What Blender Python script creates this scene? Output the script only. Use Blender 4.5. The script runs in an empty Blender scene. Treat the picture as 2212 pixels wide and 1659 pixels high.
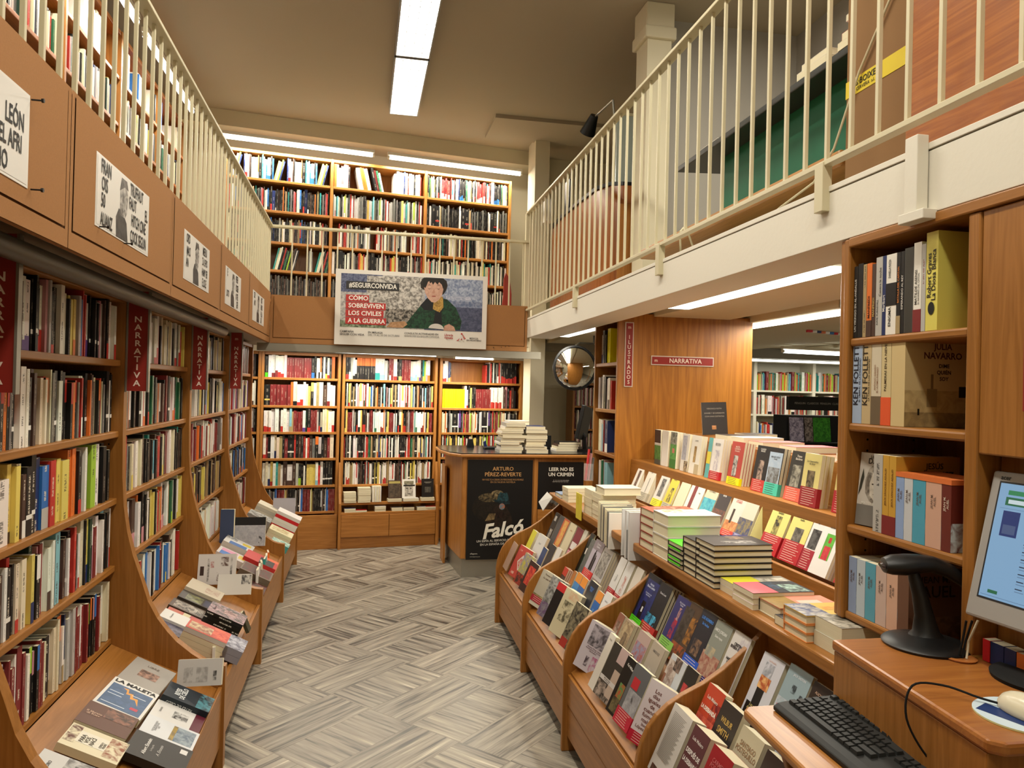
import bpy, bmesh, math, random, re
from math import sin, cos, radians, pi
from mathutils import Matrix, Vector
R = random.Random(7)
SC = bpy.context.scene
COL = SC.collection

# ------------------------------------------------------------------ camera
cam_data = bpy.data.cameras.new('camera')
cam_data.sensor_width = 36.0
cam_data.sensor_fit = 'HORIZONTAL'
cam_data.lens = 1640.0 / 2212.0 * 36.0
cam_data.clip_start = 0.05
cam = bpy.data.objects.new('camera', cam_data)
COL.objects.link(cam)
_f = 1640.0
_Y = Vector(((781 - 1106) / _f, -(833 - 829.5) / _f, -1)).normalized()
_h = Vector(((1781 - 1106) / _f, -(857.5 - 829.5) / _f, -1)).normalized()
_Z = _h.cross(_Y).normalized()
if _Z.y < 0: _Z = -_Z
_X = _Y.cross(_Z)
rot = Matrix((_X, _Y, _Z))
cam.matrix_world = Matrix.Translation((0, 0, 1.62)) @ rot.to_4x4()
SC.camera = cam

# ------------------------------------------------------------------ exposure and world
SC.view_settings.view_transform = 'Standard'
SC.view_settings.look = 'None'
SC.view_settings.gamma = 1.0
SC.view_settings.use_curve_mapping = False
SC.view_settings.exposure = 0.0
W = bpy.data.worlds.new('world'); SC.world = W
W.use_nodes = True
W.node_tree.nodes['Background'].inputs[0].default_value = (0.9, 0.82, 0.66, 1)
W.node_tree.nodes['Background'].inputs[1].default_value = 0.03
try:
    SC.cycles.max_bounces = 6
    SC.cycles.diffuse_bounces = 4
    SC.cycles.glossy_bounces = 3
    SC.cycles.use_denoising = True
    SC.cycles.sample_clamp_indirect = 6.0
except Exception: pass

def area(name, loc, sx, sy, power, col=(1.0, 0.93, 0.79), rx=0.0, rz=0.0, ry=0.0):
    l = bpy.data.lights.new(name, 'AREA'); l.shape = 'RECTANGLE'
    l.size = sx; l.size_y = sy; l.energy = power; l.color = col
    o = bpy.data.objects.new(name, l); COL.objects.link(o)
    o.location = loc; o.rotation_euler = (rx, ry, rz)
    return o
# big louvre fixtures on the main ceiling (two in view, more above and behind the camera)
for yy, pw, zz_ in ((6.335, 30, 4.1135), (5.10, 32, 4.1135), (3.0, 34, 4.097), (1.4, 38, 4.097), (-0.4, 40, 4.097)):
    area('ceiling_lamp_light', (0.31, yy, zz_), 0.23, 1.17, pw)
area('ceiling_lamp_light', (2.35, 3.0, 4.097), 0.22, 1.15, 40)  # added light, out of view, that brightens the right gallery
# flat lamps under the right mezzanine, each light lies on its diffuser
RZ = radians(-0.773)
area('tube_light', (1.757, 3.36, 2.103), 0.12, 1.44, 22, rz=RZ)
area('tube_light', (1.754, 6.05, 2.103), 0.12, 1.16, 14, rz=RZ)
area('tube_light', (2.735, 4.525, 2.103), 0.10, 1.2, 20, rz=RZ)
area('tube_light', (1.80, 1.25, 2.103), 0.12, 1.4, 12, rz=RZ)  # added light, unseen behind the near bookcase
area('tube_light', (3.72, 4.3, 2.108), 0.10, 1.75, 22, rz=RZ)
area('tube_light', (4.875, 7.075, 2.048), 0.04, 1.4, 22, rz=radians(-80))
# ------------------------------------------------------------------ colours and materials
def lin(h):
    v = [int(h[i:i + 2], 16) / 255 for i in (0, 2, 4)]
    return tuple((c / 12.92 if c <= 0.04045 else ((c + 0.055) / 1.055) ** 2.4) for c in v) + (1.0,)
PAL = dict(w='e8e4da', i='ddd3b4', y='dcc766', Y='e6e010', k='1c1a19', g='6c6a66', s='b5b2ab', r='b8332a', m='7c2a2a',
           o='d8702c', b='2f6cb0', n='23305e', c='86bcc8', t='a58f66', N='4a352c', p='c98d92', T='2a8f8a', G='2f6b4a',
           l='9cc23a', L='57d21e', v='5c3f86', d='1f3a2c', q='d8b89a', Q='8f8a80', R='c8242a', P='e87f70')
NAMES = dict(w='white', i='ivory', y='pale yellow', Y='bright yellow', k='black', g='grey', s='light grey', r='red', m='maroon',
             o='orange', b='blue', n='navy', c='pale blue', t='tan', N='dark brown', p='pink', T='teal', G='green', l='lime green',
             L='bright green', v='purple', d='dark green', q='beige', Q='taupe', R='crimson', P='salmon')
def C(c):
    if isinstance(c, tuple): return c
    return lin(PAL[c]) if c in PAL else lin(c)

def new_mat(name, rough=0.5, spec=0.4):
    m = bpy.data.materials.new(name); m.use_nodes = True
    nt = m.node_tree; b = nt.nodes['Principled BSDF']
    b.inputs['Roughness'].default_value = rough
    b.inputs['Specular IOR Level'].default_value = spec
    return m, nt, b
def flat(name, col, rough=0.5, spec=0.4, metal=0.0, bump=0.0, bscale=200.0, vary=0.0, vscale=4.0):
    m, nt, b = new_mat(name, rough, spec)
    b.inputs['Base Color'].default_value = C(col); b.inputs['Metallic'].default_value = metal
    if bump or vary:
        tc = nt.nodes.new('ShaderNodeTexCoord'); n = nt.nodes.new('ShaderNodeTexNoise')
        nt.links.new(tc.outputs['Object'], n.inputs['Vector'])
        if bump:
            n.inputs['Scale'].default_value = bscale
            bp = nt.nodes.new('ShaderNodeBump'); bp.inputs['Strength'].default_value = bump; bp.inputs['Distance'].default_value = 0.002
            nt.links.new(n.outputs['Fac'], bp.inputs['Height']); nt.links.new(bp.outputs['Normal'], b.inputs['Normal'])
        if vary:
            n2 = nt.nodes.new('ShaderNodeTexNoise'); n2.inputs['Scale'].default_value = vscale; n2.inputs['Detail'].default_value = 6
            nt.links.new(tc.outputs['Object'], n2.inputs['Vector'])
            mx = nt.nodes.new('ShaderNodeMix'); mx.data_type = 'RGBA'
            c = C(col); mx.inputs[6].default_value = tuple(x * (1 - vary) for x in c[:3]) + (1,); mx.inputs[7].default_value = tuple(min(1, x * (1 + vary)) for x in c[:3]) + (1,)
            nt.links.new(n2.outputs['Fac'], mx.inputs[0]); nt.links.new(mx.outputs[2], b.inputs['Base Color'])
    return m
def wood(name, axis, c1, c2, rough=0.38, sc=1.0):
    m, nt, b = new_mat(name, rough, 0.45)
    tc = nt.nodes.new('ShaderNodeTexCoord'); mp = nt.nodes.new('ShaderNodeMapping')
    s = [14 * sc, 14 * sc, 14 * sc]; s[axis] = 0.9 * sc
    mp.inputs['Scale'].default_value = s
    n = nt.nodes.new('ShaderNodeTexNoise'); n.inputs['Scale'].default_value = 1.0; n.inputs['Detail'].default_value = 5; n.inputs['Distortion'].default_value = 1.3
    mp2 = nt.nodes.new('ShaderNodeMapping'); s2 = [160, 160, 160]; s2[axis] = 5; mp2.inputs['Scale'].default_value = s2
    n2 = nt.nodes.new('ShaderNodeTexNoise'); n2.inputs['Scale'].default_value = 1.0; n2.inputs['Detail'].default_value = 2
    wv = nt.nodes.new('ShaderNodeMath'); wv.operation = 'MULTIPLY'; wv.inputs[1].default_value = 5.0
    fr = nt.nodes.new('ShaderNodeMath'); fr.operation = 'PINGPONG'; fr.inputs[1].default_value = 0.5
    mr = nt.nodes.new('ShaderNodeMath'); mr.operation = 'MULTIPLY_ADD'; mr.inputs[1].default_value = 1.0
    mx = nt.nodes.new('ShaderNodeMix'); mx.data_type = 'RGBA'
    mx.inputs[6].default_value = C(c1); mx.inputs[7].default_value = C(c2)
    L = nt.links
    L.new(tc.outputs['Object'], mp.inputs['Vector']); L.new(mp.outputs['Vector'], n.inputs['Vector'])
    L.new(tc.outputs['Object'], mp2.inputs['Vector']); L.new(mp2.outputs['Vector'], n2.inputs['Vector'])
    L.new(n.outputs['Fac'], wv.inputs[0]); L.new(wv.outputs[0], fr.inputs[0])
    L.new(fr.outputs[0], mr.inputs[0]); 
    ad = nt.nodes.new('ShaderNodeMath'); ad.operation = 'MULTIPLY'; ad.inputs[1].default_value = 0.75
    L.new(n2.outputs['Fac'], ad.inputs[0]); L.new(ad.outputs[0], mr.inputs[2])
    L.new(mr.outputs[0], mx.inputs[0]); L.new(mx.outputs[2], b.inputs['Base Color'])
    return m
WC = ('aa7236', '8a581f')
WOODX = wood('wood_grain_x', 0, *WC); WOODY = wood('wood_grain_y', 1, *WC); WOODZ = wood('wood_grain_z', 2, *WC)
OAKZ = wood('honey_oak', 2, 'bb7c2e', '8c5416', 0.4, 0.55)
HONX = wood('back_wood_x', 0, 'bd8240', '9a6228'); HONZ = wood('back_wood_z', 2, 'bd8240', '9a6228')
REDW = wood('reddish_wood', 1, 'b8702a', '8e4c14', 0.35)
CABZ = wood('cabinet_wood', 2, 'a8652f', '864a1e', 0.22)
MDF = flat('raw_fibreboard', 'a07246', 0.75, 0.2, bump=0.15, bscale=500, vary=0.12, vscale=220)
MDFG = flat('fibreboard_groove', '6e4622', 0.8, 0.2)
CREAMM = flat('cream_metal', 'cdc4a4', 0.42, 0.4)
WHITEP = flat('white_paint', 'e0dbcd', 0.6, 0.3, bump=0.2, bscale=60)
WALLP = flat('cream_wall_paint', 'd6cdb2', 0.85, 0.2, bump=0.1, bscale=80)
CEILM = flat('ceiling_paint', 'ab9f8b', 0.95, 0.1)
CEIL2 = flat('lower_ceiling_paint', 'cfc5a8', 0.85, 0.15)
GREYW = flat('grey_partition', 'a8a39a', 0.7, 0.2)
GREYB = flat('grey_beam', '8f8a7c', 0.6, 0.2)
DARKT = flat('dark_metal', '4a453a', 0.4, 0.4)
PEG = flat('peg_dark', '1a0e08', 0.9, 0.1)
BLACKP = flat('black_plastic', '101010', 0.42, 0.4)
BLACKM = flat('black_matt', '1a1a1a', 0.75, 0.2)
STEEL = flat('brushed_steel', '9a978c', 0.35, 0.5, metal=0.6)
SILVER = flat('silver_plastic', '9b9894', 0.38, 0.4)
SIGNR = flat('sign_red', '8e2c24', 0.35, 0.4)
SIGNE = flat('sign_edge', 'c9b9a8', 0.35, 0.5)
GREENP = flat('green_board', '1f6a4c', 0.55, 0.3, vary=0.25, vscale=3)
DKBOARD = flat('dark_grey_top', '3c3e3e', 0.4, 0.4)
CARD = flat('brown_cardboard', '8a6a4a', 0.9, 0.1, vary=0.06, vscale=6)
TEXTURED = flat('textured_glass', 'a9b4ac', 0.35, 0.5, bump=0.9, bscale=60)
MIRROR = flat('mirror_silver', 'e6e6e2', 0.03, 0.5, metal=1.0)
WHITESH = flat('white_shelf', 'e4e0cc', 0.5, 0.3)
KEYM = flat('key_plastic', '1e1f1e', 0.6, 0.3)
BEIGE = flat('ivory_plastic', 'd8cfb4', 0.25, 0.5)
CLEARP, _nt, _b = new_mat('clear_acrylic', 0.1, 0.5)
_b.inputs['Base Color'].default_value = (0.9, 0.95, 0.95, 1); _b.inputs['Alpha'].default_value = 0.25
def emit(name, col, s):
    m = bpy.data.materials.new(name); m.use_nodes = True; nt = m.node_tree
    b = nt.nodes['Principled BSDF']; b.inputs['Base Color'].default_value = (0.8, 0.8, 0.8, 1)
    b.inputs['Emission Color'].default_value = col; b.inputs['Emission Strength'].default_value = s
    return m
TUBE = emit('lit_tube', (0.98, 1.0, 0.93, 1), 5.0)
LOUV = emit('lit_louvre', (0.98, 1.0, 0.95, 1), 3.4)
LOUVB = flat('louvre_blade', '8f9090', 0.35, 0.5)

# printed paper / covers: flat colour, optional mottled picture, optional fine lettering rows (all from attributes)
def printed_mat():
    m, nt, b = new_mat('printed_cover', 0.42, 0.35)
    N = nt.nodes; L = nt.links
    def att(n):
        a = N.new('ShaderNodeAttribute'); a.attribute_name = n; return a
    a1, a2, ink = att('Col'), att('Col2'), att('Ink')
    tc = N.new('ShaderNodeTexCoord')
    ns = N.new('ShaderNodeTexNoise'); ns.inputs['Scale'].default_value = 38; ns.inputs['Detail'].default_value = 5; ns.inputs['Distortion'].default_value = 0.8
    L.new(tc.outputs['Object'], ns.inputs['Vector'])
    cr = N.new('ShaderNodeMapRange'); cr.inputs[1].default_value = 0.38; cr.inputs[2].default_value = 0.62
    L.new(ns.outputs['Fac'], cr.inputs[0])
    mf = N.new('ShaderNodeMath'); mf.operation = 'MULTIPLY'; L.new(cr.outputs[0], mf.inputs[0]); L.new(a2.outputs['Alpha'], mf.inputs[1])
    mx = N.new('ShaderNodeMix'); mx.data_type = 'RGBA'
    L.new(mf.outputs[0], mx.inputs[0]); L.new(a1.outputs['Color'], mx.inputs[6]); L.new(a2.outputs['Color'], mx.inputs[7])
    # lettering: u across the line (0..1), v along it in metres
    uv = N.new('ShaderNodeUVMap'); uv.uv_map = 'UVMap'
    sp = N.new('ShaderNodeSeparateXYZ'); L.new(uv.outputs['UV'], sp.inputs[0])
    du = N.new('ShaderNodeMath'); du.operation = 'SUBTRACT'; du.inputs[1].default_value = 0.5; L.new(sp.outputs['X'], du.inputs[0])
    ab = N.new('ShaderNodeMath'); ab.operation = 'ABSOLUTE'; L.new(du.outputs[0], ab.inputs[0])
    lt = N.new('ShaderNodeMath'); lt.operation = 'LESS_THAN'; lt.inputs[1].default_value = 0.15; L.new(ab.outputs[0], lt.inputs[0])
    mp = N.new('ShaderNodeMapping'); mp.inputs['Scale'].default_value = (3.0, 260.0, 1); L.new(uv.outputs['UV'], mp.inputs['Vector'])
    n1 = N.new('ShaderNodeTexNoise'); n1.inputs['Scale'].default_value = 1.0; n1.inputs['Detail'].default_value = 1; L.new(mp.outputs['Vector'], n1.inputs['Vector'])
    g1 = N.new('ShaderNodeMath'); g1.operation = 'GREATER_THAN'; g1.inputs[1].default_value = 0.47; L.new(n1.outputs['Fac'], g1.inputs[0])
    mp2 = N.new('ShaderNodeMapping'); mp2.inputs['Scale'].default_value = (0.0, 16.0, 1); L.new(uv.outputs['UV'], mp2.inputs['Vector'])
    n2 = N.new('ShaderNodeTexNoise'); n2.inputs['Scale'].default_value = 1.0; n2.inputs['Detail'].default_value = 0; L.new(mp2.outputs['Vector'], n2.inputs['Vector'])
    g2 = N.new('ShaderNodeMath'); g2.operation = 'GREATER_THAN'; g2.inputs[1].default_value = 0.5; L.new(n2.outputs['Fac'], g2.inputs[0])
    p = lt
    for q in (g1, g2):
        k = N.new('ShaderNodeMath'); k.operation = 'MULTIPLY'; L.new(p.outputs[0], k.inputs[0]); L.new(q.outputs[0], k.inputs[1]); p = k
    k = N.new('ShaderNodeMath'); k.operation = 'MULTIPLY'; L.new(p.outputs[0], k.inputs[0]); L.new(ink.outputs['Alpha'], k.inputs[1])
    mx2 = N.new('ShaderNodeMix'); mx2.data_type = 'RGBA'
    L.new(k.outputs[0], mx2.inputs[0]); L.new(mx.outputs[2], mx2.inputs[6]); L.new(ink.outputs['Color'], mx2.inputs[7])
    L.new(mx2.outputs[2], b.inputs['Base Color'])
    return m
PRINT = printed_mat()
def paper_mat():
    m, nt, b = new_mat('page_edges', 0.85, 0.1)
    N = nt.nodes; L = nt.links
    tc = N.new('ShaderNodeTexCoord'); mp = N.new('ShaderNodeMapping'); mp.inputs['Scale'].default_value = (1600, 6, 6)
    n = N.new('ShaderNodeTexNoise'); n.inputs['Scale'].default_value = 1; L.new(tc.outputs['Object'], mp.inputs['Vector']); L.new(mp.outputs['Vector'], n.inputs['Vector'])
    mx = N.new('ShaderNodeMix'); mx.data_type = 'RGBA'; mx.inputs[6].default_value = C('c9bf9f'); mx.inputs[7].default_value = C('e9e1c6')
    L.new(n.outputs['Fac'], mx.inputs[0]); L.new(mx.outputs[2], b.inputs['Base Color'])
    return m
PAGES = paper_mat()
INKM = {}
def inkm(c):
    if c not in INKM: INKM[c] = flat('lettering_' + c, c, 0.5, 0.3)
    return INKM[c]

# ------------------------------------------------------------------ geometry helpers
I4 = Matrix.Identity(4)
FR = Matrix.Translation((1.43, 6.5, 0)) @ Matrix.Rotation(radians(-0.773), 4, 'Z') @ Matrix.Translation((-1.43, -6.5, 0))
FB = Matrix.Translation((-0.165, 7.695, 0)) @ Matrix.Rotation(radians(8.8), 4, 'Z')

class MB:
    def __init__(s): s.v = []; s.f = []; s.c = []; s.c2 = []; s.ink = []; s.uv = []; s.mi = []
    def quad(s, pts, col=None, col2=None, ink=None, uv=None, mi=0, T=None):
        b = len(s.v)
        for p in pts:
            p = Vector(p)
            if T is not None: p = T @ p
            s.v.append(tuple(p))
        n = len(pts)
        s.f.append(tuple(range(b, b + n)))
        s.c.append(C(col) if col is not None else (.8, .8, .8, 1))
        s.c2.append(C(col2)[:3] + (1.0,) if col2 is not None else (0, 0, 0, 0))
        if isinstance(ink, str) and len(ink) == 7: s.ink.append(C(ink[:6])[:3] + (.3,))
        else: s.ink.append(C(ink)[:3] + (.75,) if ink is not None else (0, 0, 0, 0))
        s.uv.append(uv if uv else [(0, 0)] * n); s.mi.append(mi)
    def box(s, x0, x1, y0, y1, z0, z1, col=None, mi=0, T=None, faces=None, col2=None):
        P = [(x0, y0, z0), (x1, y0, z0), (x1, y1, z0), (x0, y1, z0), (x0, y0, z1), (x1, y0, z1), (x1, y1, z1), (x0, y1, z1)]
        F = dict(b=(0, 3, 2, 1), t=(4, 5, 6, 7), f=(0, 1, 5, 4), r=(1, 2, 6, 5), k=(2, 3, 7, 6), l=(3, 0, 4, 7))
        for k, idx in F.items():
            c = col
            if isinstance(col, dict): c = col.get(k, col.get('*'))
            s.quad([P[i] for i in idx], c, col2, mi=mi, T=T)
    def prism(s, poly, a0, a1, axis, col=None, mi=0, T=None):
        # poly in the two remaining axes (order x,y,z without the axis)
        def mk(p, a):
            if axis == 'y': return (p[0], a, p[1])
            if axis == 'x': return (a, p[0], p[1])
            return (p[0], p[1], a)
        n = len(poly)
        s.quad([mk(p, a0) for p in poly], col, mi=mi, T=T); s.quad([mk(p, a1) for p in reversed(poly)], col, mi=mi, T=T)
        for i in range(n):
            p, q = poly[i], poly[(i + 1) % n]
            s.quad([mk(p, a0), mk(p, a1), mk(q, a1), mk(q, a0)], col, mi=mi, T=T)
    def cyl(s, p, q, r, n=12, r2=None, mi=0, col=None, T=None):
        p, q = Vector(p), Vector(q); d = (q - p).normalized()
        u = d.orthogonal().normalized(); w = d.cross(u); r2 = r if r2 is None else r2
        A = [p + (u * cos(2 * pi * i / n) + w * sin(2 * pi * i / n)) * r for i in range(n)]
        B = [q + (u * cos(2 * pi * i / n) + w * sin(2 * pi * i / n)) * r2 for i in range(n)]
        for i in range(n):
            j = (i + 1) % n
            s.quad([A[i], A[j], B[j], B[i]], col, mi=mi, T=T)
        s.quad(list(reversed(A)), col, mi=mi, T=T); s.quad(B, col, mi=mi, T=T)
    def tube(s, pts, r, n=8, mi=0):
        for a, b in zip(pts, pts[1:]): s.cyl(a, b, r, n, mi=mi)
    def lathe(s, prof, n=24, c=(0, 0), mi=0, col=None):
        for (r0, z0), (r1, z1) in zip(prof, prof[1:]):
            for i in range(n):
                a, b = 2 * pi * i / n, 2 * pi * (i + 1) / n
                pts = [(c[0] + r0 * cos(a), c[1] + r0 * sin(a), z0), (c[0] + r0 * cos(b), c[1] + r0 * sin(b), z0),
                       (c[0] + r1 * cos(b), c[1] + r1 * sin(b), z1), (c[0] + r1 * cos(a), c[1] + r1 * sin(a), z1)]
                if r0 < 1e-6: pts = pts[1:]
                elif r1 < 1e-6: pts = pts[:3]
                s.quad(pts, col, mi=mi)
    def mesh(s, name, off=(0, 0, 0), attrs=True):
        me = bpy.data.meshes.new(name)
        o = Vector(off)
        me.from_pydata([tuple(Vector(v) - o) for v in s.v], [], s.f)
        if any(s.mi):
            me.polygons.foreach_set('material_index', s.mi)
        if attrs:
            for nm, src in (('Col', s.c), ('Col2', s.c2), ('Ink', s.ink)):
                a = me.color_attributes.new(nm, 'FLOAT_COLOR', 'CORNER')
                data = []
                for f, c in zip(s.f, src): data.extend(list(c) * len(f))
                a.data.foreach_set('color', data)
            uvl = me.uv_layers.new(name='UVMap')
            data = []
            for u in s.uv:
                for p in u: data.extend(p)
            uvl.data.foreach_set('uv', data)
        me.update()
        return me
def tag(o, label=None, cat=None, group=None, kind=None):
    if label: o['label'] = label
    if cat: o['category'] = cat
    if group: o['group'] = group
    if kind: o['kind'] = kind
    return o
LOC = {}
def thing(name, label, cat, base=(0, 0, 0), F=I4, group=None, kind=None):
    o = bpy.data.objects.new(name, None); COL.objects.link(o)
    o.empty_display_size = 0.1
    o.matrix_world = F @ Matrix.Translation(base)
    LOC[o.name] = Vector(base)
    return tag(o, label, cat, group, kind)
def weld_bevel(me, o, bev):
    if bev:
        b = bmesh.new(); b.from_mesh(me); bmesh.ops.remove_doubles(b, verts=b.verts, dist=1e-5)
        b.to_mesh(me); b.free()
        md = o.modifiers.new('bevel', 'BEVEL'); md.width = bev; md.segments = 2; md.limit_method = 'ANGLE'
def part(parent, name, mb, mats, bev=0, attrs=False, label=None, smooth=False, kind=None):
    base = LOC[parent.name] if parent.name in LOC else Vector((0, 0, 0))
    me = mb.mesh(name, base, attrs)
    for m in (mats if isinstance(mats, (list, tuple)) else [mats]): me.materials.append(m)
    o = bpy.data.objects.new(name, me); COL.objects.link(o)
    o.parent = parent
    LOC[o.name] = base
    weld_bevel(me, o, bev)
    if smooth:
        if not bev:
            b = bmesh.new(); b.from_mesh(me); bmesh.ops.remove_doubles(b, verts=b.verts, dist=1e-6); b.to_mesh(me); b.free()
        me.polygons.foreach_set('use_smooth', [True] * len(me.polygons))
        try: me.set_sharp_from_angle(angle=radians(40))
        except Exception: pass
    return tag(o, label, kind=kind)
def single(name, mb, mats, label, cat, F=I4, base=None, bev=0, attrs=False, group=None, kind=None, smooth=False):
    if base is None:
        xs = [v[0] for v in mb.v]; ys = [v[1] for v in mb.v]; zs = [v[2] for v in mb.v]
        base = ((min(xs) + max(xs)) / 2, (min(ys) + max(ys)) / 2, min(zs))
    me = mb.mesh(name, base, attrs)
    for m in (mats if isinstance(mats, (list, tuple)) else [mats]): me.materials.append(m)
    o = bpy.data.objects.new(name, me); COL.objects.link(o)
    o.matrix_world = F @ Matrix.Translation(base)
    LOC[o.name] = Vector(base)
    weld_bevel(me, o, bev)
    if smooth:
        if not bev:
            b = bmesh.new(); b.from_mesh(me); bmesh.ops.remove_doubles(b, verts=b.verts, dist=1e-6); b.to_mesh(me); b.free()
        me.polygons.foreach_set('use_smooth', [True] * len(me.polygons))
        try: me.set_sharp_from_angle(angle=radians(40))
        except Exception: pass
    return tag(o, label, cat, group, kind)
def struct(name, mb, mats, F=I4, bev=0):
    return single(name, mb, mats, None, None, F, bev=bev, kind='structure')

# text laid flat as a thin mesh
def text_mesh(s, size, bold=0.0, align='CENTER', sx=1.0, lead=1.0, shear=0.0):
    c = bpy.data.curves.new('lettering', 'FONT'); c.body = s; c.size = size; c.align_x = align; c.align_y = 'CENTER'
    c.offset = bold * size; c.resolution_u = 2; c.space_line = lead; c.shear = shear
    o = bpy.data.objects.new('lettering', c)
    me = bpy.data.meshes.new_from_object(o)
    bpy.data.objects.remove(o); bpy.data.curves.remove(c)
    for v in me.vertices: v.co.x *= sx
    return me
def put_text(parent, s, M, size, col, name='title', bold=0.01, align='CENTER', sx=1.0, fit=None, lead=1.0, shear=0.0):
    """M: matrix in parent's space, x right, y up, z out of the surface"""
    me = text_mesh(s, size, bold, align, sx, lead, shear)
    if fit and len(me.vertices):
        xs = [v.co.x for v in me.vertices]; w = max(xs) - min(xs)
        if w > fit:
            for v in me.vertices: v.co.x *= fit / w
    me.materials.append(inkm(col))
    o = bpy.data.objects.new(name, me); COL.objects.link(o)
    o.parent = parent; o.matrix_parent_inverse = I4
    o.matrix_local = M
    return o
def basis(pos, right, up):
    r = Vector(right).normalized(); u = Vector(up).normalized(); n = r.cross(u)
    return Matrix(((r.x, u.x, n.x, pos[0]), (r.y, u.y, n.y, pos[1]), (r.z, u.z, n.z, pos[2]), (0, 0, 0, 1)))
def book_matrix(pos, right, up):
    """book axes: x = out of the front cover, y = spine to fore-edge, z = foot to head"""
    r = Vector(right).normalized(); u = Vector(up).normalized(); n = r.cross(u)
    return Matrix(((n.x, r.x, u.x, pos[0]), (n.y, r.y, u.y, pos[1]), (n.z, r.z, u.z, pos[2]), (0, 0, 0, 1)))

# ------------------------------------------------------------------ books
PEND = []
def shown_area(M, w, h, t, faces):
    c = cam.matrix_world.inverted(); cp = cam.matrix_world.translation
    P = dict(front=[(t, 0, 0), (t, w, 0), (t, w, h), (t, 0, h)], back=[(0, 0, 0), (0, 0, h), (0, w, h), (0, w, 0)], spine=[(0, 0, 0), (t, 0, 0), (t, 0, h), (0, 0, h)],
             fore=[(0, w, 0), (0, w, h), (t, w, h), (t, w, 0)], head=[(0, 0, h), (t, 0, h), (t, w, h), (0, w, h)], foot=[(0, 0, 0), (0, w, 0), (t, w, 0), (t, 0, 0)])
    tot = 0
    for f in faces:
        q = [M @ Vector(p) for p in P[f]]
        n = (q[1] - q[0]).cross(q[2] - q[1])
        if n.dot(cp - q[0]) <= 0: continue
        s = []
        for p in q:
            v = c @ p
            if v.z > -.1: return 0
            s.append((1106 + 1640 * v.x / -v.z, 829.5 - 1640 * v.y / -v.z))
        cx, cy = sum(a[0] for a in s) / 4, sum(a[1] for a in s) / 4
        if not (-15 < cx < 2225 and -15 < cy < 1675): continue
        a = 0
        for k in range(4):
            x0, y0 = s[k]; x1, y1 = s[(k + 1) % 4]; a += x0 * y1 - x1 * y0
        tot += abs(a) / 2
    return tot
def hero(M, w, h, t, cov, label, spine=None, hard=False, art=(), texts=(), stexts=(), band=None, group=None, sink=None, back=None, backtext=False, faces=('front', 'back', 'spine', 'fore', 'head', 'foot'), post=None, bonus=1.0):
    rec = dict(M=M, w=w, h=h, t=t, cov=cov, label=label, spine=spine or cov, hard=hard, art=art, texts=texts, stexts=stexts, band=band, group=group, sink=sink, back=back or cov, backtext=backtext, post=post, kind='hero')
    rec['score'] = shown_area(M, w, h, t, faces) * bonus
    PEND.append(rec)
    return rec
def hero_geo(mb, r, T):
    w, h, t, hard = r['w'], r['h'], r['t'], r['hard']
    ct = 0.0026 if hard else 0.0009
    mb.box(0, ct, 0, w, 0, h, r['back'], T=T); mb.box(t - ct, t, 0, w, 0, h, r['cov'], T=T)
    mb.box(ct, t - ct, 0, ct, 0, h, r['spine'], T=T)
    u0 = R.random() * 50
    if r['sink']: mb.quad([(0, -.0003, 0), (t, -.0003, 0), (t, -.0003, h), (0, -.0003, h)], r['spine'], ink=r['sink'], uv=[(0, u0), (1, u0), (1, u0 + h), (0, u0 + h)], T=T)
    lay = 0.0003
    for a in r['art']:
        lay += 0.00008
        X = t + lay
        if a[0] == 'poly':
            mb.quad([(X, x * w, y * h) for x, y in a[1]], a[2], a[3] if len(a) > 3 else None, T=T); continue
        x0, y0, x1, y1, c = a[:5]; c2 = a[5] if len(a) > 5 else None
        mb.quad([(X, x0 * w, y0 * h), (X, x1 * w, y0 * h), (X, x1 * w, y1 * h), (X, x0 * w, y1 * h)], c, c2, T=T)
def band_geo(bb, r, T):
    w, h, t = r['w'], r['h'], r['t']
    bc, b0, b1 = r['band'][:3]
    e = .0007
    bb.box(-e, t + e + .0003, -e - .0003, w + e, b0 * h, b1 * h, bc, T=T)
    X = t + e + .0006
    nl = max(2, int((b1 - b0) * h / .009))
    if isinstance(bc, str) and h > .18:
        v = C(bc); dark = (.3 * v[0] + .6 * v[1] + .1 * v[2]) > .3
        for k in range(nl):
            z = b1 * h - (k + .75) * (b1 - b0) * h / (nl + .5); xe = (.88 - .25 * R.random()) * w
            bb.quad([(X, .12 * w, z), (X, xe, z), (X, xe, z + .0018), (X, .12 * w, z + .0018)], '30402a' if dark else 'e0c8b8', T=T)
def hero_texts(r):
    w, h, t = r['w'], r['h'], r['t']
    for tx in r['texts']:
        s, cx, cy, size, col = tx[:5]; kw = tx[5] if len(tx) > 5 else {}
        Mt = basis((t + .0012, cx * w, cy * h), (0, 1, 0), (0, 0, 1)) @ Matrix.Rotation(radians(kw.get('rot', 0)), 4, 'Z')
        yield s, Mt, size, col, 'title', dict(bold=kw.get('bold', .012), fit=kw.get('fit', w * .9), sx=kw.get('sx', 1), lead=kw.get('lead', .85), shear=kw.get('shear', 0))
    for tx in r['stexts']:
        s, cx, cz, size, col = tx[:5]
        Mt = basis((cx * t, -.0009, cz * h), (0, 0, 1), (-1, 0, 0))
        yield s, Mt, size, col, 'spine_title', dict(bold=.012, fit=tx[5] if len(tx) > 5 else h * .8)
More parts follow.
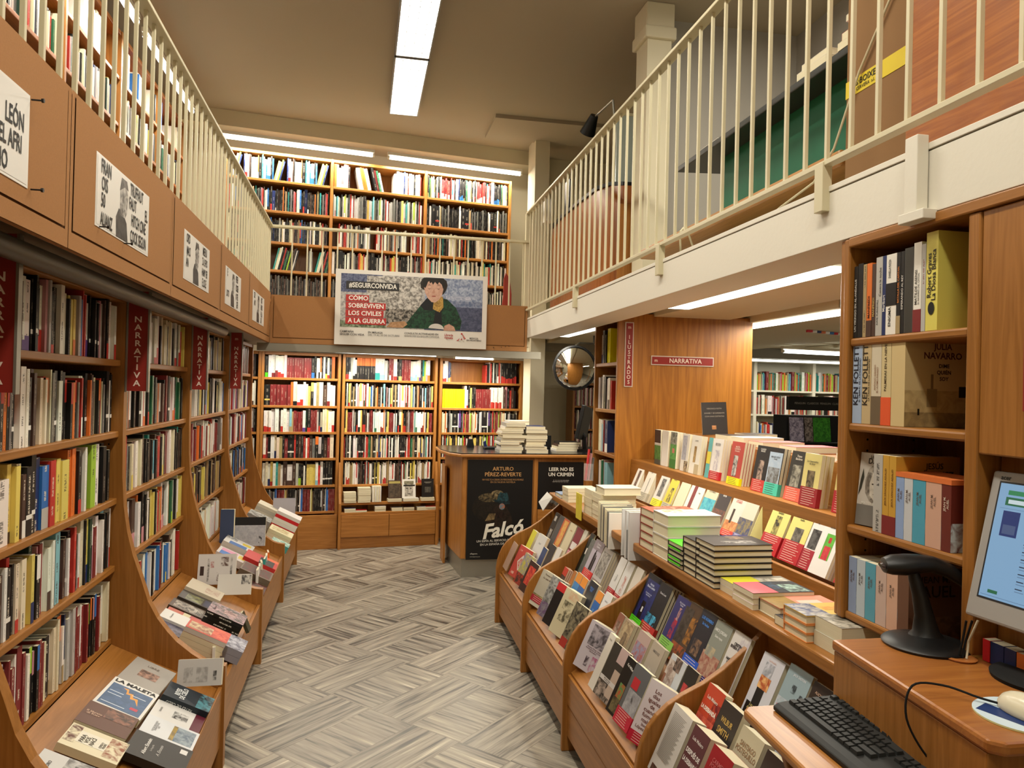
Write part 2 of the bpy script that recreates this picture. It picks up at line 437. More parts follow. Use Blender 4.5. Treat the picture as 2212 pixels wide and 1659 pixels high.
def make_book(r):
    M = r['M']; mb = MB()
    if r['kind'] == 'spine':
        spine_geo(mb, I4, r['w'], r['h'], r['t'], r['cov'], r['band'], r['bp'], True)
        me = mb.mesh('book'); me.materials.append(PRINT)
        o = bpy.data.objects.new('book', me); COL.objects.link(o); o.matrix_world = M
        return tag(o, r['label'], 'book', r['group'])
    hero_geo(mb, r, None)
    me = mb.mesh('book'); me.materials.append(PRINT)
    o = bpy.data.objects.new('book', me); COL.objects.link(o); o.matrix_world = M
    tag(o, r['label'], 'book', r['group'])
    w, h, t, hard = r['w'], r['h'], r['t'], r['hard']
    ct = 0.0026 if hard else 0.0009; ov = 0.003 if hard else 0.0003
    pb = MB(); pb.box(ct, t - ct, ct, w - ov - .0006, ov, h - ov)
    pm = pb.mesh('page_block', attrs=False); pm.materials.append(PAGES)
    p = bpy.data.objects.new('page_block', pm); COL.objects.link(p); p.parent = o
    if r['band']:
        bb = MB(); band_geo(bb, r, None)
        bm_ = bb.mesh('paper_band'); bm_.materials.append(PRINT)
        b = bpy.data.objects.new('paper_band', bm_); COL.objects.link(b); b.parent = o
        bc = r['band'][0]
        tag(b, NAMES.get(bc, 'coloured') + ' paper band')
    for s, Mt, size, col, nm, kw in hero_texts(r): put_text(o, s, Mt, size, col, nm, **kw)
    if r['post']: r['post'](o)
    return o
def merge_book(r):
    M = r['M']
    if r['kind'] == 'spine':
        spine_geo(STUFF, M, r['w'], r['h'], r['t'], r['cov'], r['band'], r['bp'], False); return
    hero_geo(STUFF, r, M)
    w, h, t, hard = r['w'], r['h'], r['t'], r['hard']
    ct = 0.0026 if hard else 0.0009; ov = 0.003 if hard else 0.0003
    STUFF.box(ct, t - ct, ct, w - ov - .0006, ov, h - ov, 'dcd2b4', T=M)
    if r['band']: band_geo(STUFF, r, M)
    for s, Mt, size, col, nm, kw in hero_texts(r):
        if size < .011: continue
        me = text_mesh(s, size, kw['bold'], 'CENTER', kw.get('sx', 1), kw.get('lead', 1), kw.get('shear', 0))
        xs = [v.co.x for v in me.vertices] or [0]; k = min(1, kw['fit'] / max(1e-6, max(xs) - min(xs)))
        TM = M @ Mt
        vs = [Vector((v.co.x * k, v.co.y, v.co.z)) for v in me.vertices]
        for f in me.polygons: STUFF.quad([vs[i] for i in f.vertices], col, T=TM)
        bpy.data.meshes.remove(me)
def flush_books(n=300):
    PEND.sort(key=lambda r: -r['score'])
    for r in PEND[:n]: make_book(r)
    for r in PEND[n:]:
        if r['score'] > 0: merge_book(r)

TOK = re.compile(r'^([a-zA-Z])(\d+)?(?:/([a-zA-Z])([tmb])?)?(?:\*(\d+))?([<>])?(?:\^(\d+))?$')
def parse(row):
    out = []
    for tk in row.split():
        if tk[0] == '_': out.append(('_', float(tk[1:]) / 1000)); continue
        g = TOK.match(tk)
        if not g: raise ValueError(tk)
        c, th, b, bp, n, ln, hh = g.groups()
        hgt = float(hh) / 100 if hh else None
        if n: hgt = hgt or (.195 + .03 * R.random())
        for _ in range(int(n or 1)): out.append((c, float(th or 14) / 1000, b, bp or 'b', ln, hgt))
    return out
def contrast(c):
    v = C(c); l = .3 * v[0] + .6 * v[1] + .1 * v[2]
    return '3a3430' if l > .25 else 'd8cdb8'
def spine_geo(mb, T, w, h, t, c, band, bp, detail):
    jit = lambda col: tuple(min(1, x * (1 + .12 * (R.random() - .5))) for x in C(col)[:3]) + (1,)
    cc = jit(c); pg = C('dcd2b4')
    cv = .001
    if detail:
        mb.box(0, cv, 0, w, 0, h, cc, T=T); mb.box(t - cv, t, 0, w, 0, h, cc, T=T); mb.box(cv, t - cv, 0, cv, 0, h, cc, T=T)
        mb.box(cv, t - cv, cv, w - .001, .001, h - .002, pg, T=T)
    else:
        mb.box(0, t, 0, w, 0, h, dict([('*', cc), ('t', pg), ('k', pg), ('b', pg)]), T=T)
    u0 = R.random() * 90
    e = .0004
    mb.quad([(0, -e, 0), (t, -e, 0), (t, -e, h), (0, -e, h)], cc, ink=contrast(c) + ('a' if not detail else ''), uv=[(0, u0), (1, u0), (1, u0 + h), (0, u0 + h)], T=T)
    if band:
        if bp == 'm': z0, z1 = .24 * h, .24 * h + .014
        elif bp == 't': z0, z1 = .62 * h, h
        else: z0, z1 = 0.0, (.14 + .2 * R.random()) * h
        e = .0012
        mb.quad([(0, -e, z0), (t, -e, z0), (t, -e, z1), (0, -e, z1)], band, T=T)
        if bp == 't':
            mb.quad([(t + e, -e, z0), (t + e, w * .5, z0), (t + e, w * .5, z1), (t + e, -e, z1)], band, T=T)
ORD = ['first', 'second', 'third', 'fourth', 'fifth', 'sixth', 'seventh', 'eighth', 'ninth', 'tenth', 'eleventh', 'twelfth', 'thirteenth', 'fourteenth',
       'fifteenth', 'sixteenth', 'seventeenth', 'eighteenth', 'nineteenth', 'twentieth', 'twenty-first', 'twenty-second', 'twenty-third', 'twenty-fourth',
       'twenty-fifth', 'twenty-sixth', 'twenty-seventh', 'twenty-eighth', 'twenty-ninth', 'thirtieth', 'thirty-first', 'thirty-second', 'thirty-third', 'thirty-fourth', 'thirty-fifth', 'thirty-sixth', 'thirty-seventh', 'thirty-eighth']
STUFF = MB()
def fill(row, F, start, L, zb, front, dirn, hmax=.255, indiv=None, group=None, wbase=.14, cyc=True, scale=1.0):
    """books side by side along a shelf. dirn: 'L' left wall (runs +y, spines +x), 'B' back wall (runs +x, spines -y), 'N' right case (runs -y, spines -x)"""
    items = parse(row); s = 0.003; k = 0; placed = []
    tot = sum(i[1] for i in items) + .0006 * len(items)
    if cyc and L / tot < 2.1:
        scale = (L - .012) / tot * .985; cyc = False
    while s < L - .012:
        it = items[k % len(items)]; k += 1
        if k > len(items) and not cyc: break
        if it[0] == '_': s += it[1] * scale; continue
        c, t, band, bp, ln, hgt = it; t = t * scale * (1 + .15 * (R.random() - .5))
        if s + t > L - .002: break
        h = hgt if hgt else .188 + .05 * R.random()
        if hgt is None and t > .03: h += .01
        h = min(h, hmax - .012); w = wbase * (.9 + .12 * R.random())
        set_ = .004 + .022 * R.random()
        lean = 0
        tt = t
        if ln:
            lean = radians(13) * (1 if ln == '>' else -1)
            tt = t * 1.05
        if dirn == 'L': B = Matrix.Translation((front - set_, start + s, zb)) @ Matrix.Rotation(radians(90), 4, 'Z')
        elif dirn == 'B': B = Matrix.Translation((start + s, front + set_, zb))
        else: B = Matrix.Translation((front + set_, start - s, zb)) @ Matrix.Rotation(radians(-90), 4, 'Z')
        if lean > 0: B = B @ Matrix.Translation((0, 0, t * sin(lean))) @ Matrix.Rotation(lean, 4, 'Y')
        elif lean < 0: B = B @ Matrix.Translation((h * sin(-lean) * .25, 0, 0)) @ Matrix.Rotation(lean, 4, 'Y')
        if indiv is None:
            spine_geo(STUFF, F @ B, w, h, t, c, band, bp, False)
        else:
            placed.append((F @ B, w, h, t, c, band, bp))
        s += tt + .0006
    if indiv:
        n = len(placed)
        for i, (M, w, h, t, c, band, bp) in enumerate(placed):
            th = 'slim ' if t < .014 else ('thick ' if t > .027 else '')
            bd = ''
            if band: bd = ' with %s %s' % (NAMES[band], {'m': 'ring', 't': 'upper half', 'b': 'foot'}[bp])
            if i < n / 2: pos = '%s from near end' % ORD[i]
            else: pos = '%s from far end' % ORD[n - 1 - i]
            PEND.append(dict(kind='spine', M=M, w=w, h=h, t=t, cov=c, band=band, bp=bp, group=group, label='%s%s book%s, %s, %s' % (th, NAMES[c], bd, pos, indiv), score=shown_area(M, w, h, t, ('spine',))))
# ================================================================== the room
# floor: checkerboard of plank-look tiles laid at 45 degrees (cells 0.584 x 0.2875)
def floor_mat():
    m, nt, b = new_mat('plank_tile_floor', 0.33, 0.45)
    N = nt.nodes; L = nt.links
    tc = N.new('ShaderNodeTexCoord')
    U = Vector((.419, .406)); V = Vector((-.198, .209)); O = Vector((-.080, 3.438))
    det = U.x * V.y - V.x * U.y
    iu = (V.y / det, -V.x / det); iv = (-U.y / det, U.x / det)
    sub = N.new('ShaderNodeVectorMath'); sub.operation = 'SUBTRACT'; sub.inputs[1].default_value = (O.x, O.y, 0); L.new(tc.outputs['Object'], sub.inputs[0])
    def dot(v):
        d = N.new('ShaderNodeVectorMath'); d.operation = 'DOT_PRODUCT'; d.inputs[1].default_value = (v[0], v[1], 0); L.new(sub.outputs[0], d.inputs[0]); return d.outputs['Value']
    def mth(op, a, bb=None, c=None):
        n = N.new('ShaderNodeMath'); n.operation = op
        for i, x in enumerate((a, bb, c)):
            if x is None: continue
            if isinstance(x, (int, float)): n.inputs[i].default_value = x
            else: L.new(x, n.inputs[i])
        return n.outputs[0]
    u, v = dot(iu), dot(iv)
    fu, fv = mth('FLOOR', u), mth('FLOOR', v)
    par = mth('ABSOLUTE', mth('MODULO', mth('ADD', fu, fv), 2.0))      # 0 / 1
    odd = mth('GREATER_THAN', par, 0.5)
    lu, lv = mth('MULTIPLY', u, 0.584), mth('MULTIPLY', v, 0.2875)       # metres
    across = N.new('ShaderNodeMix'); L.new(odd, across.inputs[0]); L.new(lv, across.inputs[2]); L.new(lu, across.inputs[3])
    along = N.new('ShaderNodeMix'); L.new(odd, along.inputs[0]); L.new(lu, along.inputs[2]); L.new(lv, along.inputs[3])
    seed = mth('ADD', mth('MULTIPLY', fu, 7.31), mth('MULTIPLY', fv, 3.77))
    def stripes(sa, sl, det_, off):
        cx = N.new('ShaderNodeCombineXYZ')
        L.new(mth('MULTIPLY', across.outputs[0], sa), cx.inputs[0]); L.new(mth('MULTIPLY', along.outputs[0], sl), cx.inputs[1]); L.new(mth('ADD', seed, off), cx.inputs[2])
        n = N.new('ShaderNodeTexNoise'); n.inputs['Scale'].default_value = 1; n.inputs['Detail'].default_value = det_; n.inputs['Roughness'].default_value = .65
        L.new(cx.outputs[0], n.inputs['Vector']); return n.outputs['Fac']
    s1 = stripes(38, 1.6, 4, 0); s2 = stripes(110, 3, 3, 40)
    tile = stripes(0, 0, 0, 11.3)
    val = mth('ADD', mth('ADD', mth('MULTIPLY', s1, .95), mth('MULTIPLY', s2, .12)), mth('MULTIPLY', mth('SUBTRACT', tile, .5), .22))
    cr = N.new('ShaderNodeValToRGB'); L.new(val, cr.inputs[0])
    el = cr.color_ramp.elements
    el[0].position = .36; el[0].color = C('2e2b28'); el[1].position = .75; el[1].color = C('c8bfac')
    for p, c in ((.42, '504b44'), (.49, '7a7367'), (.56, '8b8375'), (.65, '9e9584')):
        e = el.new(p); e.color = C(c)
    # joints
    def edge(x, w):
        f = mth('FRACT', x); d = mth('MINIMUM', f, mth('SUBTRACT', 1.0, f)); return mth('LESS_THAN', d, w)
    j = mth('MAXIMUM', edge(u, .0035), edge(v, .007))
    mx = N.new('ShaderNodeMix'); mx.data_type = 'RGBA'; L.new(mth('MULTIPLY', j, .55), mx.inputs[0]); L.new(cr.outputs[0], mx.inputs[6]); mx.inputs[7].default_value = C('5b5144')
    L.new(mx.outputs[2], b.inputs['Base Color'])
    rr = mth('MULTIPLY_ADD', s1, .25, .22); L.new(rr, b.inputs['Roughness'])
    return m
mb = MB(); mb.box(-2.2, 7.6, -2.2, 9.6, -.05, 0); struct('floor', mb, floor_mat())
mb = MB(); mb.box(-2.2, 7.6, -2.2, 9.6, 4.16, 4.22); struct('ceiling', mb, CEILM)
mb = MB(); mb.box(-2.02, -1.92, -2.2, 9.6, 0, 4.16); struct('wall_left', mb, WALLP)
mb = MB(); mb.box(-1.92, 7.6, -2.2, -2.1, 0, 4.16); struct('wall_front', mb, WALLP)
mb = MB(); mb.box(7.5, 7.6, -2.1, 9.5, 0, 4.16); struct('wall_right', mb, WALLP)
mb = MB(); mb.box(-1.92, 7.5, 9.4, 9.5, 0, 4.16); struct('wall_back', mb, WALLP)
# skewed back wall behind both tiers of back bookcases, full height, and its return
mb = MB(); mb.box(-1.9, 2.02, .33, .40, 0, 4.16); struct('wall_back', mb, WALLP, FB)
# soffit band above the upper back bookcase and small step in the ceiling at right
mb = MB(); mb.box(-1.75, 2.0, -.05, .33, 4.03, 4.16); mb.box(-1.75, 2.0, -.065, -.05, 4.015, 4.16); struct('trim_1', mb, WALLP, FB)
mb = MB(); mb.box(1.15, 7.5, 6.9, 7.5, 4.125, 4.16); struct('trim_2', mb, CEILM)
mb = MB(); mb.box(1.80, 7.5, 8.1, 8.2, 2.25, 4.16); struct('wall_upper_back', mb, WALLP)
# column between back gallery and right gallery (lower and upper)
mb = MB(); mb.box(1.654, 1.80, 7.42, 7.75, 0, 4.16); struct('wall_column', mb, WALLP)
mb = MB(); mb.box(1.80, 1.90, 8.0, 9.4, 0, 4.16); struct('wall_return', mb, WALLP)
# left gallery slab, back gallery slab, right gallery slab
mb = MB(); mb.box(-1.92, -.79, -2.1, 7.6, 1.985, 2.14); struct('floor_left_gallery', mb, GREYB)
mb = MB(); mb.box(-.79, 1.46, 6.62, 7.9, 1.955, 2.14); struct('floor_back_gallery', mb, CEIL2)
mb = MB(); mb.box(-.86, 1.56, 6.585, 6.64, 1.895, 1.957); struct('trim_3', mb, GREYB)
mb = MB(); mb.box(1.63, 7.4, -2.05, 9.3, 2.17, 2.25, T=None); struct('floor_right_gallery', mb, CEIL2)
# white beam under the right railing
mb = MB(); mb.box(1.43, 1.66, -.5, 6.62, 2.08, 2.236); mb.box(1.437, 1.66, -.5, 6.62, 2.236, 2.239); mb.box(1.427, 1.66, -.5, 6.62, 2.239, 2.256); struct('trim_4', mb, WHITEP, FR, bev=.004)
# shallow ribs in the lower ceiling at right
for i, (x0, x1) in enumerate(((1.95, 2.5), (2.95, 4.3), (4.8, 6.2))):
    mb = MB(); mb.box(x0, x1, 1.0, 8.4, 2.135, 2.168); struct('trim_%d' % (5 + i), mb, CEIL2, FR, bev=.003)
mb = MB(); mb.box(1.9, 7.4, 8.05, 8.2, 2.05, 2.168); struct('trim_8', mb, GREYB)
# parapet boards of the left gallery, routed panel edge
def panel(x, y0, y1, z0, z1, F=I4, axis='y'):
    mb = MB()
    def P(a, z, d):
        return (x + d, a, z) if axis == 'y' else (a, x - d, z)
    def rect(a0, a1, b0, b1, d, mi=0):
        pts = [P(a0, b0, d), P(a1, b0, d), P(a1, b1, d), P(a0, b1, d)]
        mb.quad(pts, mi=mi)
    m, g = .045, .006
    # frame
    rect(y0, y1, z0, z0 + m, 0); rect(y0, y1, z1 - .012, z1, 0)
    rect(y0, y0 + .02, z0 + m, z1 - .012, 0); rect(y1 - .02, y1, z0 + m, z1 - .012, 0)
    rect(y0 + .02, y1 - .02, z0 + m, z1 - .012, -.004, 1)
    rect(y0 + .02 + g, y1 - .02 - g, z0 + m + g, z1 - .012, .001)
    if axis == 'y': mb.box(x - .02, x - .005, y0, y1, z0, z1)
    else: mb.box(y0, y1, x + .005, x + .02, z0, z1)
    return mb
ys = [1.09, 2.165, 3.25, 4.30, 5.36, 6.585]
for i in range(5):
    struct('trim_%d' % (10 + i), panel(-.76, ys[i] + .002, ys[i + 1] - .002, 1.96, 2.375), [MDF, MDFG])
for i, (a, b) in enumerate(((-.758, .335), (.338, 1.43))):
    struct('trim_%d' % (20 + i), panel(6.585, a, b, 1.955, 2.36, axis='x'), [MDF, MDFG])
mb = MB(); mb.cyl((-.835, .8, 1.93), (-.835, 4.9, 1.93), .028, 14)
single('pipe', mb, DARKT, 'dark round pipe running under the left gallery edge above the shelves', 'pipe', smooth=True)

# ------------------------------------------------------------------ railings
def railing(name, label, F, axis, fix, a0, a1, step, zt, zb, hw, first=None, bottom=None, brackets=()):
    t = thing(name, label, 'railing', ((fix, (a0 + a1) / 2, zb) if axis == 'y' else ((a0 + a1) / 2, fix, zb)), F)
    def bx(u0, u1, v0, v1, z0, z1):
        mb = MB()
        if axis == 'y': mb.box(fix + v0, fix + v1, u0, u1, z0, z1)
        else: mb.box(u0, u1, fix + v0, fix + v1, z0, z1)
        return mb
    h = bx(a0, a1, -hw / 2, hw / 2, zt - .022, zt - .006)
    k = bx(a0, a1, -hw / 2 + .006, hw / 2 - .006, zt - .006, zt); h.v += []; 
    part(t, 'handrail', h, CREAMM, bev=.003); part(t, 'handrail_cap', k, CREAMM, bev=.002)
    if bottom: part(t, 'bottom_rail', bx(a0, a1, -.016, .016, zb - .008, zb + .008), CREAMM, bev=.0015)
    proto = None; n = int((a1 - a0 - .02) / step); u = first if first is not None else a0 + .02
    w = .0062
    while u < a1 - .01:
        if proto is None:
            proto = part(t, 'baluster', bx(u - w, u + w, -w, w, zb, zt - .02), CREAMM, bev=.0012); u0 = u
        else:
            c = proto.copy(); COL.objects.link(c); c.parent = t
            d = u - u0
            c.location = proto.location + (Vector((0, d, 0)) if axis == 'y' else Vector((d, 0, 0)))
        u += step
    for b in brackets:
        part(t, 'bracket', bx(b - .022, b + .022, -.02, .012, zb - .145, zb + .004), CREAMM, bev=.002)
    return t
railing('railing', 'cream metal railing along the left gallery above the fibreboard panels', I4, 'y', -.775, 1.0, 6.60, .106, 2.94, 2.36, .05, first=1.058)
railing('railing', 'short cream metal railing across the back gallery above the banner', I4, 'x', 6.605, -.76, 1.44, .124, 2.945, 2.34, .05, first=-.60)
railing('railing', 'long cream metal railing along the right gallery above the white beam', FR, 'y', 1.425, .9, 6.62, .1175, 3.205, 2.325, .05, first=.894, bottom=True, brackets=(.72 + .3, 2.08, 3.41, 4.94))
mb = MB(); mb.box(1.40, 1.455, 6.60, 6.65, 2.0, 3.19); single('post', mb, CREAMM, 'cream square post where the back and right railings meet', 'post', FR, bev=.002)
mb = MB(); mb.box(1.395, 1.427, 1.64, 1.685, 2.085, 2.275); mb.box(1.39, 1.43, 1.61, 1.70, 2.06, 2.085)
single('cable_duct', mb, WHITEP, 'white vertical cable duct on the beam above the near right bookcase', 'cable duct', FR, bev=.002)

# ------------------------------------------------------------------ lamps
def louvre_lamp(yc, label):
    t = thing('ceiling_lamp', label, 'lamp', (.31, yc, 4.075), group='louvre lamps on the main ceiling')
    mb = MB(); x0, x1, y0, y1 = .18, .44, yc - .605, yc + .605
    mb.box(x0, x1, y0, y1, 4.13, 4.16); mb.box(x0, x0 + .01, y0, y1, 4.08, 4.13); mb.box(x1 - .01, x1, y0, y1, 4.08, 4.13)
    mb.box(x0, x1, y0, y0 + .01, 4.08, 4.13); mb.box(x0, x1, y1 - .01, y1, 4.08, 4.13)
    part(t, 'housing', mb, LOUVB)
    mb = MB(); mb.box(x0 + .012, x1 - .012, y0 + .012, y1 - .012, 4.115, 4.125); part(t, 'lit_panel', mb, LOUV)
    mb = MB()
    for k in range(1, 16): mb.box(x0 + .01, x1 - .01, y0 + k * 1.21 / 16 - .0015, y0 + k * 1.21 / 16 + .0015, 4.085, 4.112)
    for k in (1, 2, 3): mb.box(x0 + k * .065 - .0015, x0 + k * .065 + .0015, y0 + .01, y1 - .01, 4.085, 4.112)
    part(t, 'louvre', mb, LOUVB)
louvre_lamp(6.335, 'louvred fluorescent ceiling lamp, the farther of the two in line')
louvre_lamp(5.10, 'louvred fluorescent ceiling lamp, the nearer one cut by the top edge')
def plain_lamp(xc, yc, label):
    t = thing('ceiling_lamp', label, 'lamp', (xc, yc, 4.075))
    mb = MB(); mb.box(xc - .13, xc + .13, yc - .6, yc + .6, 4.12, 4.16); part(t, 'housing', mb, LOUVB, bev=.003)
    mb = MB(); mb.box(xc - .12, xc + .12, yc - .59, yc + .59, 4.10, 4.119); part(t, 'lit_panel', mb, LOUV)
plain_lamp(.31, 3.0, 'plain lit ceiling lamp just above the top frame edge, nearest the louvred pair')
plain_lamp(.31, 1.4, 'plain lit ceiling lamp over the aisle above the camera')
plain_lamp(.31, -.4, 'plain lit ceiling lamp over the aisle behind the camera')
plain_lamp(2.35, 3.0, 'added ceiling lamp out of view, brightening the right gallery')  # unseen fixture, added because the right gallery was too dark
def tube_lamp(p, q, label, F=I4, r=.019, housing=True, name='tube_lamp', group='bare fluorescent tubes', up=.03, power=None, aim=0):
    p, q = Vector(p), Vector(q); mid = (p + q) / 2; d = (q - p).normalized()
    t = thing(name, label, 'lamp', tuple(mid), F, group)
    mb = MB(); mb.cyl(p, q, r, 12); part(t, 'tube', mb, TUBE, smooth=True)
    mb = MB()
    mb.cyl(p - d * .02, p, r * .9, 12); mb.cyl(q, q + d * .02, r * .9, 12)
    part(t, 'end_cap', mb, WHITEP)
    if housing:
        mb = MB(); s = d.cross(Vector((0, 0, 1))).normalized() * .02
        a, b = p - d * .02, q + d * .02
        z0, z1 = Vector((0, 0, up - .008)), Vector((0, 0, up + .02))
        pts = [a - s + z0, a + s + z0, b + s + z0, b - s + z0]; top = [x - z0 + z1 for x in pts]
        mb.quad(list(reversed(pts))); mb.quad(top)
        for i in range(4): mb.quad([pts[i], pts[(i + 1) % 4], top[(i + 1) % 4], top[i]])
        part(t, 'housing', mb, WHITEP)
    if power:
        L_ = (q - p).length; l = bpy.data.lights.new('tube_glow', 'AREA'); l.shape = 'RECTANGLE'; l.size = .04; l.size_y = L_; l.energy = power; l.color = (1, .93, .79)
        o = bpy.data.objects.new('tube_glow', l); COL.objects.link(o)
        M = F @ Matrix.Translation(mid - Vector((0, 0, r + .004)))
        ang = math.atan2(d.y, d.x) - pi / 2
        o.matrix_world = M @ Matrix.Rotation(ang, 4, 'Z') @ Matrix.Rotation(aim, 4, 'Y')
tube_lamp((-1.2, -.10, 3.90), (.20, -.10, 3.90), 'bare lit tube above the upper back bookcase, the left one', FB, power=34)
tube_lamp((.37, -.10, 3.90), (1.76, -.10, 3.90), 'bare lit tube above the upper back bookcase, the right one', FB, power=34)
tube_lamp((-1.45, 3.75, 3.88), (-1.45, 5.15, 3.88), 'lit tube above the upper left shelves, nearer to the camera', I4, power=17)
tube_lamp((-1.45, 5.35, 3.88), (-1.45, 6.75, 3.88), 'lit tube above the upper left shelves, farther from the camera', I4, power=17)
tube_lamp((-1.45, 2.2, 3.88), (-1.45, 3.6, 3.88), 'lit tube above the upper left shelves at the top left frame edge', I4, power=17)
tube_lamp((-.75, -.28, 1.938), (.85, -.28, 1.938), 'lit tube under the back gallery over the lower shelves', FB, r=.012, housing=False, power=28)
tube_lamp((1.05, -.28, 1.922), (1.45, -.28, 1.922), 'short lit tube under the back gallery seen below the banner right end', FB, r=.01, housing=False, power=14)
def flat_lamp(x, y0, y1, z, label, w=.14, F=FR, base=True):
    t = thing('ceiling_lamp', label, 'lamp', (x, (y0 + y1) / 2, z), F)
    mb = MB(); mb.box(x - w / 2 - .05, x + w / 2 + .09, y0 - .06, y1 + .10, z + .018, 2.17); part(t, 'housing', mb, CEIL2, bev=.004)
    mb = MB(); mb.box(x - w / 2, x + w / 2, y0, y1, z, z + .017); part(t, 'diffuser', mb, TUBE)
flat_lamp(1.80, 2.62, 4.10, 2.105, 'lit flat ceiling lamp over the display table beside the near bookcase')
flat_lamp(1.76, 5.45, 6.65, 2.105, 'lit flat ceiling lamp left of the tall wooden end panel')
flat_lamp(2.76, 3.9, 5.15, 2.105, 'lit flat ceiling lamp right of the wooden end panel, upper one', w=.12)
flat_lamp(3.75, 3.4, 5.2, 2.11, 'lit flat ceiling lamp with colourful bunting end, beside the near bookcase', w=.12)
flat_lamp(1.87, .55, 1.95, 2.105, 'added flat ceiling lamp behind the near bookcase, outside the view')  # fixture added only to carry the unseen light placed here
tube_lamp((4.15, 6.95, 2.07), (5.6, 7.2, 2.07), 'lit round tube on the lower ceiling before the white shelves', I4)
mb = MB(); mb.lathe([(0, 2.168), (.055, 2.168), (.045, 2.14), (.02, 2.125), (0, 2.12)], 20, c=(4.05, 6.9)); single('smoke_detector', mb, WHITEP, 'round white smoke detector at the left end of the far tube', 'smoke detector', smooth=True)
tube_lamp((3.6, 8.15, 2.03), (6.9, 8.15, 2.03), 'long thin lit tube along the top of the white far shelves', I4, r=.012, power=14)

# ------------------------------------------------------------------ left bookcases
PROF = [(-1.24, 0), (-.53, 0), (-.53, .43), (-.575, .437), (-.609, .449), (-.665, .488), (-.725, .54), (-.765, .587), (-.803, .640), (-.84, .712), (-.868, .80), (-.902, .90), (-.927, 1.0),
        (-.942, 1.10), (-.95, 1.22), (-.953, 1.4), (-.953, 1.96), (-1.24, 1.96)]
def left_case(y0, y1, label, zs=(1.70, 1.41, 1.137, .862)):
    t = thing('bookcase', label, 'bookcase', (-.9, (y0 + y1) / 2, 0))
    for i, (a, b) in enumerate(((y0, y0 + .022), (y1 - .022, y1))):
        mb = MB(); mb.prism(PROF, a, b, 'y')
        # shelf-pin holes on the inner faces
        yy = b + .0006 if i == 0 else a - .0006
        for xx in (-1.005, -1.18):
            z = .62
            while z < 1.9:
                pts = [(xx + .0035 * cos(k * pi / 4), yy, z + .0035 * sin(k * pi / 4)) for k in range(8)]
                if i == 0: pts.reverse()
                mb.quad(pts, mi=1); z += .032
        me = part(t, 'side_panel', mb, [WOODZ, PEG])
    for z in zs:
        mb = MB(); mb.box(-1.235, -.968, y0 + .0225, y1 - .0225, z - .026, z); part(t, 'shelf', mb, WOODY, bev=.004)
    mb = MB(); mb.box(-1.235, -.958, y0 + .0225, y1 - .0225, 1.935, 1.959); part(t, 'top_board', mb, WOODY, bev=.002)
    mb = MB(); mb.box(-1.24, -1.234, y0 + .0225, y1 - .0225, .1, 1.935); part(t, 'back_panel', mb, WOODZ)
    mb = MB(); mb.prism([(-1.233, .545), (-.975, .545), (-.975, .563), (-1.233, .563)], y0 + .0225, y1 - .0225, 'y'); part(t, 'shelf', mb, WOODY)
    mb = MB(); mb.prism([(-.974, .54), (-.56, .338), (-.56, .323), (-.974, .52)], y0 + .0225, y1 - .0225, 'y'); part(t, 'display_tray', mb, WOODY)
    mb = MB(); mb.prism([(-.562, .09), (-.545, .09), (-.540, .345), (-.558, .345)], y0 + .0225, y1 - .0225, 'y'); part(t, 'front_board', mb, WOODY, bev=.003)
    mb = MB(); mb.box(-.62, -.60, y0 + .0225, y1 - .0225, 0, .088); part(t, 'plinth', mb, WOODY)
    return t
YL = [.94, 2.16, 3.38, 4.60, 5.87, 7.08]
LL = ['brown wooden left bookcase at the frame corner, only its curved side showing', 'brown left bookcase with curved sides, the one nearest the camera with full shelves',
      'brown left bookcase with curved sides, second from the camera', 'brown left bookcase with curved sides, third from the camera', 'brown left bookcase with curved sides, farthest from the camera']
for i in range(5): left_case(YL[i], YL[i + 1], LL[i])
def flag_sign(y, z0, z1, word, label):
    t = thing('shelf_sign', label, 'sign', (-.905, y, z0), group='red vertical section signs on the left bookcases')
    mb = MB(); mb.box(-.945, -.868, y - .008, y + .008, z0, z1); sp = part(t, 'sign_plate', mb, SIGNR)
    for x in (-.951, -.869):
        mb = MB(); mb.box(x, x + .007, y - .012, y + .012, z0 - .004, z1 + .004); part(t, 'metal_edge', mb, STEEL)
    n = len(word); H = z1 - z0
    b = LOC[t.name]
    for k, ch in enumerate(word):
        z = z1 - .10 - (k + .5) * (H - .115) / n
        put_text(sp, ch, basis((-.907 - b.x, -.0092, z - b.z), (1, 0, 0), (0, 0, 1)), .034, 'e8d6c8', 'letter', .02, sx=1.15)
    put_text(sp, 'm', basis((-.907 - b.x, -.0092, z1 - .045 - b.z), (1, 0, 0), (0, 0, 1)), .03, 'd0a898', 'emblem', .03)
flag_sign(2.15, 1.58, 1.99, 'NARRATIVA', 'red sign reading downwards with silver edges, cut by the left frame edge')
flag_sign(3.37, 1.575, 1.985, 'NARRATIVA', 'red vertical section sign with silver edges between first and second left bookcase')
flag_sign(4.59, 1.575, 1.985, 'NARRATIVA', 'red vertical section sign between second and third left bookcase')
flag_sign(5.86, 1.575, 1.985, 'NARRATIVA', 'red vertical section sign between third and farthest left bookcase')

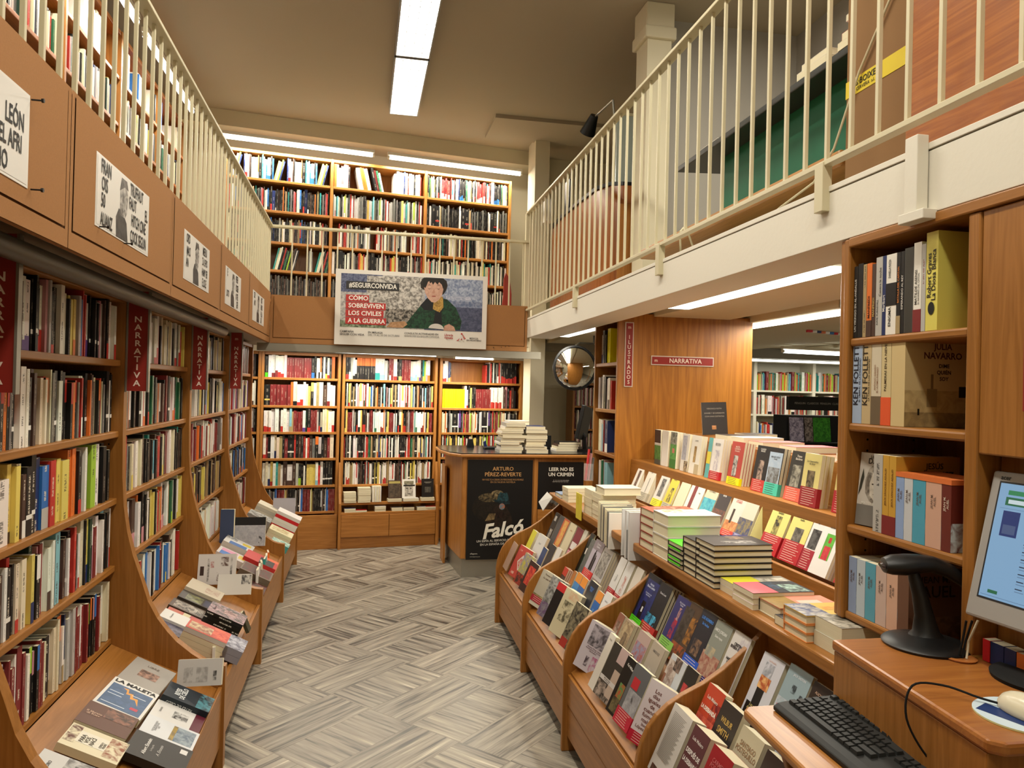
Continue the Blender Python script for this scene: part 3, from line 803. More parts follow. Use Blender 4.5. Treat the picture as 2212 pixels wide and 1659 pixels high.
# upper left shelves and upper back shelves, lower back shelves
def wall_case(F, axis, fr, depth, a0, a1, zs, top, divs, label, base_z, mats, th=.024, bottom=None):
    mx, mz = mats
    t = thing('bookcase', label, 'bookcase', ((fr - depth / 2, (a0 + a1) / 2, base_z) if axis == 'y' else ((a0 + a1) / 2, fr + depth / 2, base_z)), F)
    def bx(u0, u1, d0, d1, z0, z1):
        mb = MB()
        if axis == 'y': mb.box(fr - d1, fr - d0, u0, u1, z0, z1)
        else: mb.box(u0, u1, fr + d0, fr + d1, z0, z1)
        return mb
    for d in divs: part(t, 'side_panel', bx(d - .014, d + .014, -.006, depth, base_z, top), mz, bev=.003)
    for u0, u1 in zip(divs, divs[1:]):
        for z in zs: part(t, 'shelf', bx(u0 + .0145, u1 - .0145, 0, depth - .01, z - th, z), mx, bev=.003)
        part(t, 'back_panel', bx(u0 + .0145, u1 - .0145, depth - .008, depth, base_z, top), mz)
        part(t, 'top_board', bx(u0 + .0145, u1 - .0145, 0, depth - .01, top - .03, top), mx, bev=.003)
    return t
UZ = (3.575, 3.283, 2.985, 2.715, 2.43)
wall_case(FB, 'x', 0.0, .30, -1.14, 1.70, UZ, 3.84, [-1.14, -.172, .772, 1.69], 'upper back bookcase of honey coloured wood behind the banner railing', 2.141, (HONX, HONZ))
LZ = (1.682, 1.41, 1.152, .895, .628)
wall_case(FB, 'x', 0.06, .26, -1.72, -.80, LZ + (.37,), 1.93, [-1.70, -.80], 'lower back bookcase at far left, mostly hidden by the left shelves', 0, (HONX, HONZ))
wall_case(FB, 'x', 0.06, .26, -.77, -.045, LZ + (.37,), 1.93, [-.77, -.045], 'lower back bookcase left of the one with two drawers', 0, (HONX, HONZ))
tt = wall_case(FB, 'x', 0.06, .26, 0.0, .945, LZ[:4] + (.628,), 1.93, [0.0, .945], 'lower back bookcase in the middle with two drawers at its foot', 0, (HONX, HONZ))
mb = MB(); mb.prism([(.06, 0), (-.03, 0), (-.03, .45), (.02, .62), (.055, .85), (.06, .85)], -.03, -.006, 'x'); part(tt, 'side_panel', mb, HONZ)
mb = MB(); mb.prism([(.06, 0), (-.03, 0), (-.03, .45), (.02, .62), (.055, .85), (.06, .85)], .955, .98, 'x'); part(tt, 'side_panel', mb, HONZ)
mb = MB(); mb.box(-.005, .953, .0, .06, .43, .455); mb.box(-.005, .953, -.02, .06, .335, .36); part(tt, 'ledge', mb, HONX, bev=.003)
for a, b in ((-.004, .472), (.476, .952)):
    mb = MB(); mb.box(a, b, -.025, -.005, .115, .333); dr = part(tt, 'drawer', mb, HONX, bev=.003)
mb = MB(); mb.box(-.004, .952, .0, .06, 0, .11); part(tt, 'plinth', mb, HONX)
wall_case(FB, 'x', 0.06, .26, .998, 1.90, LZ + (.37,), 1.93, [.998, 1.895], 'lower back bookcase at right, partly behind the sales desk', 0, (HONX, HONZ))
mb = MB(); mb.box(-.785, -.035, .03, .0535, .0, .335); single('cupboard_front', mb, HONX, 'plain wooden base panel under the left lower back bookcase', 'base panel', FB, bev=.003)
wall_case(I4, 'y', -1.60, .28, 1.6, 7.2, (3.6, 3.295, 2.99, 2.69, 2.40), 3.90, [1.62, 2.56, 3.5, 4.44, 5.38, 6.32, 7.18], 'upper left bookcase of honey wood seen through the left railing', 2.141, (wood('gallery_wood_y', 1, 'b87438', '965626'), HONZ))
# ================================================================== right side: display table with bins
TB = thing('display_table', 'long wooden display table with a ledge and curved bins beside the aisle', 'display table', (1.45, 3.2, 0), FR)
RP = [(1.47, 0), (.965, 0), (.965, .385), (.972, .43), (.985, .475), (1.005, .52), (1.035, .56), (1.075, .595), (1.125, .625), (1.20, .66), (1.27, .705), (1.33, .755), (1.385, .80), (1.43, .845), (1.47, .858)]
BY = [1.67, 2.36, 3.31, 4.26, 5.19]
for y in BY[1:]:
    mb = MB(); mb.prism(RP, y - .013, y + .013, 'y'); part(TB, 'bin_divider', mb, WOODZ, bev=.004)
for a, b in zip(BY, BY[1:]):
    a += .0135; b -= .0135
    mb = MB(); mb.prism([(.985, .212), (1.0, .212), (1.0, .345), (.985, .345)], a, b, 'y'); part(TB, 'front_board', mb, WOODY, bev=.003)
    mb = MB(); mb.prism([(.988, .07), (1.003, .07), (1.003, .204), (.988, .204)], a, b, 'y'); part(TB, 'front_board', mb, WOODY, bev=.003)
    mb = MB(); mb.prism([(1.001, .338), (1.455, .635), (1.455, .65), (1.001, .353)], a, b, 'y'); part(TB, 'bin_tray', mb, WOODY)
    mb = MB(); mb.prism([(1.457, .62), (1.472, .62), (1.425, .857), (1.41, .857)], a, b, 'y'); part(TB, 'bin_back', mb, WOODY)
mb = MB(); mb.prism([(1.335, 1.70), (1.427, 1.70), (1.427, 2.012), (1.655, 2.012), (1.655, 5.21), (1.335, 5.21)], .86, .90, 'z'); part(TB, 'ledge', mb, WOODY, bev=.006)
mb = MB(); mb.box(1.656, 1.676, 2.012, 4.845, .86, .966); part(TB, 'front_rail', mb, WOODY, bev=.004)
mb = MB(); mb.prism([(1.677, .945), (1.80, .893), (1.80, .878), (1.677, .93)], 2.012, 4.845, 'y'); part(TB, 'book_rest', mb, WOODY)
mb = MB(); mb.prism([(1.795, .88), (1.81, .88), (1.825, 1.172), (1.81, 1.172)], 2.012, 4.845, 'y'); part(TB, 'riser', mb, WOODY)
mb = MB(); mb.box(1.826, 1.965, 2.012, 4.845, 1.155, 1.172); part(TB, 'ledge', mb, WOODY, bev=.003)
mb = MB(); mb.prism([(1.967, 1.155), (1.982, 1.155), (2.0, 1.35), (1.985, 1.35)], 2.012, 4.845, 'y'); part(TB, 'riser', mb, WOODY)
mb = MB(); mb.box(2.003, 2.42, 2.012, 4.845, 1.335, 1.352); part(TB, 'top_board', mb, WOODY, bev=.003)
mb = MB(); mb.box(1.475, 2.42, 2.012, 4.845, .0, .06); mb.box(2.40, 2.42, 2.012, 4.845, .06, 1.33); part(TB, 'carcass', mb, WOODZ)

# tall double-sided case with plain end panel
EP = thing('bookcase', 'tall wooden bookcase whose broad plain end panel faces the display table', 'bookcase', (2.18, 5.12, 0), FR)
mb = MB(); mb.box(1.70, 2.672, 4.853, 4.883, 0, 2.15); part(EP, 'end_panel', mb, OAKZ, bev=.003)
mb = MB(); mb.box(1.70, 2.67, 5.37, 5.395, 0, 2.15); part(EP, 'side_panel', mb, WOODZ)
mb = MB(); mb.box(1.96, 1.97, 4.8835, 5.3695, 0, 2.12); part(EP, 'back_panel', mb, WOODZ)
mb = MB(); mb.box(1.70, 2.67, 4.8835, 5.3695, 2.12, 2.15); part(EP, 'top_board', mb, WOODY, bev=.002)
for z in (1.823, 1.498, 1.191, .90, .60, .3):
    mb = MB(); mb.box(1.705, 1.958, 4.8835, 5.3695, z - .025, z); part(EP, 'shelf', mb, WOODY, bev=.003)

# near bookcase on the right
NC = thing('bookcase', 'narrow wooden bookcase at right standing behind the computer counter', 'bookcase', (1.56, 1.75, 0), FR)
mb = MB(); mb.box(1.43, 1.70, 1.955, 1.98, .986, 2.078); mb.box(1.64, 1.70, 1.955, 1.98, 0, .986); part(NC, 'side_panel', mb, WOODZ, bev=.005)
mb = MB(); mb.box(1.437, 1.70, 1.981, 2.006, .986, 2.078); part(NC, 'side_panel', mb, WOODZ, bev=.005)
mb = MB()
mb.box(1.43, 1.70, 1.475, 1.512, 1.045, 2.049)
part(NC, 'side_panel', mb, WOODZ, bev=.005)
mb = MB(); mb.box(1.425, 1.70, .6, 1.954, 2.05, 2.078); part(NC, 'top_board', mb, WOODY, bev=.004)
mb = MB(); mb.box(1.69, 1.70, 1.513, 1.954, 0, 2.05); part(NC, 'back_panel', mb, WOODZ)
for z in (1.79, 1.547, 1.257, 1.01):
    mb = MB(); mb.box(1.437, 1.688, 1.5125, 1.9545, z - .023, z); part(NC, 'shelf', mb, WOODY, bev=.006)
mb = MB()
for z0 in range(40):
    z = .7 + z0 * .032
    for xx in (1.50, 1.65):
        for k, (yy, sg) in enumerate(((1.9543, 1),)):
            mb.quad([(xx + .0035 * cos(q * pi / 4), yy, z + .0035 * sin(q * pi / 4)) for q in range(8)])
part(NC, 'shelf_pin_holes', mb, PEG)
mb = MB(); mb.box(1.493, 1.53, .6, 1.474, 1.045, 1.50); mb.box(1.434, 1.53, .6, 1.474, 1.50, 2.049)
single('bookcase_end_panel', mb, WOODZ, 'broad vertical wood panel at the right frame edge above the monitor', 'wood panel', FR, bev=.004)
mb = MB(); mb.box(1.428, 1.4335, 1.325, 1.352, 1.60, 1.80)
single('shelf_sign', mb, SIGNR, 'sliver of a red sign at the right frame edge on the wood panel', 'sign', FR, bev=.001)

# far small wooden case side, right of the black stand
mb = MB(); mb.box(4.15, 4.42, 5.2, 5.23, 0, 1.62); mb.box(4.12, 4.45, 5.16, 5.26, 1.62, 1.66)
single('bookcase', mb, WOODZ, 'edge of a wooden bookcase just left of the near bookcase, beside the black stand', 'bookcase', I4, bev=.003)

# ------------------------------------------------------------------ signs on the end panel
def panel_sign(x0, x1, z0, z1, word, vertical, label):
    t = thing('wall_sign', label, 'sign', ((x0 + x1) / 2, 4.851, z0), FR)
    b = LOC[t.name]
    mb = MB(); mb.box(x0, x1, 4.845, 4.851, z0, z1); part(t, 'sign_plate', mb, SIGNE, bev=.001)
    mb = MB(); mb.box(x0 + .007, x1 - .007, 4.8438, 4.8449, z0 + .007, z1 - .007); sp = part(t, 'sign_face', mb, SIGNR)
    if vertical:
        n = len(word); H = z1 - z0
        for k, ch in enumerate(word):
            z = z1 - .085 - (k + .5) * (H - .10) / n
            put_text(sp, ch, basis((0, 4.8428 - b.y, z - b.z), (1, 0, 0), (0, 0, 1)), .036, 'e6d4c0', 'letter', .015)
        put_text(sp, 'm', basis((0, 4.8428 - b.y, z1 - .035 - b.z), (1, 0, 0), (0, 0, 1)), .03, 'd8b8a0', 'emblem', .03)
    else:
        put_text(sp, word, basis((.02, 4.8428 - b.y, (z1 - z0) / 2), (1, 0, 0), (0, 0, 1)), .043, 'e6d4c0', 'lettering', .015)
        put_text(sp, 'm', basis((x0 + .035 - b.x, 4.8428 - b.y, (z1 - z0) / 2), (1, 0, 0), (0, 0, 1)), .03, 'd8b8a0', 'emblem', .03)
panel_sign(1.745, 1.806, 1.655, 2.09, 'ILUSTRADOS', True, 'vertical red section sign near the left edge of the wooden end panel')
panel_sign(1.932, 2.384, 1.807, 1.871, 'NARRATIVA', False, 'horizontal red section sign in the middle of the wooden end panel')

# ------------------------------------------------------------------ sales desk at the back
D = thing('sales_desk', 'wooden sales desk with two dark posters on its front', 'desk', (1.6, 6.9, 0))
body = [(.862, 6.45), (2.35, 6.45), (2.35, 7.25), (.80, 7.25)]
mb = MB(); mb.prism(body, .16, 1.03, 'z'); part(D, 'cabinet', mb, HONZ, bev=.004)
mb = MB(); mb.prism([(.875, 6.465), (2.34, 6.465), (2.34, 7.2), (.82, 7.2)], 0, .16, 'z'); part(D, 'metal_plinth', mb, STEEL)
mb = MB(); mb.prism([(.84, 6.40), (2.38, 6.40), (2.38, 7.32), (.74, 7.32), (.70, 7.2), (.70, 6.85), (.75, 6.55)], 1.031, 1.058, 'z'); part(D, 'counter_edge', mb, HONX, bev=.008)
mb = MB(); mb.prism([(.85, 6.42), (2.37, 6.42), (2.37, 7.30), (.75, 7.30), (.715, 7.2), (.715, 6.86), (.765, 6.57)], 1.0585, 1.066, 'z'); part(D, 'black_top', mb, flat('black_laminate', '1b1b1b', .2, .5))
for x in (.866, 1.49, 1.96):
    mb = MB(); mb.box(x, x + .035, 6.438, 6.4495, .165, 1.03); part(D, 'stile', mb, HONZ, bev=.002)
mb = MB(); mb.box(.775, .795, 7.0, 7.24, 0, .9); single('desk_side_leg', mb, HONZ, 'thin wooden side board at the left rear of the sales desk', 'board', bev=.002)

def poster(name, label, P0, rightv, upv, w, h, base_col, arts, texts, cat='poster', th=.0015):
    """P0: lower-left corner; arts (x0,y0,x1,y1,col,col2) or ('poly', pts, col, col2)"""
    M = basis(P0, rightv, upv)
    mb = MB(); mb.box(0, w, 0, h, -th, 0, base_col)
    lay = .0004
    for a in arts:
        lay += .00012
        if a[0] == 'poly':
            mb.quad([(x * w, y * h, lay) for x, y in a[1]], a[2], a[3] if len(a) > 3 else None)
        else:
            x0, y0, x1, y1, c = a[:5]
            mb.quad([(x0 * w, y0 * h, lay), (x1 * w, y0 * h, lay), (x1 * w, y1 * h, lay), (x0 * w, y1 * h, lay)], c, a[5] if len(a) > 5 else None)
    me = mb.mesh(name); me.materials.append(PRINT)
    o = bpy.data.objects.new(name, me); COL.objects.link(o); o.matrix_world = M
    tag(o, label, cat)
    for tx in texts:
        s, cx, cy, size, col = tx[:5]; kw = tx[5] if len(tx) > 5 else {}
        Mt = Matrix.Translation((cx * w, cy * h, lay + .001)) @ Matrix.Rotation(radians(kw.get('rot', 0)), 4, 'Z')
        put_text(o, s, Mt, size, col, 'lettering', kw.get('bold', .01), align=kw.get('align', 'CENTER'), fit=kw.get('fit'), sx=kw.get('sx', 1), lead=kw.get('lead', 1), shear=kw.get('shear', 0))
    return o
def ell(cx, cy, rx, ry, n=20, a0=0, a1=360):
    return [(cx + rx * cos(radians(a0 + (a1 - a0) * i / n)), cy + ry * sin(radians(a0 + (a1 - a0) * i / n))) for i in range(n)]
poster('poster', 'tall black poster on the sales desk with a hatted figure and big white script word', (.908, 6.4365, .155), (1, 0, 0), (0, 0, 1), .57, .855, '121212', [
    ('poly', ell(.30, .52, .22, .13), '151310', '221d16'), ('poly', ell(.34, .62, .17, .045, a0=15, a1=375), '1d1a15', '6a5c40'), ('poly', ell(.46, .665, .09, .03), '2a241b', '8a7a58'),
    ('poly', [(.30, .36), (.33, .44), (.42, .53), (.50, .55), (.60, .53), (.68, .44), (.70, .36), (.6, .33), (.4, .33)], '17120e', '2c221a'),
    ('poly', [(.45, .575), (.47, .64), (.50, .675), (.56, .665), (.61, .67), (.635, .62), (.635, .565)], '15272c', '24484f'),
    ('poly', [(.38, .60), (.44, .575), (.56, .55), (.66, .555), (.645, .585), (.55, .585), (.46, .60)], '0e1a1e', '1c343a'),
    ('poly', ell(.535, .53, .045, .032), 'a8603c', '4c7480'), ('poly', [(.44, .50), (.49, .47), (.56, .48), (.58, .44), (.52, .41), (.44, .43)], '120c0a', '2c1c16'),
    ('poly', [(.28, .385), (.42, .40), (.44, .46), (.34, .46)], '4a3c28', '7f6a48')],
    [('ARTURO', .54, .908, .046, 'c99a63'), ('PÉREZ-REVERTE', .54, .852, .046, 'c99a63', {'fit': .37}),
     ('HA VUELTO A CREAR UN PERSONAJE INOLVIDABLE', .54, .80, .021, 'a0784c', {'fit': .36}), ('EN SU NUEVA NOVELA', .54, .775, .021, 'a0784c'),
     ('Falcó', .54, .295, .17, 'e6e2d4', {'bold': .03, 'shear': .35, 'rot': 8}),
     ('UN ESPÍA AL SERVICIO DE SÍ MISMO', .52, .19, .026, 'd8d4c8', {'fit': .44, 'rot': 2}), ('EN LA ESPAÑA DE LOS AÑOS 30', .54, .155, .026, 'd8d4c8', {'fit': .40, 'rot': 2}),
     ('alfaguara', .12, .06, .018, 'b8b4a8'), ('www.fragmentos.com', .14, .03, .010, 'b8b4a8')])
poster('poster', 'black poster with two white headline lines at the right of the desk front', (1.527, 6.4365, .585), (1, 0, 0), (0, 0, 1), .41, .41, '161616', [
    ('poly', [(.1, .05), (.12, .22), (.5, .38), (.9, .30), (1, .1), (1, 0), (.2, 0)], '4c4a46', '6e6b66'),
    ('poly', [(.12, .0), (.10, .16), (.35, .12), (.45, 0)], '1a120c', '5b4027')] +
    [('poly', [(.33 + k * .035, .56), (.337 + k * .035, .56), (.343 + k * .035, .62), (.336 + k * .035, .62)], 'b0aca4') for k in range(10)] +
    [('poly', [(.31, .575), (.68, .60), (.68, .606), (.31, .581)], 'b0aca4')],
    [('LEER NO ES', .50, .84, .043, 'e4e0d4', {'bold': .03, 'fit': .29}), ('UN CRIMEN', .50, .73, .043, 'e4e0d4', {'bold': .03, 'fit': .29})])
mb = MB(); mb.box(1.527, 1.90, 6.425, 6.437, .28, .58); single('leaflet_board', mb, HONX, 'small honey wood board under the black headline poster', 'board', bev=.002)

# desk clutter
mb = MB(); mb.lathe([(0, 1.066), (.035, 1.066), (.036, 1.075), (.025, 1.135), (.022, 1.142), (0, 1.142)], 20, c=(1.02, 7.1), mi=0); mb.lathe([(.013, 1.142), (.013, 1.158), (.009, 1.164), (0, 1.165)], 14, c=(1.02, 7.1), mi=1)
single('pen_pot', mb, [BLACKM, BEIGE], 'black tapered pot with a pale cap on the sales desk', 'pot', smooth=True)
mb = MB(); mb.box(1.12, 1.42, 6.86, 6.97, 1.0665, 1.078); mb.box(1.13, 1.41, 6.865, 6.96, 1.078, 1.083)
single('flat_tray', mb, BLACKM, 'flat black tray lying on the desk left of the book pile', 'tray', bev=.002)
mb = MB(); mb.prism([(1.14, 1.067), (1.17, 1.067), (1.15, 1.135), (1.13, 1.125)], 7.0, 7.04, 'y'); single('stapler', mb, flat('navy_plastic', '1d2c66', .4), 'small dark blue stapler standing on the sales desk', 'stapler', bev=.002)
mb = MB(); mb.lathe([(0, 1.067), (.05, 1.067), (.05, 1.08), (.03, 1.10), (0, 1.104)], 18, c=(1.37, 7.12)); single('computer_mouse', mb, BLACKP, 'small black rounded mouse on the desk beside the tray', 'mouse', smooth=True)

# convex mirror
MR = thing('convex_mirror', 'round convex security mirror with black rim left of the wooden case', 'mirror', (1.88, 6.6, 1.826))
Mm = Matrix.Rotation(radians(90), 4, 'X') @ Matrix.Rotation(radians(0), 4, 'Y')
prof = [(0, .06)] + [(.19 * sin(a * pi / 2 * .9 / 8) / sin(pi / 2 * .9), .06 * cos(a * pi / 2 / 8)) for a in range(1, 9)]
mb = MB(); mb.lathe(prof, 40); T = Matrix.Translation((1.88, 6.6, 1.826)) @ Mm
mb.v = [tuple(T @ Vector(v)) for v in mb.v]; part(MR, 'mirror_dome', mb, MIRROR, smooth=True)
mb = MB(); mb.lathe([(.186, -.012), (.204, -.012), (.204, .01), (.188, .014), (.186, -.012)], 40); mb.v = [tuple(T @ Vector(v)) for v in mb.v]; part(MR, 'rim', mb, BLACKP, smooth=True)
mb = MB(); mb.lathe([(.0, -.014), (.186, -.012)], 40); mb.v = [tuple(T @ Vector(v)) for v in mb.v]; part(MR, 'back_plate', mb, BLACKM)
mb = MB(); mb.tube([(1.88, 6.62, 2.02), (1.95, 6.7, 2.06), (2.1, 6.75, 2.06)], .009); mb.tube([(2.1, 6.75, 2.06), (2.1, 6.75, 2.165)], .009); part(MR, 'bracket', mb, DARKT)
mb = MB(); mb.box(1.735, 1.80, 8.28, 8.35, 1.72, 1.90); mb.box(1.86, 2.0, 9.34, 9.39, 1.6, 1.85); mb.v = mb.v[:8]; mb.f = mb.f[:6]; mb.c = mb.c[:6]; mb.c2 = mb.c2[:6]; mb.ink = mb.ink[:6]; mb.uv = mb.uv[:6]; mb.mi = mb.mi[:6]
# monitor seen from behind on the sales desk
DM = thing('computer_monitor', 'black monitor seen edge-on at the right end of the sales desk', 'monitor', (2.0, 6.75, 1.066))
Tm = Matrix.Translation((2.02, 6.75, 1.32)) @ Matrix.Rotation(radians(12), 4, 'Y') @ Matrix.Rotation(radians(62), 4, 'Z')
mb = MB(); mb.box(-.2, .2, -.02, .015, -.15, .16, T=Tm); part(DM, 'screen_housing', mb, BLACKP, bev=.006)
mb = MB(); mb.tube([(2.04, 6.76, 1.08), (2.03, 6.76, 1.2), (1.99, 6.76, 1.27)], .02); part(DM, 'stand', mb, BLACKP)
mb = MB(); mb.lathe([(0, 1.066), (.10, 1.066), (.10, 1.074), (.03, 1.084), (0, 1.085)], 24, c=(2.04, 6.76)); part(DM, 'base', mb, BLACKP, smooth=True)
# far small bookcase behind the mirror
t = wall_case(I4, 'x', 8.9, .28, 2.53, 3.4, (1.44, 1.16, .9), 1.72, [2.53, 3.4], 'small far bookcase partly behind the round mirror', 0, (WOODX, WOODZ))
# acrylic holder with leaflets at the end of the table
mb = MB(); mb.box(1.60, 1.66, 5.22, 5.26, .98, 1.10); single('leaflet_holder', mb, CLEARP, 'clear acrylic holder with red and pink leaflets at the far table end', 'leaflet holder', FR)
for k, (c, dx) in enumerate((('R', 0), ('p', .02), ('g', .04))):
    mb = MB(); T = Matrix.Translation((1.603 + dx, 5.225, .985)) @ Matrix.Rotation(radians(6), 4, 'Y'); mb.box(0, .008, 0, .03, 0, .22 - .03 * k, c, T=T)
    single('leaflet', mb, PRINT, ['tall red leaflet in the clear holder', 'pink leaflet in the clear holder', 'grey leaflet in the clear holder'][k], 'leaflet', FR, attrs=True)

# ------------------------------------------------------------------ far room behind the end panel
t = thing('white_bookcase', 'white bookcase full of colourful books in the far right room', 'bookcase', (5.5, 8.75, 0))
for x in (4.25, 4.76, 5.56, 6.5, 7.3):
    mb = MB(); mb.box(x - .02, x + .02, 8.595, 8.9, 0, 2.06); part(t, 'side_panel', mb, WHITESH)
for a, b in ((4.27, 4.74), (4.78, 5.54), (5.58, 6.48), (6.52, 7.28)):
    for z in (2.05, 1.685, 1.39, 1.06, .75, .4):
        mb = MB(); mb.box(a, b, 8.6, 8.88, z - .022, z); part(t, 'shelf', mb, WHITESH)
    mb = MB(); mb.box(a, b, 8.885, 8.9, 0, 2.06); part(t, 'back_panel', mb, WHITESH)
S = thing('display_stand', 'black book display stand in the far room with face-out books', 'display stand', (4.46, 6.9, 0))
mb = MB(); mb.box(4.14, 4.78, 6.86, 7.1, 0, 1.43); part(S, 'stand_body', mb, BLACKM)
mb = MB(); mb.box(4.13, 4.79, 6.80, 6.85, 1.485, 1.62); part(S, 'header_board', mb, BLACKP)
for z in (1.17, .86):
    mb = MB(); mb.box(4.14, 4.78, 6.72, 6.86, z - .01, z); part(S, 'ledge', mb, BLACKM)
b = LOC[S.name]
put_text(S, 'PENGUIN  CLASICOS  PENGUIN  CLASICOS', basis((0, 6.798 - b.y, 1.552), (1, 0, 0), (0, 0, 1)), .028, '8a867c', 'lettering', 0, fit=.58)
for k, (x, c, c2, w, z, lb) in enumerate(((4.15, '5a5468', 'a8a0b0', .155, 1.171, 'grey violet face-out book on the black stand, upper left'),
        (4.315, '2b2422', '8a8078', .09, 1.171, 'narrow dark face-out book on the black stand beside the green one'),
        (4.41, '3f8a2a', '1f5a1c', .19, 1.171, 'green face-out book in the middle of the black stand'),
        (4.15, '1d1c1a', '4a443a', .15, .861, 'dark face-out book on the lower ledge of the black stand'),
        (4.31, '8a4a2a', 'c89058', .28, .861, 'brown and gold face-out book on the lower ledge of the black stand'))):
    hero(book_matrix((x, 6.80 + .02, z), (1, 0, 0), (0, .12, 1)), w, .24 if z > 1 else .235, .02, 'k', lb, art=[(0, 0, 1, 1, c, c2)], group=None)
mb = MB(); mb.prism([(4.9, 2.0), (6.2, 2.0), (6.2, 2.13), (4.95, 2.13)], 5.9, 6.15, 'y'); single('projector_screen_case', mb, CEIL2, 'long cream roller case under the far lower ceiling', 'roller case', bev=.02)
for k in range(12):
    mb = MB(); mb.box(3.35 + k * .05, 3.395 + k * .05, 5.28 + k * .02, 5.30 + k * .02, 2.115, 2.133, ['R', 'w', 'n', 'o', 'w', 'b'][k % 6]); 
    if k == 0: BUNT = mb
    else:
        for a_, b_ in zip((BUNT.c, BUNT.c2, BUNT.ink, BUNT.uv, BUNT.mi), (mb.c, mb.c2, mb.ink, mb.uv, mb.mi)): a_.extend(b_)
        off = len(BUNT.v); BUNT.v += mb.v; BUNT.f += [tuple(i + off for i in f) for f in mb.f]
single('bunting', BUNT, PRINT, 'thin strip of colourful paper bunting on the far lower ceiling', 'bunting', attrs=True)

# ------------------------------------------------------------------ right gallery contents
mb = MB(); mb.box(1.765, 1.93, 4.66, 4.86, 2.25, 4.16); struct('wall_pillar', mb, WALLP)
mb = MB(); mb.box(1.74, 1.955, 4.63, 4.89, 3.92, 4.0); mb.box(1.75, 1.945, 4.645, 4.875, 4.0, 4.16); struct('trim_9', mb, WALLP, bev=.01)
mb = MB(); mb.box(2.95, 3.0, -.5, 4.9, 2.25, 4.16); mb.box(1.93, 3.0, 4.86, 4.90, 2.25, 4.16); struct('wall_partition', mb, GREYW)
mb = MB(); mb.box(2.93, 2.949, 1.9, 3.2, 2.95, 3.6); struct('window_1', mb, TEXTURED)
G = thing('wooden_counter', 'glossy reddish wood counter with curved front on the right gallery', 'counter', (1.8, 5.7, 2.25), FR)
mb = MB(); 
pts = [(1.60, 6.45), (1.585, 6.0), (1.59, 5.5), (1.61, 5.1), (1.66, 4.97), (1.75, 4.93), (2.0, 4.93), (2.0, 6.45)]
mb.prism(pts, 2.251, 3.03, 'z'); part(G, 'front', mb, CABZ, smooth=True)
mb = MB(); mb.prism([(x - .015 if x < 1.9 else x, y) for x, y in pts], 3.031, 3.055, 'z'); part(G, 'counter_top', mb, BLACKP)
mb = MB(); mb.box(1.70, 2.1, 4.915, 4.925, 2.251, 2.90); single('cabinet_side', mb, HONZ, 'brown wood cabinet side between the glossy counter and the pillar', 'cabinet', FR, bev=.002)
mb = MB(); mb.box(1.62, 2.3, 6.52, 6.55, 2.25, 3.5); 
mb = MB(); mb.cyl((1.98, 6.2, 3.30), (2.6, 5.35, 3.33), .14, 20); 
mb = MB(); mb.box(1.72, 2.6, 5.05, 5.07, 3.08, 3.55); single('lamp_diffuser', mb, TEXTURED, 'textured glass screen standing on the glossy counter behind the railing', 'glass screen', FR)
mb = MB(); mb.box(1.72, 2.6, 5.045, 5.075, 3.062, 3.08); mb.box(1.72, 2.6, 5.045, 5.075, 3.55, 3.57); single('screen_frame', mb, CREAMM, 'cream frame rails of the textured glass screen', 'frame', FR)
LMP = thing('desk_lamp', 'black articulated desk lamp peeking above the right railing', 'lamp', (1.78, 5.3, 3.056), FR)
mb = MB(); mb.lathe([(0, 3.056), (.07, 3.056), (.07, 3.07), (0, 3.08)], 18, c=(1.80, 5.2)); part(LMP, 'base', mb, BLACKP)
mb = MB(); mb.tube([(1.80, 5.2, 3.07), (1.74, 5.22, 3.72), (1.72, 5.58, 3.73)], .008); ARM = part(LMP, 'arm', mb, STEEL)
mb = MB(); mb.cyl((1.715, 5.60, 3.74), (1.69, 5.70, 3.63), .03, 16, r2=.062); part(ARM, 'shade', mb, BLACKP, smooth=True)
GT = thing('work_table', 'dark topped table with green side board behind the right railing', 'table', (2.1, 3.2, 2.25), FR)
mb = MB(); mb.prism([(1.80, 4.15), (1.80, 2.30), (2.5, 2.30), (2.5, 4.05)], 2.905, 2.935, 'z'); part(GT, 'table_top', mb, DKBOARD, bev=.004)
mb = MB(); mb.box(1.93, 1.95, 2.32, 3.85, 2.27, 2.904); part(GT, 'side_board', mb, GREENP)
mb = MB(); mb.box(1.951, 2.46, 2.30, 2.32, 2.27, 2.904); part(GT, 'end_board', mb, DKBOARD)
mb = MB(); mb.box(1.60, 1.78, 2.27, 4.2, 2.395, 2.45); single('wooden_board', mb, wood('light_oak', 1, 'c08a4c', 'a06c34'), 'rounded wooden foot board lying behind the right railing under the green table', 'board', FR, bev=.012)
mb = MB(); mb.box(1.60, 1.95, 1.93, 2.24, 2.25, 3.25); 
BX = thing('cardboard_box', 'tall brown cardboard box with yellow printed tape behind the right railing', 'box', (1.78, 2.1, 2.25), FR)
part(BX, 'box_body', mb, CARD, bev=.003)
mb = MB(); mb.box(1.5985, 1.9515, 1.9285, 2.2415, 2.60, 2.655, 'd8c02a'); part(BX, 'adhesive_tape', mb, PRINT, attrs=True)
b = LOC[BX.name]
put_text(BX, 'ES·BOIXES', basis((1.5975 - b.x, 2.14 - b.y, 2.635 - b.z), (0, -1, 0), (0, 0, 1)), .028, '2a2410', 'lettering', .02, fit=.17)
put_text(BX, 'CERVERA  s.l.', basis((1.5975 - b.x, 2.14 - b.y, 2.614 - b.z), (0, -1, 0), (0, 0, 1)), .016, '2a2410', 'lettering', .01)
mb = MB(); mb.box(1.56, 1.60, .5, 1.90, 2.25, 3.6); single('wood_panel', mb, REDW, 'reddish wood panel behind the railing at the top right corner', 'wood panel', FR, bev=.003)
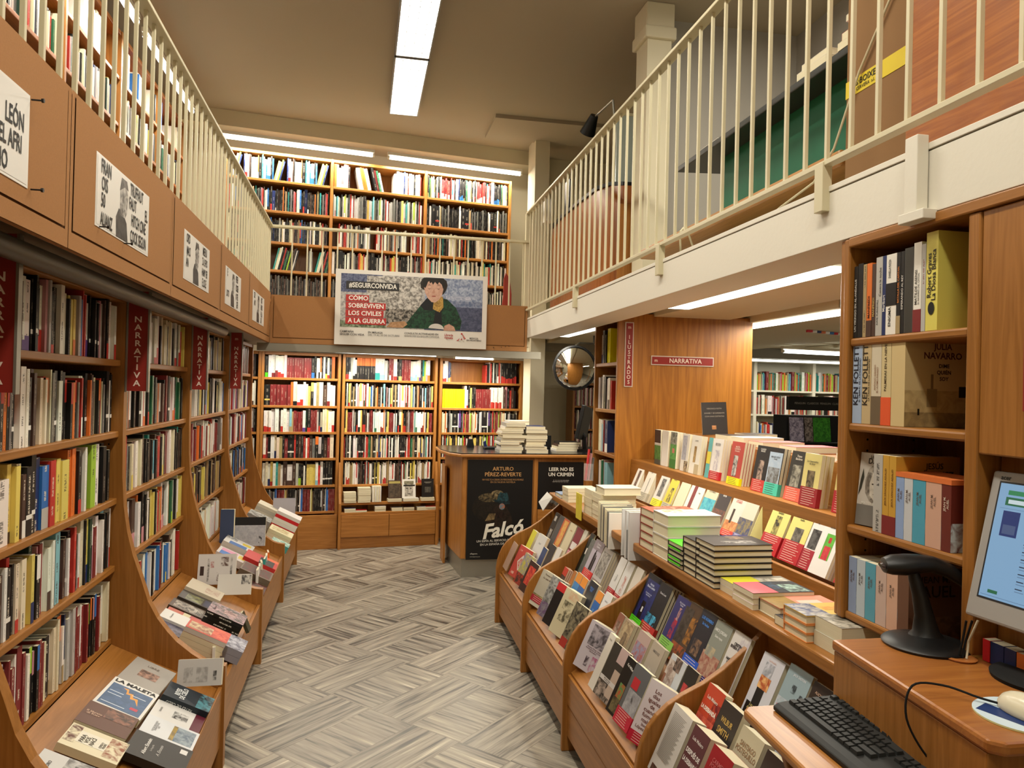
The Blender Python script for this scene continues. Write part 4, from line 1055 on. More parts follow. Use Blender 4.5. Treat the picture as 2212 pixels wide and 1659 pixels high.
mb = MB(); mb.tube([(1.52, 2.62, 2.27), (1.52, 2.50, 2.30), (1.57, 2.37, 2.36), (1.585, 2.28, 2.45), (1.59, 2.16, 2.66), (1.59, 1.95, 2.90)], .004); single('cable', mb, CREAMM, 'thin pale cable hanging in front of the cardboard box', 'cable', FR, smooth=True)
mb = MB(); mb.tube([(1.47, 3.28, 2.26), (1.46, 3.27, 2.36), (1.50, 3.30, 2.40), (1.56, 3.34, 2.30)], .005); single('cable', mb, CREAMM, 'short white cable loop at the foot of the right railing', 'cable', FR, smooth=True)
mb = MB(); mb.box(1.50, 1.56, 6.25, 6.45, 3.057, 3.24, T=None); single('paper_file', mb, WHITEP, 'white papers standing on the glossy counter above the railing', 'papers', Matrix.Identity(4) @ FR)
mb = MB(); mb.box(1.62, 1.64, 5.95, 6.1, 3.056, 3.34); single('upright_tablet', mb, BLACKP, 'thin black upright board on the glossy counter', 'board', FR)
# books and files lying on the dark table
for k, (x, y, w, h, c) in enumerate(((1.81, 2.60, .3, .035, 'w'), (1.82, 2.62, .26, .03, 'w'), (1.80, 2.36, .24, .03, 'i'), (1.81, 2.37, .22, .03, 'r'), (1.83, 2.36, .2, .03, 'w'), (1.82, 2.38, .2, .025, 'w'))):
    zz = 2.936 + (.036 * (k if k < 2 else k - 2))
    hero(FR @ book_matrix((x, y + w, zz), (0, -1, 0), (1, 0, 0)), w * .7, .2, h, c, ['lower pale book of the small pile on the dark gallery table', 'upper pale book of the small pile on the dark gallery table',
        'bottom book of the tall pile on the dark gallery table', 'red-edged book second from the bottom of the tall gallery pile', 'white book third from the bottom of the tall gallery pile', 'top book of the tall pile on the dark gallery table'][k])
# sheet left on the dark table
mb = MB(); mb.box(1.801, 1.90, 3.62, 3.85, 2.9355, 2.938, 'e8e4da'); single('paper_sheet', mb, PRINT, 'loose white paper at the far end of the dark gallery table', 'paper', FR, attrs=True)
# objects at back right of upper gallery corner
mb = MB(); mb.prism([(1.30, 2.14), (1.42, 2.14), (1.42, 2.55), (1.40, 2.70), (1.36, 2.76), (1.34, 2.70), (1.34, 2.55)], 7.3, 7.33, 'y'); single('chair_back', mb, flat('red_lacquer', '8a3028', .3), 'red rounded chair back at the right end of the back gallery', 'chair', bev=.003)
# ================================================================== banner and posters
bn = poster('banner', 'wide white printed banner tied across the back gallery railing', (-.236, 6.545, 1.963), (1, .006, .0), (0, 0, 1), 1.294, .636, 'ded9cf', [
    (.035, .235, .968, .945, '8f8b88', 'c2beb8'), (.035, .70, .30, .945, '39405e', '6a7088'), (.20, .45, .56, .93, '6f6a64', 'cbc6bd'), (.32, .30, .55, .5, '2c2823', 'a49c90'),
    (.58, .55, .968, .945, '6f7d9a', 'a9b2c4'), (.60, .50, .968, .64, '5d6a88', '8b93a8'), (.58, .235, .968, .56, '3a4058', '555a72'),
    (.72, .66, .89, .71, 'b8bccb', '8f97ad'), (.035, .235, .33, .32, '4f5a40', '9aa68a'),
    ('poly', [(.44, .25), (.50, .42), (.56, .58), (.63, .70), (.73, .66), (.79, .55), (.83, .37), (.82, .25)], '1d4a30', '102418'),
    ('poly', [(.55, .56), (.60, .68), (.66, .66), (.64, .50), (.58, .50)], '16161a'),
    ('poly', [(.635, .25), (.66, .62), (.69, .62), (.70, .25)], '141416'),
    ('poly', [(.635, .52), (.64, .66), (.70, .70), (.705, .55), (.68, .48)], '8a6a34', 'c09a4c'),
    ('poly', [(.552, .80), (.548, .87), (.562, .93), (.585, .945), (.70, .945), (.722, .91), (.730, .85), (.722, .79), (.708, .74), (.695, .72), (.585, .76)], '1c1613', '2c221c'),
    ('poly', [(.578, .86), (.574, .80), (.582, .73), (.600, .665), (.625, .615), (.648, .61), (.675, .65), (.694, .715), (.702, .79), (.700, .87), (.66, .90), (.61, .90)], 'cba590', 'bd9480'),
    ('poly', [(.565, .83), (.570, .94), (.62, .945), (.60, .90), (.592, .845), (.582, .80)], '1c1613'), ('poly', [(.60, .945), (.612, .865), (.622, .885), (.632, .85), (.645, .89), (.662, .855), (.672, .89), (.690, .86), (.700, .80), (.712, .88), (.70, .945)], '1c1613'),
    ('poly', [(.596, .805), (.608, .793), (.622, .800), (.608, .786)], '3a241c'), ('poly', [(.656, .808), (.668, .796), (.683, .806), (.669, .788)], '3a241c'), ('poly', [(.594, .835), (.608, .845), (.622, .836), (.608, .853)], '2a1c16'), ('poly', [(.655, .84), (.669, .85), (.684, .842), (.669, .858)], '2a1c16'),
    ('poly', [(.640, .80), (.648, .745), (.636, .733), (.626, .742)], 'b88874'), ('poly', ell(.639, .695, .015, .009), '9a5548'),
    ('poly', ell(.66, .25, .052, .075, a0=0, a1=180), 'c9c3bb'), ('poly', [(.71, .235), (.715, .30), (.745, .33), (.78, .29), (.79, .235)], 'c49a84', 'b08570'),
    ('poly', [(.33, .25), (.36, .32), (.45, .34), (.47, .30), (.44, .25)], 'b98f6a', '9c7650'),
    (.068, .74, .41, .845, '2e2c2c'), (.068, .575, .215, .665, 'b0302c'), (.068, .475, .325, .567, 'b0302c'), (.068, .375, .312, .467, 'b0302c'), (.068, .275, .33, .367, 'b0302c')]
    + [('poly', [(.80 + .0 + k * .012, .10 + k * .018), (.86 - k * .006, .135 + k * .018), (.858 - k * .006, .147 + k * .018), (.80 + k * .012, .112 + k * .018)], 'b0302c') for k in range(4)]
    + [('poly', ell(.832, .20, .006, .011), 'b0302c'), ('poly', [(.812, .10), (.826, .175), (.838, .175), (.852, .10), (.842, .10), (.832, .145), (.822, .10)], 'd8d4cc')],
    [('#SEGUIRCONVIDA', .240, .792, .058, 'e6e2d8', {'bold': .025, 'fit': .40}),
     ('CÓMO', .085, .62, .052, 'ece8de', {'bold': .025, 'align': 'LEFT'}), ('SOBREVIVEN', .085, .52, .052, 'ece8de', {'bold': .025, 'align': 'LEFT', 'fit': .30}),
     ('LOS CIVILES', .085, .42, .052, 'ece8de', {'bold': .025, 'align': 'LEFT', 'fit': .285}), ('A LA GUERRA', .085, .32, .052, 'ece8de', {'bold': .025, 'align': 'LEFT', 'fit': .31}),
     ('CAMPAÑA\nSEGUIR CON VIDA', .035, .155, .024, '2c2a2a', {'align': 'LEFT', 'bold': .015}), ('EN MÁLAGA', .215, .172, .022, '2c2a2a', {'align': 'LEFT', 'bold': .015}), ('DEL 19 AL 30 DE OCTUBRE', .215, .138, .022, '55524e', {'align': 'LEFT', 'bold': 0}),
     ('CONSULTA ACTIVIDADES EN', .45, .178, .022, '2c2a2a', {'align': 'LEFT', 'bold': .015}), ('WWW.MSF.ES/SEGUIRCONVIDA', .45, .142, .022, '55524e', {'align': 'LEFT', 'bold': 0, 'fit': .30}),
     ('Librería', .745, .175, .030, 'a8322c', {'bold': .02, 'sx': .8}), ('rayuela', .745, .140, .030, 'a8322c', {'bold': .02, 'sx': .85}),
     ('MEDICOS\nSIN FRONTERAS', .915, .128, .018, '3a3432', {'bold': .02})], cat='banner', th=.003)
BOYW = '9a948c'
def fp(y0, words, label, w=.545, z0=2.06, h=.212, tilt=.0, dark=True):
    arts = [(.015, .03, .985, .97, 'dedbd4')]
    if dark:
        arts += [('poly', [(.34, .02), (.33, .30), (.38, .45), (.46, .42), (.53, .30), (.56, .02)], '2a2a2a', '454545'),
                 ('poly', [(.40, .36), (.40, .80), (.44, .90), (.52, .88), (.55, .70), (.53, .45), (.50, .36)], 'b9b6b0', '5c5a57'),
                 ('poly', [(.39, .72), (.42, .93), (.52, .93), (.55, .80), (.48, .82), (.41, .74)], '3a3836', '6a6866')]
    poster('poster', label, (-.7575, y0, z0), (0, 1, tilt), (0, -tilt, 1), w, h, 'e2dfd8', arts, words)
fp(2.355, [('FRAN', .15, .85, .058, '1d1d1d', {'sx': .62, 'bold': .02}), ('OIS', .13, .62, .058, '1d1d1d', {'sx': .62, 'bold': .02}), ('50', .11, .39, .058, '1d1d1d', {'sx': .62, 'bold': .02}), ('ALIANZ', .17, .13, .055, '1d1d1d', {'sx': .55, 'bold': .02}),
            ('TRUFFAUT', .72, .86, .055, '1d1d1d', {'sx': .55, 'bold': .02}), ('FAUT', .64, .64, .055, '1d1d1d', {'sx': .6, 'bold': .02}), ('EL', .93, .62, .055, '1d1d1d', {'sx': .6, 'bold': .02}), ('HITCH CINE', .77, .40, .055, '1d1d1d', {'sx': .55, 'bold': .02}), ('COCK SEGUN', .77, .15, .055, '1d1d1d', {'sx': .52, 'bold': .02})],
   'white poster with black condensed words and a profile portrait on the second fibreboard panel')
fp(1.37, [('LOUF', .62, .86, .058, '1d1d1d', {'sx': .62, 'bold': .02}), ('LEÓN', .86, .64, .058, '1d1d1d', {'sx': .62, 'bold': .02}), ('EN EL AFRI', .78, .40, .056, '1d1d1d', {'sx': .6, 'bold': .02}), ('ICANO', .70, .15, .058, '1d1d1d', {'sx': .62, 'bold': .02})],
   'white poster with only black words, cut by the left frame edge', dark=False, w=.54, z0=2.05)
fp(3.45, [('ORD', .13, .85, .055, '1d1d1d', {'sx': .6, 'bold': .02}), ('MACI', .15, .6, .055, '1d1d1d', {'sx': .55, 'bold': .02}), ('ÁN', .11, .36, .055, '1d1d1d', {'sx': .6, 'bold': .02}), ('MERUI', .78, .85, .055, '1d1d1d', {'sx': .6, 'bold': .02}), ('Z AL FRO', .79, .62, .05, '1d1d1d', {'sx': .55, 'bold': .02}), ('HAMY YER', .79, .38, .05, '1d1d1d', {'sx': .55, 'bold': .02}), ('E LOLE', .78, .15, .055, '1d1d1d', {'sx': .55, 'bold': .02})],
   'white poster with black words around a bearded portrait on the third fibreboard panel')
fp(4.455, [('E', .1, .85, .06, '1d1d1d', {'sx': .6, 'bold': .03}), ('PREFI', .70, .85, .055, '1d1d1d', {'sx': .6, 'bold': .03}), ('ROSER', .72, .6, .055, '1d1d1d', {'sx': .55, 'bold': .03}), ('A TER', .72, .36, .055, '1d1d1d', {'sx': .55, 'bold': .03}), ('LOI TO', .14, .3, .05, '1d1d1d', {'sx': .5, 'bold': .03}), ('GER', .75, .14, .055, '1d1d1d', {'sx': .55, 'bold': .03})],
   'white poster with black words on the fourth fibreboard panel')
fp(5.535, [('ZER', .13, .85, .055, '1d1d1d', {'sx': .6, 'bold': .03}), ('AN O', .15, .6, .055, '1d1d1d', {'sx': .5, 'bold': .03}), ('NOST', .74, .85, .055, '1d1d1d', {'sx': .55, 'bold': .03}), ('RUNDO', .75, .6, .055, '1d1d1d', {'sx': .5, 'bold': .03}), ('HI L LA', .75, .36, .055, '1d1d1d', {'sx': .5, 'bold': .03}), ('LOR', .72, .14, .055, '1d1d1d', {'sx': .55, 'bold': .03})],
   'white poster with black words on the fibreboard panel at the gallery corner', w=.62)
# pins
PINL = [(1.915, 2.255, 'black push pin at the top corner of the left edge poster'), (1.925, 2.052, 'black push pin at the bottom corner of the left edge poster'), (2.39, 2.062, 'black push pin under the left corner of the profile poster'), (2.62, 2.056, 'black push pin under the middle of the profile poster')]
for y, z, lb in PINL:
    mb = MB(); mb.cyl((-.757, y, z), (-.735, y, z), .002, 6); mb.cyl((-.735, y, z), (-.73, y, z), .005, 8); single('push_pin', mb, BLACKP, lb, 'pin')
for k, x in enumerate((1.13, 1.20, 1.235, 1.265)):
    mb = MB(); mb.cyl((x, 6.584, 1.985 + .005 * k), (x, 6.57, 1.985 + .005 * k), .003, 6); single('push_pin', mb, BLACKP, 'small dark pin on the fibreboard right of the banner', 'pin', group='row of dark pins right of the banner')

# ================================================================== books on shelves
NEAR = 'books on the nearest full left bookcase'
rows1 = [(1.70, 'k30 w30 w24/r w24 k14 y18 y20 y22/o g14 s20 b16 r12 N24 r12 w30/v w30/v k14/wm k14/wm k14/wm k14/wm k14/wm k14/r w20/r p16 s16 N16 k22/r'.replace('/wm', '/wm'), 'top shelf'),
         (1.41, 'g20 k22/wm k30/wm w34 k22/wm k26 k18/rt k18/rt o20 k14/rt g14 k26/wm r14/w w34 w18 k22/wm o12 N20 N18 N18 i22 i16 k20/ot r14 i10', 'second shelf'),
         (1.137, 'k24 k20 N26 w44^19 y14/N y14 i14 N12/w k22/wm k16/wm n20 b26/s r20 y18 y16 y30 o14 o14 o14 k16/r g12 w10 g12 N14 l28 w20 k18 k18 k16 k12', 'third shelf'),
         (.862, 'w30 w26/N w18 k14 c40^24 k28 w12/r N22 k12/wm w16 k28/wm r20^23 k12 i22/r w14/r i30 k10 r12/y y20/n d24 k26/wt p10 m24', 'fourth shelf'),
         (.565, 'i20 k30 w20/t i22 i16 g12 k34/ot w16/t n10/w s22 s18 s24 m10 i12 m22 w12/m m34 m18 m18 w20 k18/lt k16/ot k14/pt k18/bt m18 m18 m18', 'bottom shelf')]
for z, row, nm in rows1:
    row = row.replace('k14/wm', 'k14/wm')
    fill(row, I4, 2.19, 1.165, z + .0005, -.975, 'L', hmax=.262 if z > .6 else .28, indiv='%s, nearest left case' % nm, group='books on the %s of the nearest left bookcase' % nm)
rows2 = [(1.70, 'w14 k12 w22/r k10 w16/r r10 k12 i14 y12 i14 i12 t12 k10 y12 i12 i12 i12 i10', 'top shelf'),
         (1.41, 'k12 k14 k14 g14 o14 w14/N N14 k12 m14 m12 k20/wm w14 r14 w16/o w14/o k12/r k14 G14 G14 w10/r', 'second shelf'),
         (1.137, 'c12/w k14 N16 r22 g10 k12 i14/y N12 m20 w20 i14 i14 i12 N14 k12 k12 k14 k12 T14 N12 k12', 'third shelf'),
         (.862, 'y14 y12 k10 y14 i12 r14 t10 o14/r w12 N24/p k16/wm w20 o12 G14/l k20/p k14 w14 k10 w16/y i8', 'fourth shelf'),
         (.565, 'k30 w22 b12/y w14 b14 w10 N18/r k16 w28 w24 b10 G12 m10 r12', 'bottom shelf')]
for z, row, nm in rows2:
    fill(row, I4, 3.41, 1.165, z + .0005, -.975, 'L', hmax=.262, indiv='%s, second left case' % nm, group='books on the %s of the second left bookcase' % nm, scale=1.9 if z > .6 else 1.6)
R3 = ['k12 i14 i12 t12 i12 k12 n14 s12 i12', 'k12/o b14 k10 s10 y12/t y12 k14 k10 i14 k12 w12 w16 w14', 'o16 o10 g20/w N16 w12 r8 w12 w12/m m20 m18 w10 m12 k8 w12 w10', 'k12 k10 y14/r y12 t12 N12 N14 k12/o k14 t10 N20', 'w40 w12 r8 i10 w8 N12 k12']
for z, row in zip((1.70, 1.41, 1.137, .862, .565), R3): fill(row, I4, 4.63, 1.2, z, -.975, 'L', scale=1.7)
R4 = ['m12 N12 m12 s12 m10', 'm12 k12 w12 N12 i12 r8 i12 v12 w12', 'i12 r10 G10 w14 w16 w14/r b8 m14 m14 N20', 'k14 k12/o k16 k14 b10 w10 N10 w12/r i14', 'k12 s14 m14 N12 w12 i10']
for z, row in zip((1.70, 1.41, 1.137, .862, .565), R4): fill(row, I4, 5.90, 1.15, z, -.975, 'L', scale=1.7)
LB = [['k18/L w20 w20/m w16/m w16/r w18/r w14 m14*10 k18/b k12 w10 w10/k o8/w k10 w12 k12/l w14/r k14 o18', 'k24/ym m16*6 o12 i18/k w14/r*2 w12 i12 y12 k12/yt w12 t14 w18 N18 w14/m w12 w12',
       'w12/r*3 w20 w20 N10 w12/r w16 w16 c12/t t8 m16 m10 m14 m10 w14/v d10 k18/r m8*4 w10 k8/r i12/n i12 i10 y8 w20 w14/r', 'w12/r m8 k12/wm w16 i10/n i12 t14 k10 m14 k30/wm r8 k12 N12 k12 r10/r w8 r10 N14 g14 k14/ot s14/k k14 N14 m12 i18',
       'w14 i12 w12/n y12/r w14 T10 t14 w12 N20 w24/N N16 s12 k12/l k12 w8 k8 y14*3 w12/c r12 w12 k12/wm k12/wm k12/wm k12/wm', 'k16*5 w10/k g10 N12 k14/wm w12 b8 b14 m16*5 i12 y8 t12 N8'],
      ['k14/r k10/w s12 w10/k w10/k k14/ot*7 w24/T w24/c s16 N8 m12/w m12 w18/r k10 k16/y m12*4 w12/c*3 w10/y w10/v k12 T8/y l8 w10/p w14/o', 'k12 w10 k8 y14/r t12 k14/wm t16 k14/wm w16 p10 w10 y20/w w12 r8 w12/G m14 w18 t8 y14 b14 w8 k14 N8 t14 o10 k28 w10 k16/o c14 k14 p8',
       'k8/y y16 m12*4 w10 N8 w10/c k10 k14/r w22/k y14 o8 k26/r N18 w10 g10 m12*3 w10 T8 w18/G w18 w18 w14/m w14/m o8 w14 k8', 'r10 k12 w8 k16/wm w14 k14 k10 w12 w12 w12 k12/r k16/wm*3 N16/r w8 r12 r12 G12 G12 t12 t12 k24/wm i12 i16/o n14 y12/n w14 k8 i14 T8 w10',
       'k12 i12 w10/r w12/r w10/r t10 t10 t10 w12 w12 w8 r10/w w12 k10 N12 N10 N10 k20 r10 w10 k8/G r8 G8 w12 w12 k20/wm y14 k14/wm y10 y10 w12'],
      ['w10/r w12/r w10 n10/y k8/o _220 r8 k12 w8 r8 k10 w8 k10 w8 k8/w r8 w10 k14/r*7', 'Y12*10 w10 w8/r k10 y8 k12 k10 m10*8 w12/r*5 w8 N12 p10 k12 r12 N12 k12', 'i12 i12 i12 o8/w w10/o k12 k12 w10 s16 k60/wm w10 v24/k k12 g12 r10 k10/r y8 m12 m12 m10 i10 l8 m10',
       'N8 w12 k12 r16 T10 y14 k10 y14 y14 k16 N10 k10 y18 k10/r w14/l l10 w14 k10 l8 r12 r12', 'w12 N12 m12 k12 w12 N14 i12 k12'],
      ['r12 k12 N12 k10 m12 k12', 'w14/N w14 i12 k10', 'w20/m k12 v10 k12', 'i14 w10/r k14 k12', 'N14 t12 k14 g12']]
for rows, x0, L_, sc in ((LB[0], -.752, .70, .82), (LB[1], .018, .905, 1.0), (LB[2], 1.018, .855, 1.0), (LB[3], -1.68, .86, 1.2)):
    for z, row in zip(LZ + (.37,), rows): fill(row, FB, x0, L_, z, .062, 'B', hmax=.245, scale=sc)
UB = [['y14> w16> l14> n14> _60 n12 w20/r w14 N10 k10 w14*4 o8/w k30 T12 c12 w14 b12 w28/b k14 b14', 'r10 k10 w14 w10 b14/k k14 k14/r n26 k12/w k12 N14 k14 k14 o8 k14 t12 k12 T10 k12 g14 k14 p10', 'i10 r14 N12 k14 N12 t14 r12/n b12 k14 n12 k14 k14 k12 s14 k12 i12 w12 k14 k14 k12 i14', '_20 T14> i12> w14> k10> k10> r12> k14> G12> k12> l12> k14> N12> k10> w10> k12> _140 s10 w10 g10', 'k14 N14 k12 g14 k14 N12'],
      ['o14 w10 w14 p14/w p14 p10 k10 _50 w18< o10< o10< w18< _20 k12< m12< G12< w12< _60 w14 w14 w14 w12 n8 w14 r8 w16 w12 k8 w14 w10 r8', 's12 w12/p T10 c10 i12 g14 k12 s14 l10/w i12 w10 k14 g12 r12 w14 m10 s14 s14 s14 g14 g14 g12 k14 k14 g10 y20', '_60 r10/w w12 w10 N10 r10 r12 m10 w12 i12 k10 s10 t12 N12 k10 s14 w10 o8 g14 k12 w12/k k12 s14 w14 w14 w12 g8', 'w14 w10 k12 N12 k10 k40 k20 w12/r k12 w12 s12 k10 N10 m10 s12 g12 k14 N12 r10 o10 y14 y14 r10', 'k12 g12 k12'],
      ['k8/y k10 G14 t8 w14 w12 y10/w k16 w12 k10/r k12 i14 m22/w m18/w m14/w r8 m22/w k10 r8 T10/w w14 r8 k12 w28 n10 k12/b k12/b k12/b k12/b', 'k14 k12 w12 w8 k40 k40/rm w8 t10 k10/r g14 k14 g14 k16 g14 k12 k14 k14 g12 k12 k14', 'i14 t20 N12 k8 i14 k12 r8 k14 k12 o10 k12 N12 k14 T10 k12 k14 N14 k14 w16 i20 w20', 'i20 i18 r14 T10 w14 w14 k14 w10 N10 w12 w12 k14 w10 i12 k12 k14 w16/r w14 k14 i14 k10 y12 T16', 'k14 w12 k16 w10']]
for rows, x0, L_ in ((UB[0], -1.12, .93), (UB[1], -.155, .91), (UB[2], .79, .885)):
    for z, row in zip(UZ, rows): fill(row, FB, x0, L_, z, .003, 'B', hmax=.25)
UL = ['w40 _120 w24 w18 i20 w26 k14 w20 b14 w18 _160', 'G18 g14 n16 k14 i14 k12 r16 k14 w14 y14 d18 i14 w20 s16 w16 k14', 'i12 w12 k14 w12 i14 r12 p12 i14 N14 k12 w18 y12 s14', 'w12 k12 i12 N14 w12 k14 r12 T12 k12 w14', 'k14 w12 r12 N12 w12 k12 b12 i12']
for j, (a, b) in enumerate(((1.64, 2.54), (2.58, 3.48), (3.52, 4.42), (4.46, 5.36), (5.40, 6.30), (6.34, 7.16))):
    for z, row in zip((3.6, 3.295, 2.99, 2.69, 2.40), UL):
        tk = row.split(); R.shuffle(tk); fill(' '.join(tk), I4, a, b - a, z, -1.605, 'L', hmax=.26, scale=1.15)
FW = ['l22 o18 y16 t12 s10 T14 c12 n14 m40 l14 t14 o16 T18 m12 G20 w34 t24 p14 r12', 'r14 g14 i18 m14 G14 w40 t14 o14 i12 w50/k p12 g12 r12 m14 s14 p12 r12 t12', 't18 i14 w12/n n14 b14 w14 o14 p12 g14 w12 r14 R18 r14 w28/k n14', 'g14 i12 r14 w12 k14 o12']
for j, (a, b) in enumerate(((4.275, 4.735), (4.785, 5.535), (5.585, 6.475), (6.525, 7.275))):
    for z, row in zip((1.685, 1.39, 1.06, .75), FW):
        tk = row.split()
        if j != 1: R.shuffle(tk)
        fill(' '.join(tk), I4, a, b - a, z, 8.605, 'B', hmax=.30)
for z in (1.44, 1.16, .9): fill('m12 N12 i12 w12 p12 k12 t12 w12', I4, 2.55, .83, z, 8.905, 'B', hmax=.24)
# flat piles on the ledges of the middle lower back bookcase
def pile(F, x, y, z, n, w, h, t, cols, lab, up=(0, 1, 0), right=(1, 0, 0), group=None, hard=False, top=None, jit=.004, **kw):
    """n books lying flat, cover up; lab: text naming the pile"""
    for k in range(n):
        tt = t[k] if isinstance(t, (list, tuple)) else t
        if n == 1: lb = lab
        else: lb = '%s book %s' % ('bottom' if k == 0 else 'top' if k == n - 1 else ORD[k] + ' from bottom', lab)
        kk = dict(kw)
        if k == n - 1 and top: kk.update(top)
        c = cols[k % len(cols)]
        M = F @ book_matrix((x + jit * (R.random() - .5), y + jit * (R.random() - .5), z), right, up)
        fc = ('front', 'back', 'spine', 'fore', 'head', 'foot') if k == n - 1 else ('spine', 'fore', 'head', 'foot')
        hero(M, w, h, tt, kk.pop('cov', c), lb, group=group if n > 1 else None, hard=hard, faces=fc, spine=kk.pop('spine', c), back=kk.pop('back', c), **kk)
        z += tt + .0006
    return z
pile(FB, .02, -.02, .4555, 6, .12, .075, .017, ['i'], 'in the white pile at the left of the back ledge', group='left white pile on the back ledge')
pile(FB, .16, -.02, .4555, 8, .125, .075, .018, ['i'], 'in the second white pile on the back ledge', group='second white pile on the back ledge')
fill('w14 i12 w14 i12 w12 i12 w10', FB, .30, .17, .4555, -.02, 'B', hmax=.17, wbase=.075, cyc=False)
pile(FB, .46, -.02, .4555, 2, .14, .075, .014, ['i'], 'of the low pile under the brown face-out book', group='low pile under the brown face-out book')
pile(FB, .615, -.02, .4555, 2, .16, .075, .014, ['w'], 'of the low pile under the face portrait book', group='low pile under the portrait book')
pile(FB, .80, -.02, .4555, 2, .14, .075, .016, ['i'], 'of the low pile under the black face-out book', group='low pile under the black face-out book')
hero(FB @ book_matrix((.465, .015, .486), (1, 0, 0), (0, .15, 1)), .13, .18, .015, 'N', 'brown face-out book standing on the back ledge', art=[(.05, .05, .95, .8, '3a3028', '5a4c3c'), (.05, .82, .95, .95, 'a89a58')])
hero(FB @ book_matrix((.605, .015, .486), (1, 0, 0), (0, .12, 1)), .14, .19, .015, 'w', 'white face-out book with a drawn face on the back ledge', art=[(.2, .08, .8, .75, 'c9c2b4', '8c867c'), (.15, .72, .85, .9, '8f8a70', '6a6654'), (.1, .62, .95, .70, '26241f'), (.3, .48, .42, .53, '3a3630'), (.58, .48, .7, .53, '3a3630'), (.42, .2, .58, .24, '4a443c')])
hero(FB @ book_matrix((.81, .015, .492), (1, 0, 0), (0, .12, 1)), .125, .185, .015, 'k', 'black face-out book with a round emblem on the back ledge', art=[(.25, .25, .75, .55, '3c3a36', '5c584e'), (.2, .8, .8, .83, '8a8478'), (.3, .75, .7, .77, '8a8478')])
XS = [(.03, 'n', 2, .02), (.14, 'R', 1, .02), (.33, 'w', 2, .025), (.50, 'g', 2, .018), (.62, 'N', 2, .018), (.76, 'w', 2, .016), (.85, 'r', 2, .018)]
for x, c, n, t_ in XS:
    pile(FB, x, -.018, .3605, n, .11, .07, t_, ['i'], {'n': 'with navy top in the lower back ledge', 'R': 'single book with red cover lying low on the back bookcase', 'w': 'in the white low pile at %s of the lower back ledge' % ('left' if x < .5 else 'right'), 'g': 'in the grey low pile of the lower back ledge', 'N': 'in the brown low pile of the lower back ledge', 'r': 'in the red topped low pile at the right of the lower back ledge'}[c], top=dict(cov=c), group='low flat piles above the two drawers')

# case beside the end panel
ROT = [(1.823, 's20/n N14 k18 k12 Y30 ', .26), (1.498, 's18 g14 w20 k26 w24 w20/N r12', .28), (1.191, 'i12 w12 w12 c12 m10 N8 n28/w', .24), (.90, 'k12 w10 w14 s12 G8 p10 c30/w', .24)]
for z, row, hm in ROT:
    fill(row, FR, 5.33, .45, z + .0005, 1.712, 'N', hmax=hm, wbase=.19, indiv='%s shelf, case beside end panel' % {1.823: 'top', 1.498: 'second', 1.191: 'third', .90: 'lowest'}[z], group='books in the case beside the wooden end panel', cyc=False, scale=2.2)
# ================================================================== near right bookcase books
def ncb(y, z, w, h, t, c, label, set_=.006, **kw):
    """spine faces the aisle, front cover faces the camera; y = far side of the book"""
    M = FR @ book_matrix((1.437 + set_, y, z + .0008), (1, 0, 0), (0, 0, 1)) 
    # x axis (out of the cover) must be -y
    M = FR @ Matrix.Translation((1.437 + set_, y, z + .0008)) @ Matrix.Rotation(radians(-90), 4, 'Z')
    return hero(M, w, h, t, c, label, bonus=3, **kw)
y = 1.948
TOP = [(.016, .205, 'k', 'leftmost black book with white lettering, top shelf of right bookcase', dict(stexts=[('UN VIKINGO EN AL-ANDALUS', .5, .45, .011, 'd0ccc4')]), .13),
       (.022, .21, 'k', 'black book with a pale flame mark, top shelf of right bookcase', dict(art=[(.1, .1, .6, .4, '9a9a96', '2a2a2a')], texts=[('U', .3, .75, .03, 'd8d4cc')]), .13),
       (.014, .205, 't', 'slim tan book between black and orange books, top right bookcase', dict(sink='k'), .13),
       (.021, .205, 'o', 'orange and yellow book with a dark foot, top shelf of right bookcase', dict(stexts=[('MANFREDI', .5, .4, .013, '3a1c10')], band=('N', 0, .22)), .13),
       (.015, .20, 'N', 'slim dark brown book with gold spine letters, top right bookcase', dict(stexts=[('MANFREDI', .5, .4, .011, 'c8a860')]), .13),
       (.026, .215, 's', 'light grey book with dark script title, top right bookcase', dict(stexts=[('KATE FURNIVALL', .3, .3, .009, '2c2a28'), ('Contra la noche', .7, .68, .012, '3c3a38')]), .13),
       (.013, .215, 'n', 'slim dark blue book with white script, top right bookcase', dict(stexts=[('Marlbert', .5, .4, .013, 'dcd8d0')]), .13),
       (.040, .215, 'w', 'thick white book with a black middle band, top right bookcase', dict(stexts=[('DANIELLA PIAZZA', .35, .82, .012, '2c2a28', .05), ('ENIGMA', .4, .22, .014, '2c2a28', .07)], band=('k', .36, .64)), .15),
       (.014, .215, 'k', 'black book with orange lettering and tan foot, top right bookcase', dict(stexts=[('BATALLA DEL CAPITAN', .5, .6, .009, 'd88030')], band=('t', 0, .22)), .15),
       (.013, .215, 'k', 'black book with white capitals along the spine, top right bookcase', dict(stexts=[('ESPERANDO AL REY', .5, .5, .010, 'dcd8d0')]), .15),
       (.032, .22, 'g', 'thick dark textured book, top shelf of right bookcase', dict(spine='3c3a34', art=[(0, 0, 1, 1, '2a2824', '5a564c')]), .16),
       (.027, .228, 'w', 'white book with black label and maroon foot, top right bookcase', dict(stexts=[('MATILDE ASENSI', .35, .50, .012, '3a3836', .1), ('EL REGRESO DEL CATON', .7, .48, .007, '3a3836', .1)], band=('m', 0, .25)), .16),
       (.014, .22, 's', 'slim grey book left of the yellow book, top right bookcase', dict(sink='m'), .15),
       (.040, .245, 'd8cc62', 'tall yellow book with black title, right end of top shelf', dict(stexts=[('Robert Graves', .30, .56, .020, '1e1c18', .11), ('La Diosa Blanca', .68, .56, .020, '1e1c18', .13)]), .15)]
